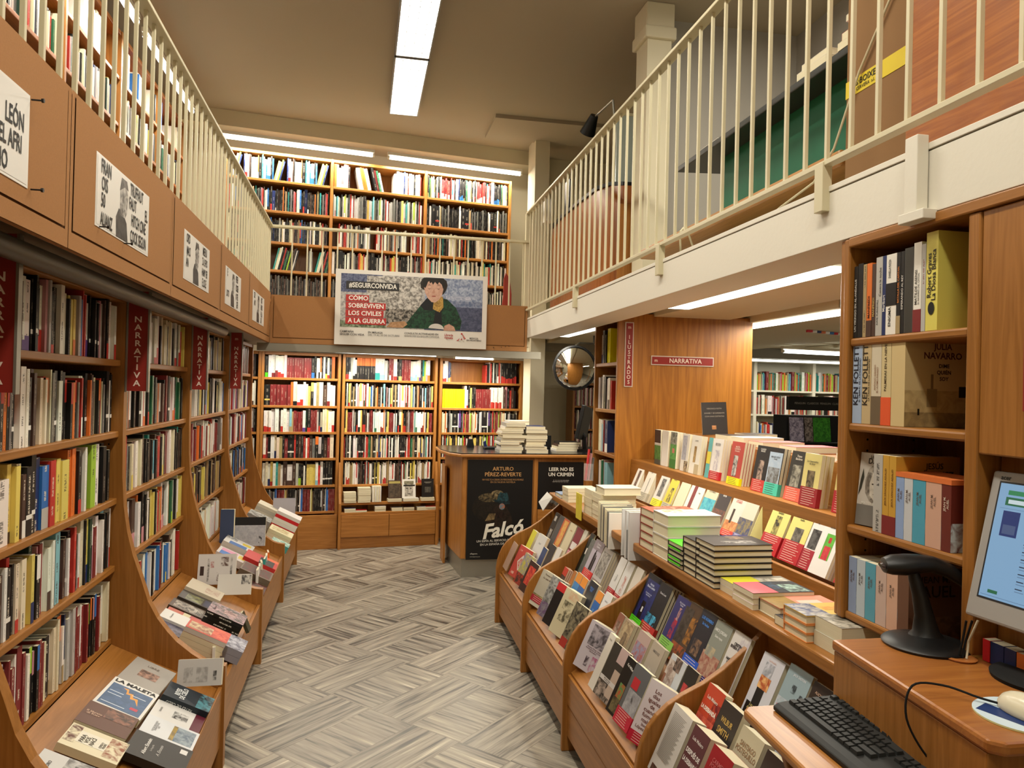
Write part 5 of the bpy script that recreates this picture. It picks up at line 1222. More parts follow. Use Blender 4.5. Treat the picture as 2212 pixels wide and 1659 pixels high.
for t_, h_, c_, lb, kw, w_ in TOP:
    def seal(o, t_=t_):
        mb = MB(); mb.quad([(.5 * t_ + .011 * cos(a * pi / 12), -.0012, .055 + .016 * sin(a * pi / 12)) for a in range(24)])
        me = mb.mesh('emblem', attrs=False); me.materials.append(inkm('1e1c18')); e = bpy.data.objects.new('emblem', me); COL.objects.link(e); e.parent = o
    ncb(y, 1.79, w_, h_, t_, c_, lb, post=seal if 'tall yellow' in lb else None, **kw); y -= t_ + .0016
y = 1.945
R2_ = [(.040, .235, '9fb0c8', 'pale blue book with dark capitals, left end of second shelf, right bookcase', dict(stexts=[('KEN FOLLETT', .38, .58, .030, '1c2030', .17), ('EL UMBRAL DE LA ETERNIDAD', .8, .52, .009, '1c2030')]), .17),
       (.038, .235, 'c0aa80', 'tan book with dark capitals next to the pale blue one', dict(stexts=[('KEN FOLLETT', .38, .58, .030, '2a2418', .17), ('LA CAIDA DE LOS GIGANTES', .8, .52, .009, '2a2418')]), .17),
       (.040, .235, 'cfc4ac', 'ivory book with black label and brown photo foot, second shelf right', dict(stexts=[('ANTONIO GARRIDO', .4, .55, .009, '8a5a3a', .07), ('EL ULTIMO PARAISO', .65, .52, .009, '8a5a3a', .07)], band=('6a5a44', 0, .33)), .17),
       (.038, .235, 'cdbb8c', 'cream book with a bright orange foot, second shelf of right bookcase', dict(stexts=[('PALMERAS EN LA NIEVE', .45, .66, .012, '3a2c1c', .13)], band=('de5a30', 0, .32)), .14)]
for t_, h_, c_, lb, kw, w_ in R2_:
    ncb(y, 1.547, w_, h_, t_, c_, lb, **kw); y -= t_ + .0018
ncb(y, 1.547, .19, .238, .052, 'cfb886', 'big sepia book with bold title and tower photo facing the camera', art=[(0, 0, 1, .16, '84704c', 'a08a5c'), (0, .16, 1, .40, 'b09868', 'c4ac78'), (.40, .25, .44, .58, '8a7450'), (.34, .22, .50, .42, '94805a'), (.2, .13, .23, .20, '1e1a12'), (.84, .33, .98, .45, '2a241a')],
    stexts=[], texts=[('JULIA', .58, .88, .022, '5a2416', dict(bold=.02)), ('NAVARRO', .58, .78, .024, '5a2416', dict(bold=.02, fit=.13)), ('DIME\nQUIÉN\nSOY', .60, .60, .014, '3a1c10', dict(bold=.02, lead=1.2))])
# third shelf
y = 1.945
hero(FR @ book_matrix((1.475, 1.948, 1.2585), (.22, -1, 0), (.10, .02, 1)), .115, .205, .018, 'c8c2b8', 'grey book showing a statue head cover, left end of third shelf', bonus=3,
    art=[(0, 0, 1, .28, '77746e'), ('poly', [(.22, .45), (.2, .62), (.28, .78), (.45, .86), (.62, .84), (.78, .74), (.82, .60), (.76, .44), (.66, .34), (.52, .30), (.36, .34)], 'b4ac9e', '6a6258'),
         ('poly', [(.36, .42), (.33, .58), (.40, .72), (.52, .76), (.64, .72), (.70, .58), (.66, .42), (.52, .34)], 'd8d2c4', 'c0b8aa'), (.40, .565, .48, .585, '4a443c'), (.56, .565, .64, .585, '4a443c'), (.51, .48, .54, .56, '9a9284'), (.46, .43, .59, .445, '6a5c50'),
         ('poly', [(.02, .40), (.10, .50), (.16, .66), (.12, .78), (.06, .62)], '3c3c34')],
    texts=[('LINDSEY', .5, .945, .012, '2a2826'), ('DAVIS', .5, .885, .022, '2a2826'), ('MATER FAMILIAS', .5, .305, .011, 'e0dcd2')])
STR = [(.036, .21, 's', 'grey marbled spine next to the statue head book', dict(sink='k'), .14), (.024, .21, 'c89a3c', 'left one of two gold books with maroon feet on the third shelf', dict(stexts=[('JESÚS SÁNCHEZ ADALID', .5, .6, .009, '5a2c14', .1)], band=('m', 0, .24)), .14),
       (.026, .21, 'c89a3c', 'right one of two gold books with maroon feet on the third shelf', dict(stexts=[('JESÚS SÁNCHEZ ADALID', .5, .6, .009, '5a2c14', .1)], band=('m', 0, .24), texts=[('JESÚS', .6, .88, .022, '3a2414'), ('SÁNCHEZ', .62, .77, .024, '3a2414')]), .19)]
y = 1.845
for t_, h_, c_, lb, kw, w_ in STR:
    ncb(y, 1.257, w_, h_, t_, c_, lb, **kw); y -= t_ + .0016
AUE = [(.030, '8ea6d0', 'pale blue spine with orange head, leftmost of the painted row on third shelf'), (.030, 'c8ccd0', 'white cloudy spine with orange head on the third shelf'), (.044, '4f9fb8', 'wide teal sky spine with orange head on the third shelf'),
       (.052, 'd0a690', 'wide salmon spine with orange head on the third shelf'), (.030, '6a2c24', 'maroon spine with orange head, right end of the third shelf')]
for t_, c_, lb in AUE:
    ncb(y, 1.257, .12, .172, t_, c_, lb, stexts=[('JEAN M.\nAUEL', .5, .66, .010, '6a5a50' if c_ != '6a2c24' else 'd8c8b8', .05)], band=('d8743c', .93, 1.0), art=[(0, 0, 1, .4, 'c8d8e0', c_)]); y -= t_ + .0016
y = 1.945
AU2 = [(.034, '8a9ab8', 'greyish blue spine at the left end of the bottom shelf behind the scanner'), (.036, 'b8c4cc', 'white and blue spine, second on the bottom shelf behind the scanner'), (.042, '5a9fb4', 'teal blue spine, third on the bottom shelf behind the scanner'),
       (.042, 'c8b0a4', 'pinkish spine, fourth on the bottom shelf behind the scanner'), (.042, 'd0a890', 'peach spine directly behind the scanner stem')]
for t_, c_, lb in AU2:
    ncb(y, 1.01, .125, .157, t_, c_, lb, stexts=[('JEAN M.\nAUEL', .5, .66, .010, '6a5a50', .05)], art=[(0, 0, 1, .4, 'c8d8e0', c_)]); y -= t_ + .002
ncb(y, 1.01, .17, .175, .04, '6a4a38', 'large brown book with big serif letters behind the scanner', texts=[('JEAN M.', .45, .84, .024, '2a1a10'), ('AUEL', .5, .66, .042, '2a1a10')], art=[(0, 0, 1, .3, '5a3c2c', '7a5a44')])
def kmark(o): put_text(o, 'K', basis((.045, -.0012, .030), (1, 0, 0), (0, 0, 1)), .055, 'c8242a', 'lettering', .04)
for k, (yy, c, t_, lb) in enumerate(((1.462, 'R', .02, 'small red book standing under the monitor'), (1.440, 'n', .035, 'left dark blue book standing under the monitor'), (1.403, 'n', .03, 'right dark blue book standing under the monitor'),
        (1.371, 'o', .03, 'orange book standing under the monitor'), (1.33, 'w', .09, 'white box with red outlined letter at the right edge under the monitor'))):
    M = FR @ Matrix.Translation((1.445, yy, 1.0415)) @ Matrix.Rotation(radians(-90), 4, 'Z')
    hero(M, .033, .048 if c != 'w' else .062, t_, c, lb, bonus=3, post=kmark if c == 'w' else None)

# ================================================================== leaning rows on the display table
A = 23
def lean(base, a):
    s, c = sin(radians(a)), cos(radians(a)); return Vector((s, 0, c)), Vector((-c, 0, s))
def rowbook(base, a, y, w, h, t, cov, label, yaw=0, n=1, grp=None, dx=0.0, dz=0.0, **kw):
    """y = left (far) edge of the cover"""
    u, n0 = lean(base, a)
    ph = radians(yaw)
    side = Vector((0, -1, 0))
    r = side * cos(ph) - n0 * sin(ph)
    nn = n0 * cos(ph) + side * sin(ph)
    p = Vector((base[0] + dx, y, base[1] + dz))
    for k in range(n):
        q = p - nn * (t * (k + 1) + .0008 * k)
        lb = label
        kk = kw
        if n > 1 and k > 0:
            lb = ('%s copy behind the %s' % (ORD[k], label) if n > 2 else 'copy behind the %s' % label)
            kk = {a_: b_ for a_, b_ in kw.items() if a_ not in ('texts', 'stexts', 'art', 'band', 'backtext')}; kk['faces'] = ('fore', 'head')
        hero(FR @ book_matrix(q, r, u), w, h, t, cov, lb, **kk)
R1 = (1.735, .955)
R2 = (1.858, 1.1735)
def rb1(y, w, t, c, lb, h=.22, n=1, **kw): rowbook(R1, 23, y, w, h, t, c, lb, n=n, **kw)
def rb2(y, w, t, c, lb, h=.215, n=1, a=8, **kw): rowbook(R2, a, y, w, h, t, c, lb, n=n, **kw)
T_ = lambda s, y=.85, z=.014, c='3a3430', **k: (s, .5, y, z, c, k)
rb1(4.70, .115, .012, 'w', 'white book with a brown photo strip at the far end of the lower row', n=3, art=[(.35, .3, .7, .8, '4a3228', '8a6a50')], band=('b8b09a', 0, .22))
rb1(4.51, .13, .013, 'ddd8ca', 'white book with a small tower drawing, lower row', n=3, art=[(.5, .25, .56, .68, '6a665e')], band=('b8b09a', 0, .24), texts=[T_('LA VERDAD\nDE MÍ', .85, .009)])
rb1(4.29, .13, .012, 'd8d4cc', 'white book with a dark face photo and yellow band, lower row', n=2, art=[(.3, .28, .75, .78, '2c2a28', '8c8882')], band=('Y', 0, .2), texts=[T_('ESTATUA\nDE HIELO', .88, .010)])
rb1(4.13, .11, .011, 'dcc83a', 'bright yellow book with a black monkey drawing, lower row', n=2, art=[(.3, .22, .75, .62, '201e14', 'dcc83a')], band=('b8b09a', 0, .2), texts=[T_('EL MONO\nBLANCO', .85, .010)])
rb1(3.985, .12, .012, 'ddd3b4', 'cream copies showing page edges right of the yellow monkey book', n=4)
rb1(3.85, .08, .014, 'w', 'white book with maroon right side, lower row', n=2, art=[(.5, .2, 1, 1, '7c2a2a')], band=('b8b09a', 0, .18))
rb1(3.775, .09, .012, 'w', 'white book with red figures at its foot, lower row', n=1, art=[(.1, .02, .9, .3, 'b8483c', '8a90a8')], texts=[T_('Ariel', .7, .012)])
rb1(3.665, .135, .013, 'cfc6aa', 'book with cream top and turquoise sea picture, lower row', n=2, art=[(0, 0, 1, .3, '24489a', '2c62b0'), (0, .3, 1, .66, '2a8fae', '5ab8c0')], texts=[T_('LA ISLA DE\nLOS HOMBRES', .85, .011, '6a6250')])
rb1(3.52, .125, .014, '3a3232', 'dark book with white title and fiery city, lower row', n=2, art=[(0, .1, 1, .5, '4a3c3a', '7a4a3a'), (0, 0, 1, .22, '8a2c22', 'c8603c')], texts=[T_('PHILIPP', .90, .018, 'e0dcd4', bold=.03), T_('MEYER', .82, .012, 'e0dcd4', bold=.02)])
rb1(3.37, .13, .016, 'd4ccc0', 'white and sand coloured book with red title, lower row', n=1, art=[(0, .12, 1, .35, 'b0683c', 'd89a60'), (.3, .3, .45, .62, '3a2c24')], band=('c83a30', 0, .14), texts=[T_('JUAN CALDERÓN', .90, .012, 'b84a48', bold=.02), T_('CANCIÓN DE\nLOS HOMBRES', .80, .009, 'b84a48')])
rb1(3.25, .125, .016, 'cfc6b2', 'pale book with blurred racing figures and lilac band, lower row', n=3, art=[(0, .12, 1, .5, '8a7c50', '3c4468')], band=('8a90c0', 0, .15), texts=[T_('Ojos de agua', .88, .012)])
rb1(3.10, .10, .011, 'e0d890', 'pale yellow spine-out paperbacks in the lower row', n=3, yaw=70, h=.21, sink='k')
rb1(3.01, .145, .012, 'd8cc78', 'pale yellow book with a striped walking figure and red band', n=1, art=[(.35, .33, .65, .75, '2a2820', 'b8ac60')], band=('b02028', 0, .38), texts=[T_('El ruido del\ntiempo', .84, .015, '1e1c16')], h=.225)
rb1(2.845, .14, .013, 'd8cc78', 'pale yellow book with an oval dark photo and red band', n=1, art=[(.3, .36, .75, .66, '3c3a34', '7a7468')], band=('a8202a', 0, .40), texts=[T_('Basada en hechos\nreales', .84, .013, '1e1c16')], h=.222)
rb1(2.70, .075, .016, 'd8d6d2', 'white book with a dark photo and maroon band beside the green one', n=1, art=[(.2, .38, .95, .74, '1c1c1c', '5a5856')], band=('9a2030', 0, .36), texts=[T_('Cinco días\nen', .88, .012)])
rb1(2.625, .115, .012, 'dcdad6', 'white book with a green rectangle and a red fez figure', n=5, art=[(.3, .28, .78, .74, '5fae3a', '4f9a34'), (.38, .28, .72, .52, 'b02a34', 'c83c40'), (.48, .58, .62, .68, 'b0242c')], texts=[T_('Memorias\nextrañas', .88, .012)])
rb1(2.46, .10, .012, 'a82a30', 'book with a maroon lower cover near the right bookcase post', n=1, art=[(0, .45, 1, 1, 'dcdad6')])
rb1(2.435, .11, .012, 'dcdad6', 'white book with yellow drawn figures at the right end of the lower row', n=3, art=[(.2, .25, .8, .7, 'd8cc78', '6a90a8')], texts=[T_('Es', .88, .014)])
# upper row
rb2(4.55, .10, .03, 'w', 'dark book with green lower half at the far end of the upper row', n=1, a=0, art=[(0, .62, 1, 1, '3a241c'), (0, .12, 1, .55, '3f6a2c', '5a8a40'), (0, 0, 1, .14, '4a4a40'), (0, .55, 1, .60, 'c8c4b8')], yaw=0)
rb2(4.44, .10, .03, 'w', 'white book showing its edge between the two green books', n=2, a=2)
rb2(4.31, .095, .024, 'w', 'green book with a small pink flower, upper row', n=2, a=3, art=[(0, 0, 1, .66, '4a8a3c', '6aa858'), (0, .0, 1, .25, '3f7a34'), (0, .66, 1, 1, 'a8aa9c', '5c5e54'), (.35, .42, .7, .55, 'c8786a')])
rb2(4.15, .10, .016, 'dedad0', 'white book with a grey text column, upper row', n=2, a=5, art=[(.1, .3, .7, .95, 'b8b8c0', 'a0a0aa'), (.5, 0, 1, .28, 'b8a888', '4a3428')])
rb2(4.03, .125, .016, 'e4e0d4', 'white book with a brown totem photo and tan band, upper row', n=2, a=7, art=[(.35, .30, .60, .72, '8a6a3c', 'b89a60'), (.55, 0, 1, .26, 'b8aa88')], texts=[T_('LA PARTE', .86, .010)])
rb2(3.82, .045, .018, '5aa8a8', 'turquoise book with a yellow patch, upper row', n=1, a=8, art=[(0, .35, 1, .65, 'd8c840')])
rb2(3.765, .115, .014, 'dedad4', 'white book with a grey sketch and red band, upper row', n=3, a=8, art=[(.3, .22, .75, .72, 'b0aab4', 'dedad4')], band=('b82c34', 0, .2), texts=[T_('MARÍA NEGRA\nOBRA CASTRO', .86, .009)])
rb2(3.56, .13, .014, 'b04038', 'red book with a black and white window photo and yellow band', n=4, a=9, art=[(.3, .2, .65, .68, 'c8c4bc', '4a4844')], band=('Y', 0, .17), texts=[T_('MARTÍN\nCAPARRÓS\nEl hambre', .83, .012, 'e0c8b8')])
rb2(3.31, .115, .012, '1e1c1e', 'black book with a pale face and red band, upper row', n=1, a=10, art=[(.3, .2, .72, .68, 'b8a090', '2a2222')], band=('c03a34', 0, .26), texts=[T_('CLAUDIO\nMAGRIS', .90, .011, 'd8d4cc')])
rb2(3.195, .12, .016, '1e1c1e', 'pale blue book with palace picture and turquoise band, upper row', n=2, a=10, art=[(.04, 0, .96, .9, 'a8bcd0', 'b4c4d4'), (.1, .25, .9, .58, '5c5850', '98a0a8')], band=('48c0a8', 0, .25), texts=[T_('MANUEL VICENT\nCiudad', .78, .010)])
rb2(3.02, .125, .012, '2e2c28', 'dark book with a white sculpted head and coral band, upper row', n=2, a=12, art=[(.2, .28, .75, .72, 'a8a494', '4a4840')], band=('d8604c', 0, .27), texts=[T_('Tirano\nBanderas', .87, .014, 'dcd4c4')])
rb2(2.90, .10, .014, 'dedad4', 'white book half hidden left of the yellow ones, upper row', n=2, a=9, texts=[T_('Luis Montero', .8, .010, '3a4a80')])
rb2(2.865, .12, .018, 'dccf86', 'pale yellow book with a ghostly figure and maroon band, upper row', n=3, a=8, dx=-.02, art=[(.28, .36, .72, .68, '8a7a5c', '3c3428')], band=('96242c', 0, .36), texts=[T_('Los desposeídos\nde amor', .83, .012)])
rb2(2.665, .115, .014, 'dccf86', 'pale yellow book with a grey photo and red band, upper row', n=1, a=8, art=[(.28, .42, .75, .70, '6a685c', '9a9684')], band=('b02a34', 0, .40), texts=[T_('Lo oculto', .84, .013)])
rb2(2.565, .12, .014, 'dccf86', 'pale yellow book with raised red band near the bookcase post, upper row', n=2, a=8, dx=-.015, art=[(.1, .66, .9, .7, 'b8ae70')], band=('b02a34', .30, .64), texts=[T_('Farenheit', .86, .013)])
# flat books and the upright one on the table top behind the rows
for k, (y_, c, lb) in enumerate(((4.05, 'k', 'flat black and white book behind the upper row'), (3.86, 'w', 'flat white book behind the upper row beside the black one'), (3.66, 'r', 'flat red covered book behind the upper row'), (3.36, 'R', 'flat crimson book behind the red banded books'), (2.9, 'w', 'flat white book behind the pale yellow books'), (2.62, 'w', 'flat white book near the bookcase post behind the rows'))):
    pile(FR, 2.03, y_, 1.3535, 1, .15, .23, .03 if k > 1 else .04, [c], lb, up=(1, 0, 0), right=(0, -1, 0))
hero(FR @ book_matrix((2.20, 4.60, 1.3535), (1, -.25, 0), (-.05, .2, 1)), .16, .21, .022, '2c2622', 'dark brown upright book with pale title before the wooden end panel', art=[(.03, .02, .97, .97, '2e2824'), (.38, .16, .55, .28, 'a8703c', 'c89060')],
     texts=[('VERONICA ROTH', .5, .80, .012, '9a9084', dict(fit=.12)), ('SONRÍE Y SÉ DIFERENTE', .5, .66, .012, '9a9084', dict(fit=.13)), ('CON UNAS DISTINTAS', .5, .56, .012, '9a9084', dict(fit=.13))], spine='c8bfae')
pile(FR, 2.22, 4.2, 1.3535, 2, .14, .20, .02, ['w', 'k'], 'of the small flat pile right of the dark upright book', up=(1, 0, 0), right=(0, -1, 0), group='small flat pile by the dark upright book')

# ================================================================== stacks on the ledge
def st(y, n, w, l, t, cols, lab, hard=False, x=1.345, grp=None, **kw):
    return pile(FR, x, y, .9005, n, w, l, t, cols, lab, up=(1, 0, 0), right=(0, -1, 0), group=grp or (lab if n > 1 else None), hard=hard, **kw)
st(5.06, 1, .16, .22, .026, ['7a8ca8'], 'blue grey thin hardback at the far end of the ledge', hard=True, top=dict(art=[(.2, .3, .8, .8, 'b8c4d0', '6a7a94')]))
st(4.87, 4, .15, .20, .022, ['i'], 'in the low white stack behind the yellow leaflet')
mb = MB(); mb.box(1.325, 1.330, 4.34, 4.455, .85, 1.005, 'd8c840'); mb.quad([(1.3245, 4.42 - .02 * k, .87) for k in (0, 1)] + [(1.3245, 4.42 - .02 * k, .99) for k in (1, 0)], 'd8c840', ink='k', uv=[(0, 0), (1, 0), (1, .12), (0, .12)])
single('leaflet', mb, PRINT, 'yellow leaflet hanging over the ledge edge before the white stack', 'leaflet', FR, attrs=True)
st(4.345, 6, .155, .20, .024, ['i'], 'in the white stack just right of the yellow leaflet')
st(4.178, 6, .16, .205, .024, ['i'], 'in the taller white stack under the thick top book', )
pile(FR, 1.355, 4.15, 1.0485, 1, .16, .215, .040, ['i'], 'thick white book lying across the tall white stack', up=(1, 0, 0), right=(0, -1, 0), hard=True, spine='2c3440', top=dict(cov='d8d0c0'))
for k in range(9):
    c = ['i', 'i', 'Q', 'i', 'g', 'i', 'i', 'g', 'w'][k]
    hero(FR @ Matrix.Translation((1.322, 3.99 - k * .024, .83 - .004 * k)) @ Matrix.Rotation(radians(-90 + R.uniform(-6, 6)), 4, 'Z'), .17, .19, .012, c, '%s of the upright grey and cream booklets standing over the ledge edge' % ORD[k] if k < 8 else 'last of the upright grey and cream booklets over the ledge edge', group='upright booklets over the ledge edge', spine=c)
st(3.75, 1, .20, .23, .05, ['i'], 'white book with an orange corner lying behind the upright booklets', x=1.42, top=dict(cov='dcd8cc', art=[(0, .0, .55, .35, 'd07830'), (.3, .5, .5, .7, '8a8a90', 'dcd8cc')]))
st(3.75, 2, .20, .23, .055, ['i'], 'of the cream pair under the orange cornered book', x=1.42) if False else None
for k in range(3):
    hero(FR @ Matrix.Translation((1.315, 3.57 - k * .05, .815)) @ Matrix.Rotation(radians(-90 + (8, 2, -3)[k]), 4, 'Z'), .20, .23, .02 if k else .006, 'd8d8d6', ['folded white booklet left of the red edged stack, hanging over the edge', 'white catalogue with a grey cover, middle of the three over the edge', 'white catalogue right beside the red edged stack'][k], spine='d4d4d2', art=[(.0, 0, 1, .6, '9a9a98')] if k == 1 else ())
st(3.395, 5, .165, .225, .036, ['8a3a28'], 'in the red edged hardback stack on the ledge', hard=True, top=dict(cov='a8604a', art=[(.2, .2, .8, .8, 'c89a84', '7a4436')]))
st(3.225, 4, .17, .245, .048, ['d4d0c8'], 'in the tall stack of very thick white hardbacks', hard=True, top=dict(cov='dcd8d0', art=[(.05, .1, .5, .5, 'b89a6c', 'dcd8d0'), (.2, .55, .4, .8, '8a90a0', 'dcd8d0')]))
hero(FR @ book_matrix((1.56, 3.04, .9005), (0, -1, 0), (1, 0, 0)), .14, .06, .10, '3a3a78', 'violet topped book behind the black stacks', art=()) if False else None
st(3.10, 3, .15, .23, .033, ['2c2c5c', 'd8d4cc'], 'in the violet and white stack right behind the black stacks', x=1.50, hard=True)
st(3.045, 5, .15, .14, .019, ['k'], 'in the small black stack with lime green labels', hard=True, top=dict(cov='58d828'), grp='small black and lime stack')
for k in (0, 1, 3):
    mb = MB(); mb.box(1.339, 1.3415, 2.905, 3.03, .913 + k * .0196, .919 + k * .0196, 'L')
    single('paper_label', mb, PRINT, ['lowest', 'middle', '', 'upper'][k] + ' lime green paper strip on the small black stack', 'paper strip', FR, attrs=True)
st(2.888, 6, .15, .15, .0235, ['k'], 'in the middle black hardback stack beside the lime labels', hard=True)
st(2.770, 7, .165, .235, .0225, ['k'], 'in the big black hardback stack at the middle of the ledge', hard=True, top=dict(cov='2c2826', art=[(.55, .25, .8, .8, 'a8a49c', '2c2826'), (0, .5, .35, .75, '8a6a48', '2c2826')]))
st(2.60, 2, .15, .24, .022, ['w'], 'of the white pair with a yellow topped cover', x=1.37, grp='pair with yellow topped cover', top=dict(cov='8a867c', art=[(0, 0, 1, .5, 'd0cc30'), (.2, .5, .8, .95, '8a867c', 'c8c4b8')]))
st(2.48, 3, .145, .225, .0185, ['d8c8c0'], 'in the low stack with pink and dark blue cover', x=1.36, top=dict(cov='26303a', art=[(0, 0, 1, .42, 'd8606a'), (.1, .45, .7, .6, '3c5a78', '26303a'), (.3, .62, .95, .95, '9ab8ac', '26303a')]))
st(2.335, 1, .135, .225, .044, ['d8d0b8'], 'thick book with tan and salmon cover lying on the ledge', x=1.38, hard=True, spine='3a3428', top=dict(cov='d88a74', art=[(0, 0, 1, .4, '9a7c3c', '8a6c34'), (.4, .45, .65, .8, 'c8bcac')]))
st(2.20, 1, .07, .235, .028, ['k'], 'slim book with dark cover squeezed beside the orange edged pile', x=1.36)
st(2.13, 3, .125, .24, .026, ['d88a4c'], 'in the orange edged pile near the counter', x=1.35, hard=True, top=dict(cov='d8b45c', art=[(0, 0, 1, .35, '2c3c6c', 'a8a49c'), (.3, .4, .6, .8, 'd87a34', 'd8b45c')]))
st(2.003, 2, .128, .24, .041, ['c8c4b0'], 'in the thick pile with a grey lettered cover beside the counter', x=1.375, top=dict(cov='b8aca0', art=[(0, 0, 1, .35, '5c584c', 'b8b0a0'), (0, .4, .45, 1, '7a4a44', 'b8aca0'), (.5, .4, 1, 1, 'a89c90', 'c8bcb0')], texts=[('ALMUDENA', .5, .55, .028, '7a4a44', {'bold': .02, 'fit': .13}), ('GRANDES', .5, .75, .028, '5a3c38', {'bold': .02, 'fit': .13})]))
# grey sheet hanging at the far end
mb = MB(); mb.quad([(1.25, 5.16, .84), (1.25, 5.02, .80), (1.31, 5.00, .895), (1.31, 5.16, .91)], 's'); mb.quad([(1.252, 5.16, .838), (1.312, 5.16, .908), (1.312, 5.00, .893), (1.252, 5.02, .798)], 's')
single('paper_sheet', mb, PRINT, 'grey sheet of paper curling off the far end of the ledge', 'paper', FR, attrs=True)

# ================================================================== books in the bins
U, M_, L_ = (1.262, .575), (1.128, .488), (1.0, .402)
def bu(y, w, t, c, lb, h=.23, **kw): rowbook(U, 24, y, w, h, t, c, lb, **kw)
def bm(y, w, t, c, lb, h=.19, **kw): rowbook(M_, 24, y, w, h, t, c, lb, **kw)
def bl(y, w, t, c, lb, h=.215, **kw): rowbook(L_, 24, y, w, h, t, c, lb, **kw)
def spiral(o):
    mb = MB()
    for k in range(30):
        z = .006 + k * .0068; mb.box(-.003, .034, -.006, .004, z, z + .002)
    me = mb.mesh('spiral_binding', attrs=False); me.materials.append(BLACKP); e = bpy.data.objects.new('spiral_binding', me); COL.objects.link(e); e.parent = o
# bin 1 (farthest)
bu(5.06, .12, .012, '26221e', 'black book with barcode sticker at the far corner of the far bin', art=[(.2, .75, .6, .9, 'd8d4cc'), (.3, .1, .8, .5, '3a3430', 'c8c0b4')])
bu(4.93, .10, .012, '4a4a4c', 'grey thin silver edged book in the far bin', n=3)
bu(4.82, .13, .012, 'b8502c', 'red book with a yellow haired face, far bin top row', art=[(.2, .2, .9, .95, 'd8b050', 'c87858')])
bu(4.66, .14, .014, 'cfc4a4', 'cream book with orange title, far bin top row', n=2, texts=[T_('LA SALA', .8, .012, 'a85a2c')])
bu(4.50, .13, .012, '7c2434', 'maroon and pink magazine, far bin top row', art=[(0, 0, 1, .35, 'c85a78', 'd8a8b0'), (.1, .4, .9, .6, 'd8d0cc')])
bu(4.36, .07, .010, 'c8c4b4', 'pale translucent magazine at the near end of the far bin', h=.24)
bm(5.10, .12, .024, 'cfc840', 'yellow topped book behind the spiral book', h=.19)
bm(4.92, .14, .022, 'c8c6c2', 'white book with grey lettering, far bin middle row', h=.20, yaw=10, texts=[T_('D & F', .7, .014, '6a6a70')])
bm(4.70, .10, .020, '24406c', 'small dark blue book in the far bin', h=.15)
bm(4.57, .12, .012, '2c2c30', 'black book with a white oval, far bin middle row', h=.20, art=[(.3, .15, .6, .28, 'c8c6c2')])
bm(4.43, .10, .012, 'd8d4ce', 'white booklet with pink patches beside the divider, far bin', h=.21, art=[(.1, .1, .6, .5, 'c85a78', 'd8d4ce')])
bl(5.13, .14, .004, 'a88a78', 'greyish brown booklet behind the spiral book', h=.19)
bl(4.93, .15, .030, 'b84a40', 'red spiral bound book with a white diamond label, far bin', h=.21, yaw=25, art=[('poly', [(.5, .24), (.74, .5), (.5, .76), (.26, .5)], 'd8d0c4'), ('poly', [(.5, .30), (.68, .5), (.5, .70), (.32, .5)], 'cfc6b8', 'b84a40'), (.15, .82, .3, .88, 'd8b0a0', 'b84a40'), (.7, .84, .85, .92, 'd8b0a0', 'b84a40'), (.15, .08, .35, .16, 'd8b0a0', 'b84a40')], post=spiral, bonus=4)
bl(4.73, .14, .014, '4a3c38', 'dark floral book next to the spiral one', h=.20, yaw=15, art=[(0, .0, 1, .35, 'a83c2c', '3a2c24'), (0, .35, 1, 1, '8a8494', 'b8b048')])
bl(4.56, .14, .014, '3a2420', 'dark book with a big red rose, far bin front row', h=.19, yaw=10, art=[(.2, .25, .85, .85, 'a8242c', 'd85a3c')])
# bin 2
bu(4.235, .07, .012, '141414', 'black book at the far corner of the second bin', h=.245)
bu(4.20, .09, .012, '2a8a68', 'green striped grey book beside the dancers cover', h=.22, art=[(.2, 0, 1, 1, '6a6c68', '5a5c58'), (0, .55, .2, .72, 'e0dcd4')])
bu(4.11, .16, .018, 'b0a8b4', 'lilac book with a dancing couple silhouette and red band', h=.235, art=[(0, .76, 1, 1, '8a7e84'), (.38, .28, .56, .70, '141216'), (.58, .28, .72, .60, '1a161a'), (.44, .70, .52, .77, '1a1412'), (.60, .60, .68, .66, '241a16')], band=('d03430', 0, .27), texts=[('El informe\nCasabona', .5, .88, .016, 'e0dce0', {})])
bu(3.94, .15, .014, 'b8b4b0', 'grey book with a bird drawing beside the dancers cover', n=5, h=.225, art=[(.1, .3, .9, .9, 'a8a49c', '6a6660'), (0, 0, 1, .22, 'b09a90', '8a7a74')])
bu(3.675, .095, .014, 'd4d2ce', 'white book with a framed stamp and red band, left of a pair', n=1, art=[(.3, .45, .6, .62, '5a5856', 'd4d2ce')], band=('b02c30', 0, .3))
bu(3.57, .10, .014, 'd4d2ce', 'white book with a reddish flourish and red band, right of a pair', n=2, art=[(.4, .3, .7, .7, 'b87a6c', 'd4d2ce')], band=('b02c30', 0, .28))
bu(3.44, .09, .014, 'cfc8bc', 'pale book at the near corner of the second bin', h=.235)
bm(4.16, .08, .010, 'b83a2c', 'red topped book leading a trio of thin books in the second bin', n=3, h=.15, art=[(0, 0, 1, .7, '3a2420')])
bm(3.99, .05, .012, 'a86a34', 'brown wooden toned booklet in the second bin', h=.17)
bm(3.918, .09, .010, '3a7cb8', 'blue book with an orange head and dark antenna, second bin', h=.18, art=[(0, .72, 1, 1, 'd88a34')])
bm(3.822, .09, .010, '2c5a9c', 'deeper blue book with an orange head beside the first', h=.18, art=[(0, .72, 1, 1, 'd88a34'), (0, 0, 1, .5, '3a6cac', '5a8cc0')])
bm(3.70, .125, .020, '20242e', 'very dark blue book with pale blue title, second bin', h=.195, texts=[('ENRIQUE\nRÁJEN', .5, .8, .014, '4a74b8', {'bold': .02})])
bm(3.55, .085, .012, '2860a8', 'small blue book with an orange head near the divider', h=.18, art=[(0, .72, 1, 1, 'd88a34'), (.3, .3, .5, .5, '8ac0e0', '2860a8')])
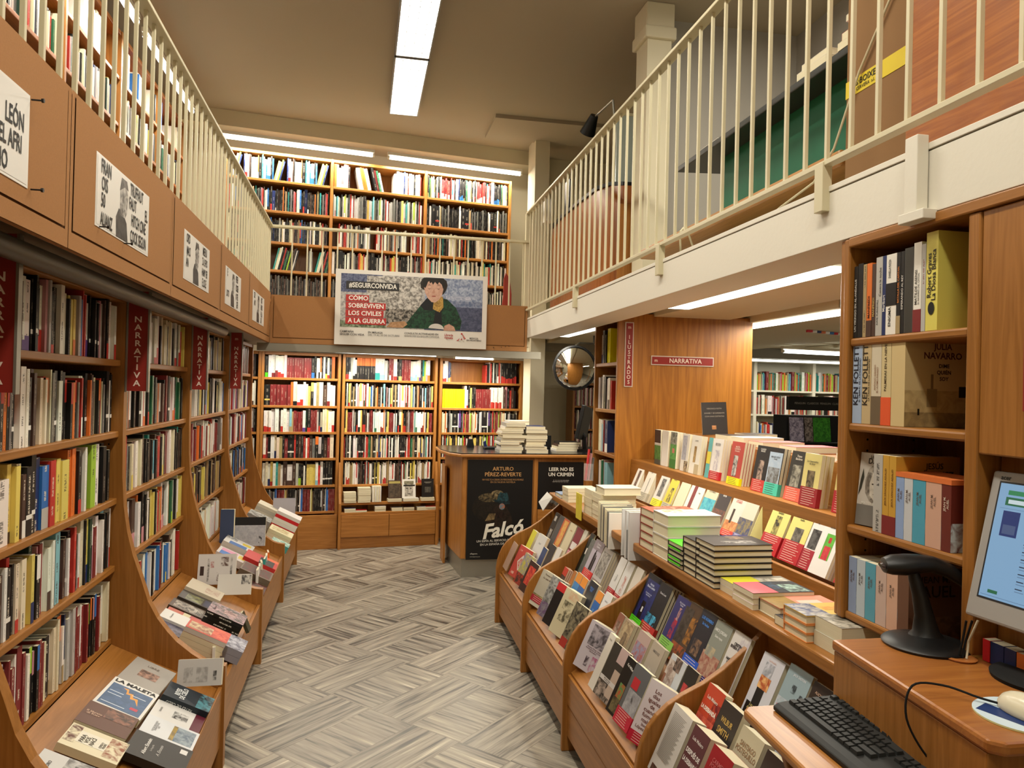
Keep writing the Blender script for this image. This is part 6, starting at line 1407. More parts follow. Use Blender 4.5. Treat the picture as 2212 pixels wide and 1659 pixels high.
bm(3.455, .10, .010, 'dcdcdc', 'white booklet with grey lines at the divider, second bin', n=2, h=.20, texts=[T_('ENSAYO', .8, .010, '8a8a90')])
bl(4.245, .145, .028, 'b4ae9c', 'beige book with brown title, landscape photo and red band', h=.21, yaw=32, art=[(0, .12, 1, .32, '6a6044', 'a89c6c'), (0, .0, 1, .08, 'c8c2b0')], band=('a82c3c', .10, .27), texts=[('Thomas Harding', .5, .90, .013, '5a3a2c', {'fit': .11}), ('La casa del lago', .5, .80, .015, '5a3a2c', {'fit': .12})])
bl(4.04, .12, .03, '8c8a8c', 'grey violet book with a misty photo, second bin front row', h=.225, yaw=30, art=[(0, 0, 1, .35, '6a5474', '8c8a8c'), (0, .35, 1, 1, '5c5c58', 'a8a8a4')])
bl(3.90, .12, .024, '1c1818', 'black book with a red head, second bin front row', h=.225, yaw=20, art=[(0, .82, 1, 1, 'c03030')])
bl(3.755, .13, .05, 'c8bf9e', 'thick cream book with pencil sketches, second bin front row', h=.235, yaw=25, art=[(.2, .3, .8, .75, 'c8bf9e', '5a5440'), (.3, .8, .9, .97, 'c8a484', 'c8bf9e')], spine='cfc6a8', back='c8bf9e')
bl(3.54, .12, .02, '3a342c', 'dark book with a patterned cover and red corner, second bin', h=.22, yaw=15, art=[(0, 0, 1, 1, '2c2824', '8a8268'), (0, 0, .5, .2, 'a03028')])
# bin 3
bu(3.29, .155, .014, '14161e', 'black and navy book with white title and tuxedo figures', h=.245, art=[(.12, .12, 1, .90, '1c2a6c', '16204e'), (.35, .12, .62, .5, '0e0e14'), (.45, .30, .55, .40, 'c8c8cc')], band=('58d820', 0, .17), texts=[('Hernán\nRivera Letelier', .52, .80, .015, 'c8d0e8', {'fit': .115}), ('La muerte es una\nvieja historia', .52, .64, .010, 'b8c0dc', {'fit': .11})])
bu(3.165, .15, .014, '14161c', 'black book with light blue patches and red band beside the navy one', n=4, h=.24, art=[(.1, .2, .45, .4, '3aa0cc', '14161c'), (.5, .22, .8, .4, '4ab0d8', '14161c')], band=('b8302c', 0, .22), texts=[('Donna Leon', .6, .82, .013, 'd8d8dc', {'rot': 0})])
bu(2.945, .125, .012, '2c2c64', 'dark violet book with a red dancer and lime green band', n=3, h=.235, art=[(.35, .28, .65, .62, 'a82c38', '2c2c64'), (.45, .6, .62, .82, 'b88a80', '2c2c64')], band=('88c058', 0, .25), texts=[('Pilar Sánchez\nVicente', .5, .88, .010, 'c8c8dc', {})])
bu(2.845, .13, .014, '4c3828', 'brown blurred book with orange glow, third bin top row', n=2, h=.24, art=[(0, .0, 1, .3, 'a8502c', '4c3828'), (.3, .35, 1, .8, 'a8702c', '3c2c24'), (0, .3, .6, .9, '4a4038', '2c241e')])
bu(2.715, .125, .016, '24242c', 'very dark book with blue title and blue band, third bin', n=2, h=.245, art=[(.2, .3, .7, .55, '8a6a50', '24242c')], band=('2c58c0', .04, .26), texts=[('LUIS ROMERO', .5, .88, .015, '4a88d8', {'bold': .03, 'fit': .10}), ('Sin fechas', .5, .80, .014, '4a88d8', {'bold': .02})])
bu(2.60, .13, .016, '868a80', 'grey green book with pinkish hands and navy band', n=2, h=.24, art=[(0, .1, 1, .5, 'b89880', '96584c'), (.1, .45, .6, .6, 'b8a888', '868a80')], band=('241c6c', 0, .16), texts=[('AMOS JORDAN', .5, .86, .015, 'dcdcd8', {'bold': .03, 'fit': .09}), ('Siete reyes', .5, .77, .013, 'dcdcd8', {'bold': .02})])
bu(2.455, .115, .014, 'd0ccc8', 'white book with heavy black lettering at the near divider', n=1, h=.245, art=[(.5, .75, 1, 1, 'b8b0b8', 'd0ccc8')], texts=[('CRISTINA\nRIVERA GARZA', .5, .80, .014, '2a2426', {'bold': .04, 'fit': .095}), ('HABÍA MUCHA\nNEBLINA O\nHUMO', .5, .55, .013, '2a2426', {'bold': .04, 'fit': .09})])
bm(3.215, .07, .012, '8a5a48', 'small brown book with a pale face at the far side of the third bin', h=.17, art=[(.2, .3, .8, .8, 'b0a094', '6a4a3c')])
bm(3.13, .11, .016, 'a8947c', 'book with a framed antique portrait, third bin', n=2, h=.17, art=[(.06, .05, .94, .95, '8a7458', 'b8a480'), (.35, .3, .75, .7, '5a4c3c', '8a7458')])
bm(2.955, .12, .018, 'b09890', 'pinkish book with a dancing crowd painting, third bin', n=2, h=.175, art=[(.05, .05, .95, .75, 'a85a4c', '8a90a8')])
bm(2.81, .115, .02, 'a89c8c', 'beige book with raised grey letters, third bin', n=1, h=.178, spine='b8ac9c', texts=[('AMOS OZ', .5, .82, .014, '6a6460', {}), ('Judas', .5, .45, .016, 'c8c0b4', {'shear': .3})])
bm(2.635, .13, .012, 'b8bcc0', 'pale book with a large half face photo, third bin', n=1, h=.19, art=[(0, .05, .62, .9, 'c0b4aa', '8a7468'), (.35, .75, .75, 1, '3c342e', '8a7468'), (0, .3, .12, .6, '8a5a44')], texts=[('LOUISE ERDRICH', .7, .12, .010, '6a7478', {'fit': .07})])
bm(2.50, .09, .012, '24221e', 'black book with red letter shapes near the near divider', n=1, h=.195, art=[(.2, .3, .8, .7, '24221e', 'b83a3c')])
bl(3.27, .155, .042, 'c0b8c0', 'thick lilac grey book with typewriter photo beside red spines', h=.215, yaw=38, spine='982c30', sink='w', art=[(.15, .52, .9, .95, '4c484c', 'a8a0a8'), (.5, 0, 1, .35, 'a85a80', 'c0b8c0'), (.3, .1, .42, .3, '4c4048', 'c0b8c0')], texts=[('Rosario Pérez López\nAnotaciones de un viaje\ndecorativo', .45, .45, .009, '5c4048', {'fit': .11})])
bl(3.03, .07, .02, 'd4cfc4', 'white book with faint grey script behind the cat cover', h=.235, texts=[('Karlos', .5, .9, .010, '8a867c', {})])
bl(2.955, .14, .012, '38342e', 'book with a black dress figure and pale strip title', h=.22, yaw=10, art=[(0, 0, 1, .28, '28241e', 'a8988c'), (.55, .1, 1, .6, 'b8a494'), (.45, .72, .95, 1, 'b8a09c'), (0, .30, .9, .38, 'c8c4c0')], texts=[('Mercedes Abad\nLa niña gorda', .42, .34, .008, '5c5450', {})])
bl(2.79, .09, .016, '14110f', 'black book with white title, green and red flower', h=.22, yaw=6, art=[(.3, .3, .8, .55, 'b83c28', '4c8a4c'), (.2, .05, .9, .3, '3c3424', '6a6040')], texts=[('Kei Miller', .55, .86, .014, 'dcd8d0', {'rot': -8, 'bold': .02})])
bl(2.70, .115, .022, '5c5e60', 'grey book with a plant drawing and two red tags', h=.225, yaw=8, art=[(.2, .12, 1, .6, 'a8a8ac', '8c8c90'), (.2, .62, .62, .80, 'b82c34'), (.5, .4, .65, .55, '1c1c1c', 'a8a8ac')], band=('b8283c', 0, .25))
bl(2.545, .15, .034, 'd0c8cc', 'white book with long red brown title lines and red foot', h=.225, yaw=38, spine='d8d8d8', sink='g', texts=[('Los\ndías\niguales\nde\ncuando\nfuimos\nmalas', .3, .62, .019, '6a3c34', {'fit': .07, 'lead': .95}), ('Inma\nLópez Silva', .3, .28, .015, '6a3c34', {'fit': .07})], band=('b01c34', 0, .17))
# bin 4 (nearest)
bu(2.25, .125, .018, 'c4c4cc', 'white and black book with a head in flames, nearest bin', n=2, h=.24, art=[(.08, 0, .95, .33, '141210'), (.28, .33, .62, .55, '1a1614'), (.25, .55, .72, .72, 'a8502c', 'e0b070'), (.25, .72, .65, .9, '8c9098', 'c4c4cc')], texts=[('Las plumas\nde Sal Torres', .5, .28, .014, 'c8b878', {'shear': .3, 'fit': .09}), ('Luis Rodolfo', .5, .93, .008, 'c8a090', {})], spine='c4c4cc')
bu(2.105, .12, .014, '8ca0a8', 'grey blue sky book with aeroplanes and red title, nearest bin', n=1, h=.255, art=[(0, 0, 1, .6, 'b8bcc4', '98a8b0'), (.4, .70, .58, .80, '2c3438', '8ca0a8'), (.78, .66, .95, .74, '2c3438', '8ca0a8')], texts=[('JACK EASTON', .55, .90, .010, 'd8dce0', {}), ('LA SEGUNDA\nMUERTE', .5, .45, .018, 'b02c3c', {'bold': .03, 'fit': .10})])
bu(1.975, .12, .018, '2c201a', 'dark brown book with a face and pale curved title, nearest bin', n=1, h=.25, art=[(.1, .5, .5, .75, '9c6450', '2c201a')], texts=[('ALICIA SORNEY', .5, .88, .011, 'c8a890', {'rot': -4})])
bm(2.33, .115, .03, 'b8442c', 'orange red textured book with white title lines, nearest bin', n=1, h=.20, art=[(0, 0, 1, .5, 'a83c34', 'd86a50'), (.6, .5, 1, .8, '6a1c20', 'b8442c')], texts=[('Luis Melero', .5, .80, .015, 'e0d4c8', {'bold': .02}), ('LA DESBANDÁ', .5, .62, .018, 'e8dcd0', {'bold': .04, 'fit': .10})])
bm(2.215, .12, .036, '322c28', 'dark book with a sunrise glow and gold title, nearest bin', n=1, h=.19, art=[(.1, 0, .9, .35, 'c8983c', '5c4428')], texts=[('WILBUR', .5, .72, .024, 'c8a458', {'sx': .8}), ('SMITH', .5, .55, .028, 'c8a458', {'sx': .9})])
bm(2.075, .125, .036, 'b4aa90', 'beige book with large worn capitals, nearest bin', n=1, h=.17, art=[(0, 0, 1, .3, 'c8bc9c', 'a08c64')], texts=[('SANTIAGO\nPOSTEGUILLO', .5, .68, .022, '8a6a4c', {'fit': .11}), ('CIRCO', .5, .38, .024, 'a8a898', {})])
bm(1.93, .11, .03, '2c1c18', 'dark brown book corner beside the keyboard shelf, nearest bin', n=1, h=.165)
bl(2.335, .14, .05, 'c8c4be', 'thick white book whose back cover text faces the aisle, nearest bin', h=.225, yaw=0, art=[(.12, 0, .4, .12, '2c1c18', '6a4c40')] + [(.15, .90 - .022 * k, .80 - .1 * ((k * 7) % 3) / 2, .908 - .022 * k, '8a8680') for k in range(30)])
bl(2.175, .105, .06, '5c3438', 'maroon purple book with white title lines, nearest bin front', h=.225, art=[(0, 0, 1, .4, '4c2c34', '6a4448')], texts=[('Luis Melero', .5, .84, .015, 'd8ccc8', {'bold': .02}), ('DESPUÉS DE', .5, .66, .019, 'e0d8d4', {'bold': .04, 'fit': .09}), ('LA DESBANDÁ', .5, .54, .019, 'e0d8d4', {'bold': .04, 'fit': .09})])
bl(2.045, .12, .06, '981c24', 'red book with pale red capitals at the bottom edge, nearest bin', h=.225, texts=[('CARMEN\nPOSADAS', .5, .8, .018, 'c86a6c', {'fit': .1})])
bl(1.90, .12, .05, '3a3430', 'dark book under the keyboard shelf, nearest bin front', h=.22)

# ================================================================== piles in the left display trays
TR = Matrix.Translation((-.97, 0, .557)) @ Matrix.Rotation(radians(26.0), 4, 'Y')
def lt(s, y, w, h, t, cov, label, n=1, right=(1, 0, 0), up=(0, 1, 0), z=.0, grp=None, hard=False, cols=None, rot=0, **kw):
    """s: distance down the tray, y: near edge"""
    for k in range(n):
        top = k == n - 1
        kk = dict(kw) if top else {a: b for a, b in kw.items() if a in ('sink', 'stexts')}
        if not top: kk['faces'] = ('spine', 'fore')
        c = cov if top or not cols else cols[k % len(cols)]
        lb = label if top else '%s up under the %s' % (ORD[k], label)
        M = TR @ Matrix.Translation((s - .018 * (s > .4), y, z)) @ Matrix.Rotation(radians(rot), 4, 'Z') @ book_matrix((0, 0, 0), right, up)
        hero(M, w, h, t, c, lb, group=grp, hard=hard, **kk)
        z += t + .0008
    return z
SW = dict(right=(0, 1, 0), up=(-1, 0, 0))     # head of the cover points to the wall; origin at lower right of the pile
lt(.115, 3.03, .165, .23, .010, '9a948c', 'grey magazine with a face under the blue chart magazine', art=[(.3, .35, .75, .62, '4c3428', 'a8806c')], texts=[('LIBRE', .5, .8, .02, '6a5c50', {})], rot=-3, n=2)
lt(.105, 2.79, .17, .225, .028, 'd8d6d0', 'magazine with a blue cover, orange zigzag and bold black title', rot=-2, art=[(.06, .04, .94, .80, '3c5878', '48648a'), ('poly', [(.30, .74), (.40, .70), (.43, .58), (.52, .60), (.56, .48), (.66, .50), (.78, .34), (.70, .56), (.60, .55), (.56, .66), (.46, .64), (.42, .76)], 'd8963c'), (.68, .18, .84, .26, 'b83a4c'), (.1, .52, .4, .54, 'c8d4e0'), (.1, .42, .4, .44, 'c8d4e0'), (.55, .6, .85, .62, 'c8d4e0'), (.1, .12, .6, .14, 'c8d4e0')], texts=[('LA MALETA', .5, .90, .030, '141414', {'bold': .04, 'fit': .155})])
lt(.10, 2.635, .17, .15, .030, '5c3828', 'brown book with a pale hatted portrait and script title', art=[(.4, .5, .95, .95, '3a2820', '8a5c48')], texts=[('Il libraio\ndi Kiev', .22, .5, .016, 'c8a890', {'rot': 0})], z=.0)
lt(.29, 2.49, .135, .185, .026, 'd8ceae', 'cream book with brown leaves and a red seal', **SW, art=[(.1, .02, .95, .3, 'd8ceae', '8a4a2c'), (.3, .3, .8, .8, 'dcd6c4'), (.2, .8, .95, .98, 'd8ceae', '5c2c1c')], texts=[('PARA\nVOS\nNACÍ', .5, .62, .019, '4c4438', {'bold': .02}), ('ESPIDO\nFREIRE', .5, .36, .011, '4c4438', {})])
lt(.28, 2.28, .15, .19, .030, 'c4c2be', 'white book with a black and white ship photo', **SW, art=[(.25, .0, 1, .6, '6a6864', 'b4b2ae'), (.35, .2, .8, .45, '34322e', '6a6864'), (.1, .2, .3, .35, '141414')], texts=[('RIMORO', .5, .8, .014, '3c3a36', {})])
# right column
lt(.315, 3.13, .17, .03, .001, 'w', 'white paperback back cover with two text blocks and barcode') if False else None
hero(Matrix.Translation((-.675, 3.17, .425)) @ book_matrix((0, 0, 0), (1, 0, 0), (0, .3, 1)), .165, .10, .028, 'c4c0bc', 'white book standing on its side showing grey text blocks and barcode', art=[(.14, .15, .34, .7, 'c4c0bc', '9c9894'), (.42, .15, .68, .7, 'c4c0bc', '9c9894'), (.80, .2, .88, .55, '4c4a48', 'c4c0bc')], spine='d4d0cc')
lt(.49, 3.0, .125, .18, .040, '1c2630', 'black teal book with white blocky title on cover and spine', **SW, spine='18222a', art=[(0, 0, 1, .3, '4c8894', '1c2630')], texts=[('REYES\nDE CIELO', .5, .68, .026, 'd0d4d4', {'bold': .04, 'fit': .09})], stexts=[('REYES DE CIELO', .5, .6, .020, 'd0d4d4', .10)])
lt(.49, 2.87, .13, .185, .018, 'd4d2ce', 'white book with a maroon end and black plant drawing', **SW, art=[(0, 0, 1, .2, '5c1c2c'), (.3, .3, .7, .6, 'd4d2ce', '2c2a28')], texts=[('DIANER', .5, .85, .010, '4c4a48', {})])
lt(.495, 2.735, .13, .19, .022, 'd0d2d4', 'white book with a grey blue mountain painting', **SW, art=[(.12, .05, .9, .48, '5c6c7c', '98a4ac'), (.12, .40, .9, .48, 'a88c3c', '7c6c4c')], texts=[('LUCCA DELGADO\nSONETOS DEL\nRIO', .5, .75, .009, '5c5a58', {})])
lt(.50, 2.575, .155, .20, .026, '24211e', 'black book with white author name, signature and white seal', **SW, art=[(.72, .08, .90, .20, 'd4d2ce')], texts=[('Albert Einstein', .5, .72, .017, 'd8d6d0', {'bold': .025, 'fit': .13}), ('La biografía', .5, .63, .009, 'a8a6a0', {}), ('A. Einstein', .5, .5, .016, 'c8c6c0', {'shear': .4, 'bold': 0})])
lt(.51, 2.36, .19, .20, .028, '1c1a16', 'dark book with gold ornament border and a reclining pink figure', **SW, art=[(0, .0, 1, .22, '2c2818', '6a6234'), (.05, .3, .9, .95, 'a87468', '3c2420')], texts=[('JOSÉ LUIS ORTIZ', .5, .26, .012, 'b8b4a0', {'fit': .15})])
# second tray
hero(Matrix.Translation((-.86, 4.44, .50)) @ book_matrix((0, 0, 0), (1, 0, 0), (0, .25, 1)), .20, .165, .014, 'cfcac6', 'white book standing with small line drawings, second tray', art=[(.06, .3, .16, .6, '3c2c28'), (.25, .1, .30, .85, 'cfcac6', '6a6460'), (.33, .55, .42, .75, 'a84c48', 'cfcac6'), (.5, .12, .56, .4, '4c2c2c', 'cfcac6'), (.6, .6, .8, .9, '5c443c', 'cfcac6'), (.85, .1, .9, .9, '2c2826', 'cfcac6')])
lt(.28, 4.20, .17, .19, .022, 'c8bda8', 'cream book with a pinkish lily drawing, second tray', **SW, n=2, art=[(.2, .1, .7, .5, 'b09080', 'c8bda8')])
lt(.26, 4.06, .13, .17, .03, '3c342c', 'olive book with a grey label, second tray', **SW, art=[(.1, .3, .8, .8, '8a8a5c', '4c4c3c'), (.1, .0, .8, .25, '3c3c50')])
lt(.26, 3.93, .12, .18, .02, '4c3a2c', 'black and white street photo book, second tray', **SW, art=[(.1, .1, .9, .9, 'a89c8c', '2c2420')], texts=[('DIAS', .5, .3, .02, 'd8d0c4', {'bold': .03})])
lt(.26, 3.82, .10, .17, .016, 'b0523c', 'orange and cream strip cover, second tray', **SW, art=[(0, .0, 1, .35, 'a83038'), (0, .35, 1, .55, 'c8bc94')])
lt(.265, 3.72, .12, .18, .03, 'd4d2cc', 'white book with a small fish drawing, second tray', **SW, texts=[('El pez gordo', .5, .75, .012, '4c4a48', {})])
lt(.27, 3.61, .12, .17, .018, '3c3848', 'dark violet crowd photo book, second tray', **SW, art=[(0, 0, 1, 1, '2c2838', '6a6478')])
lt(.43, 3.50, .13, .19, .022, 'b8402c', 'orange red cover with legs topping the thick cream stack', **SW, n=5, cols=['i'], spine='d0ccc4', art=[(.1, .0, .95, .4, 'b83024', 'd86040'), (.1, .4, .7, .95, 'c8b088', '8a4c34')], grp=None)
zz = lt(.46, 3.84, .15, .185, .019, '14120f', 'pink photo cover topping the stack of black books', **SW, n=5, cols=['14120f'], sink='w', art=[(0, 0, 1, 1, 'a8888c', '3c3c3a'), (.3, .25, .7, .6, '5c3430', 'b89894')], texts=[('RAYMOND', .5, .85, .013, '5c3c44', {})])
hero(Matrix.Translation((-.74, 4.36, .46)) @ book_matrix((0, 0, 0), (1, 0, 0), (0, .4, 1)), .175, .11, .02, 'd0ccc4', 'white upright book with scribbles behind the black stack', art=[(.7, .5, 1, .95, 'c8c4bc', '4c4a48')])
lt(.515, 3.62, .16, .11, .03, '8c8c98', 'grey blue sketch cover at the tray edge beside the thick stack', **SW, n=2, art=[(0, 0, 1, 1, '5c5c6c', 'b4b4c0')])
hero(TR @ Matrix.Translation((.475, 3.98, .02)) @ book_matrix((0, 0, 0), (0, 1, 0), (-1, 0, .9)), .07, .10, .016, '3c3a28', 'small olive black book tipping over the tray edge', texts=[])
for k in range(4):
    hero(Matrix.Translation((-.605 + .004 * k, 3.48 + k * .035, .395)) @ Matrix.Rotation(radians(4 * (k - 1)), 4, 'Z') @ book_matrix((0, 0, 0), (-.2, 1, 0), (0, 0, 1)), .12, .075 + .005 * k, .012, ['w', 's', 'w', 'i'][k], '%s standing at the front edge of the second tray' % ['white brochure with a red corner', 'grey brochure', 'white brochure with a green edge', 'cream brochure'][k], art=[(0, 0, .4, .25, 'R')] if k == 0 else ())
# third tray
hero(Matrix.Translation((-.86, 5.62, .47)) @ book_matrix((0, 0, 0), (1, 0, 0), (0, .15, 1)), .22, .20, .03, '1c1c1e', 'book with grey back text and black head standing in the third tray', art=[(.05, .0, 1, .72, 'b8b8bc', 'a4a4ac'), (.8, .1, .9, .35, '2c2c2e', 'b8b8bc')], spine='4c546c')
hero(Matrix.Translation((-.93, 5.55, .5)) @ book_matrix((0, 0, 0), (1, 0, 0), (0, .1, 1)), .09, .24, .05, '3c4864', 'slate blue book standing at the wall side of the third tray', back='c8c0a4')
lt(.28, 5.30, .18, .20, .03, 'c8c4be', 'white volume with a black silhouette skyline, third tray', **SW, n=2, art=[(0, .2, .4, .8, '2c5c9c'), (.5, .1, .8, .4, 'd0b840'), (.6, .6, 1, 1, '3c3a38', 'c8c4be')])
lt(.27, 5.05, .16, .18, .045, 'c4bcb8', 'blue and pink blocks cover over the thick white pair, third tray', **SW, art=[(.0, .3, .5, .9, '2c68b0'), (.5, .3, .9, .9, 'c884a0'), (.3, .0, .8, .25, 'd0b440')])
lt(.49, 5.12, .20, .22, .035, 'b82c2c', 'red book with a black label and orange corner, third tray', **SW, n=2, art=[(.0, .1, .75, .55, '1c1a1a'), (.7, 0, 1, .4, 'd05c34')])
lt(.49, 4.86, .20, .20, .03, '6a5c4c', 'dark red and brown magazine in a clear wrap, third tray', **SW, n=2, art=[(.08, .05, .92, .95, '5c1c1c', '3c342c')])
lt(.49, 4.66, .17, .18, .03, '5c2420', 'dark reddish book at the near end of the third tray', **SW, art=[(0, 0, 1, 1, '5c2420', '2c1c18')])
for k in range(6):
    hero(Matrix.Translation((-.60 + .002 * k, 4.82 + k * .10, .40)) @ Matrix.Rotation(radians(5 * (k % 3 - 1)), 4, 'Z') @ book_matrix((0, 0, 0), (-.1, 1, 0), (0, 0, 1)), .09, .085, .012, ['w', 's', 'i', 'T', 'w', 'o'][k], '%s leaflet block at the front edge of the third tray' % ['near white', 'grey', 'cream', 'teal', 'far white', 'orange'][k])
# fourth tray
lt(.31, 6.50, .17, .20, .024, 'cfc8b4', 'cream top book of the wall side pile in the farthest tray', **SW, n=6, cols=['c8c2b4', 'b8b4a8', 'd0ccc0'])
lt(.28, 6.22, .18, .19, .05, '8a8a88', 'grey and white photo book before the cream pile, farthest tray', **SW, n=2, art=[(0, 0, 1, 1, '5c5c58', 'b4b4b0')])
hero(Matrix.Translation((-.70, 6.62, .53)) @ book_matrix((0, 0, 0), (1, 0, 0), (0, .12, 1)), .18, .13, .014, 'b0acb4', 'pale lilac book standing behind the red striped pile, farthest tray')
lt(.50, 6.36, .17, .20, .026, 'd8d4d0', 'white top book of the red striped pile in the farthest tray', **SW, n=7, cols=['w', 'i', 'R', 'w', 'w', 'R', 'w'])
lt(.50, 6.10, .19, .19, .028, 'd4cca8', 'cream patterned book at the near end of the farthest tray', **SW, n=3, cols=['w', 'i'], art=[(.2, .2, .9, .9, 'd4cca8', 'a89460')])
lt(.51, 5.93, .13, .14, .05, '4c9a94', 'turquoise book at the near corner of the farthest tray', **SW, art=[(0, 0, 1, 1, '4c9a94', 'c8d0c0')])
# flat books lying on the bottom row of the nearest left case
hero(book_matrix((-1.0, 2.62, .812), (0, 1, 0), (-1, 0, 0)), .22, .15, .022, '1c7a94', 'teal book lying flat on the spines of the nearest bottom shelf')
hero(book_matrix((-1.02, 2.84, .812), (0, 1, 0), (-1, 0, 0)), .16, .15, .018, 'd0c8bc', 'white book lying flat right of the teal one on the bottom shelf', art=[(0, 0, 1, 1, '4c2420', '2c1c1a')])
hero(book_matrix((-1.0, 2.30, .812), (0, 1, 0), (-1, 0, 0)), .24, .16, .024, '1a1a18', 'black book lying flat near the frame edge on the bottom shelf')
hero(book_matrix((-1.01, 2.85, .832), (0, 1, 0), (-1, 0, 0)), .14, .14, .014, '3c3a38', 'dark thin book on top of the flat white one, bottom shelf')

# ================================================================== piles on the sales desk
DP = 'book pile on the sales desk'
z = 1.0665
for k in range(9):
    t_ = R.uniform(.014, .028); w_ = .20 + R.uniform(-.02, .02)
    hero(book_matrix((1.19 + R.uniform(-.012, .012) + .012 * (k > 5), 6.46 + R.uniform(0, .02), z), (1, 0, 0), (0, 1, 0)), w_, .24, t_, R.choice(['w', 's', 'w', 'i', 'Q']), '%s in the left %s' % ('bottom book' if k == 0 else ORD[k] + ' book up', DP), group='left ' + DP); z += t_ + .001
for k in range(5):
    t_ = R.uniform(.014, .022)
    hero(book_matrix((1.22 + .02 * k * .5 + R.uniform(-.012, .012), 6.46 + R.uniform(0, .02), z), (1, 0, 0), (0, 1, 0)), .18 + R.uniform(-.02, .02), .24, t_, R.choice(['w', 's', 'w', 'i', 'N']), '%s in the left %s' % ('topmost book' if k == 4 else ORD[9 + k] + ' book up', DP), group='left ' + DP); z += t_ + .001
z = 1.0665
for k in range(9):
    t_ = R.uniform(.016, .032)
    hero(book_matrix((1.42 + R.uniform(-.01, .02), 6.46 + R.uniform(0, .02), z), (1, 0, 0), (0, 1, 0)), .18 + R.uniform(-.02, .02), .24, t_, R.choice(['w', 's', 'i', 'w']) if k < 8 else 'n', '%s in the right %s' % ('bottom book' if k == 0 else 'topmost book' if k == 8 else ORD[k] + ' book up', DP), group='right ' + DP); z += t_ + .001
z = 1.0665
for k in range(4):
    hero(book_matrix((1.75 + .01 * k, 6.7, z), (1, 0, 0), (0, 1, 0)), .2, .2, .02, ['w', 'i', 'N', 'k'][k], '%s of the low pile before the black monitor' % ['bottom white book', 'cream second book', 'brown third book', 'dark top book'][k]); z += .021
# fan of pages? small pots on the far side
mb = MB(); mb.box(1.73, 1.78, 7.0, 7.05, 1.067, 1.19); single('pencil_box', mb, BLACKM, 'small black box behind the low pile on the sales desk', 'box', bev=.004)

# ================================================================== computer counter
K = thing('computer_counter', 'brown wooden computer counter with a lower keyboard shelf at right', 'counter', (1.3, 1.4, 0), FR)
top = [(1.186, 1.635), (1.138, 1.115), (1.16, 1.095), (1.49, 1.095), (1.49, 1.46), (1.425, 1.50), (1.425, 1.637)]
mb = MB(); mb.prism(top, 1.015, 1.04, 'z'); part(K, 'counter_top', mb, wood('counter_wood', 0, 'ac7034', '92582a', .28), bev=.007)
mb = MB(); mb.prism([(1.19, 1.63), (1.143, 1.118), (1.49, 1.10), (1.49, 1.45), (1.42, 1.49), (1.42, 1.63)], .0, 1.0145, 'z'); part(K, 'cabinet', mb, WOODZ, bev=.003)
tray = [(.985, 1.662), (.965, 1.64), (.93, 1.0), (1.14, 1.0), (1.187, 1.62), (1.187, 1.665)]
mb = MB(); mb.prism(tray, .858, .88, 'z'); part(K, 'keyboard_shelf', mb, wood('shelf_wood', 1, 'b47c40', '96602c', .28), bev=.007)
mb = MB(); mb.prism([(1.19, .857), (1.02, .857), (1.035, .80), (1.07, .70), (1.11, .55), (1.16, .40), (1.19, .36)], 1.58, 1.60, 'y'); part(K, 'shelf_bracket', mb, WOODZ, bev=.003)
KB = thing('keyboard', 'black computer keyboard on the wooden pull-out shelf', 'keyboard', (1.12, 1.41, .881), FR)
kx0, kx1, ky0, ky1 = 1.035, 1.20, 1.165, 1.63     # front edge toward aisle = kx0
TK = Matrix.Translation((kx0, ky1, .881)) @ Matrix.Rotation(radians(-91), 4, 'Z') @ Matrix.Rotation(radians(3.5), 4, 'X')
# local: x along the keyboard (0..45cm), y from the front edge to the back (0..16cm)
mb = MB(); mb.prism([(0, .0), (0, .010), (.012, .016), (.03, .018), (.165, .020), (.165, .0)], 0, .452, 'x', T=TK); part(KB, 'case', mb, KEYM, bev=.003)
proto = None; kn = 0
def key(x, y, w, d=.0165):
    global proto, kn
    kn += 1
    if proto is None or abs(w - .0165) > 1e-4:
        mb = MB(); b0 = [(0, 0), (w, 0), (w, d), (0, d)]; e = .0018
        lo = [(px, py, .019) for px, py in b0]; hi = [(px + (e if px == 0 else -e), py + (e if py == 0 else -e), .0255) for px, py in b0]
        for i in range(4): mb.quad([lo[i], lo[(i + 1) % 4], hi[(i + 1) % 4], hi[i]])
        mb.quad(hi)
        me = mb.mesh('key', attrs=False); me.materials.append(KEYM)
        o = bpy.data.objects.new('key', me); COL.objects.link(o); o.parent = KB
        if abs(w - .0165) <= 1e-4 and proto is None: proto = o
    else:
        o = proto.copy(); COL.objects.link(o); o.parent = KB
    o.matrix_local = Matrix.Translation(-LOC[KB.name]) @ TK @ Matrix.Translation((x, y, 0))
p_ = .0188
for r, (yy, keys) in enumerate(((.034, [1.3, 1.1, 1.1, 5.8, 1.1, 1.1, 1.1, 1.4]), (.053, [1.3] + [1] * 11 + [2.6]), (.072, [1.8] + [1] * 11 + [2.1]), (.091, [1.5] + [1] * 12 + [1.5]), (.110, [1] * 13 + [2]), (.138, [1, -.5, 1, 1, 1, 1, -.3, 1, 1, 1, 1, -.3, 1, 1, 1]))):
    x = .012
    for k_ in keys:
        if k_ > 0: key(x, yy, .0165 if k_ == 1 else k_ * p_ - .0023)
        x += abs(k_) * p_
for yy in (.034, .053, .072, .091, .110):
    for j in range(4): key(.012 + 19.4 * p_ + j * p_, yy, .0165)
for yy in (.110, .091):
    for j in range(3): key(.012 + 15.7 * p_ + j * p_, yy, .0165)
mb = MB(); pts = []
P = [(1.205, 1.27, .90), (1.16, 1.28, .93), (1.125, 1.295, 1.0), (1.14, 1.30, 1.06), (1.20, 1.29, 1.062), (1.245, 1.25, 1.052), (1.27, 1.22, 1.05)]
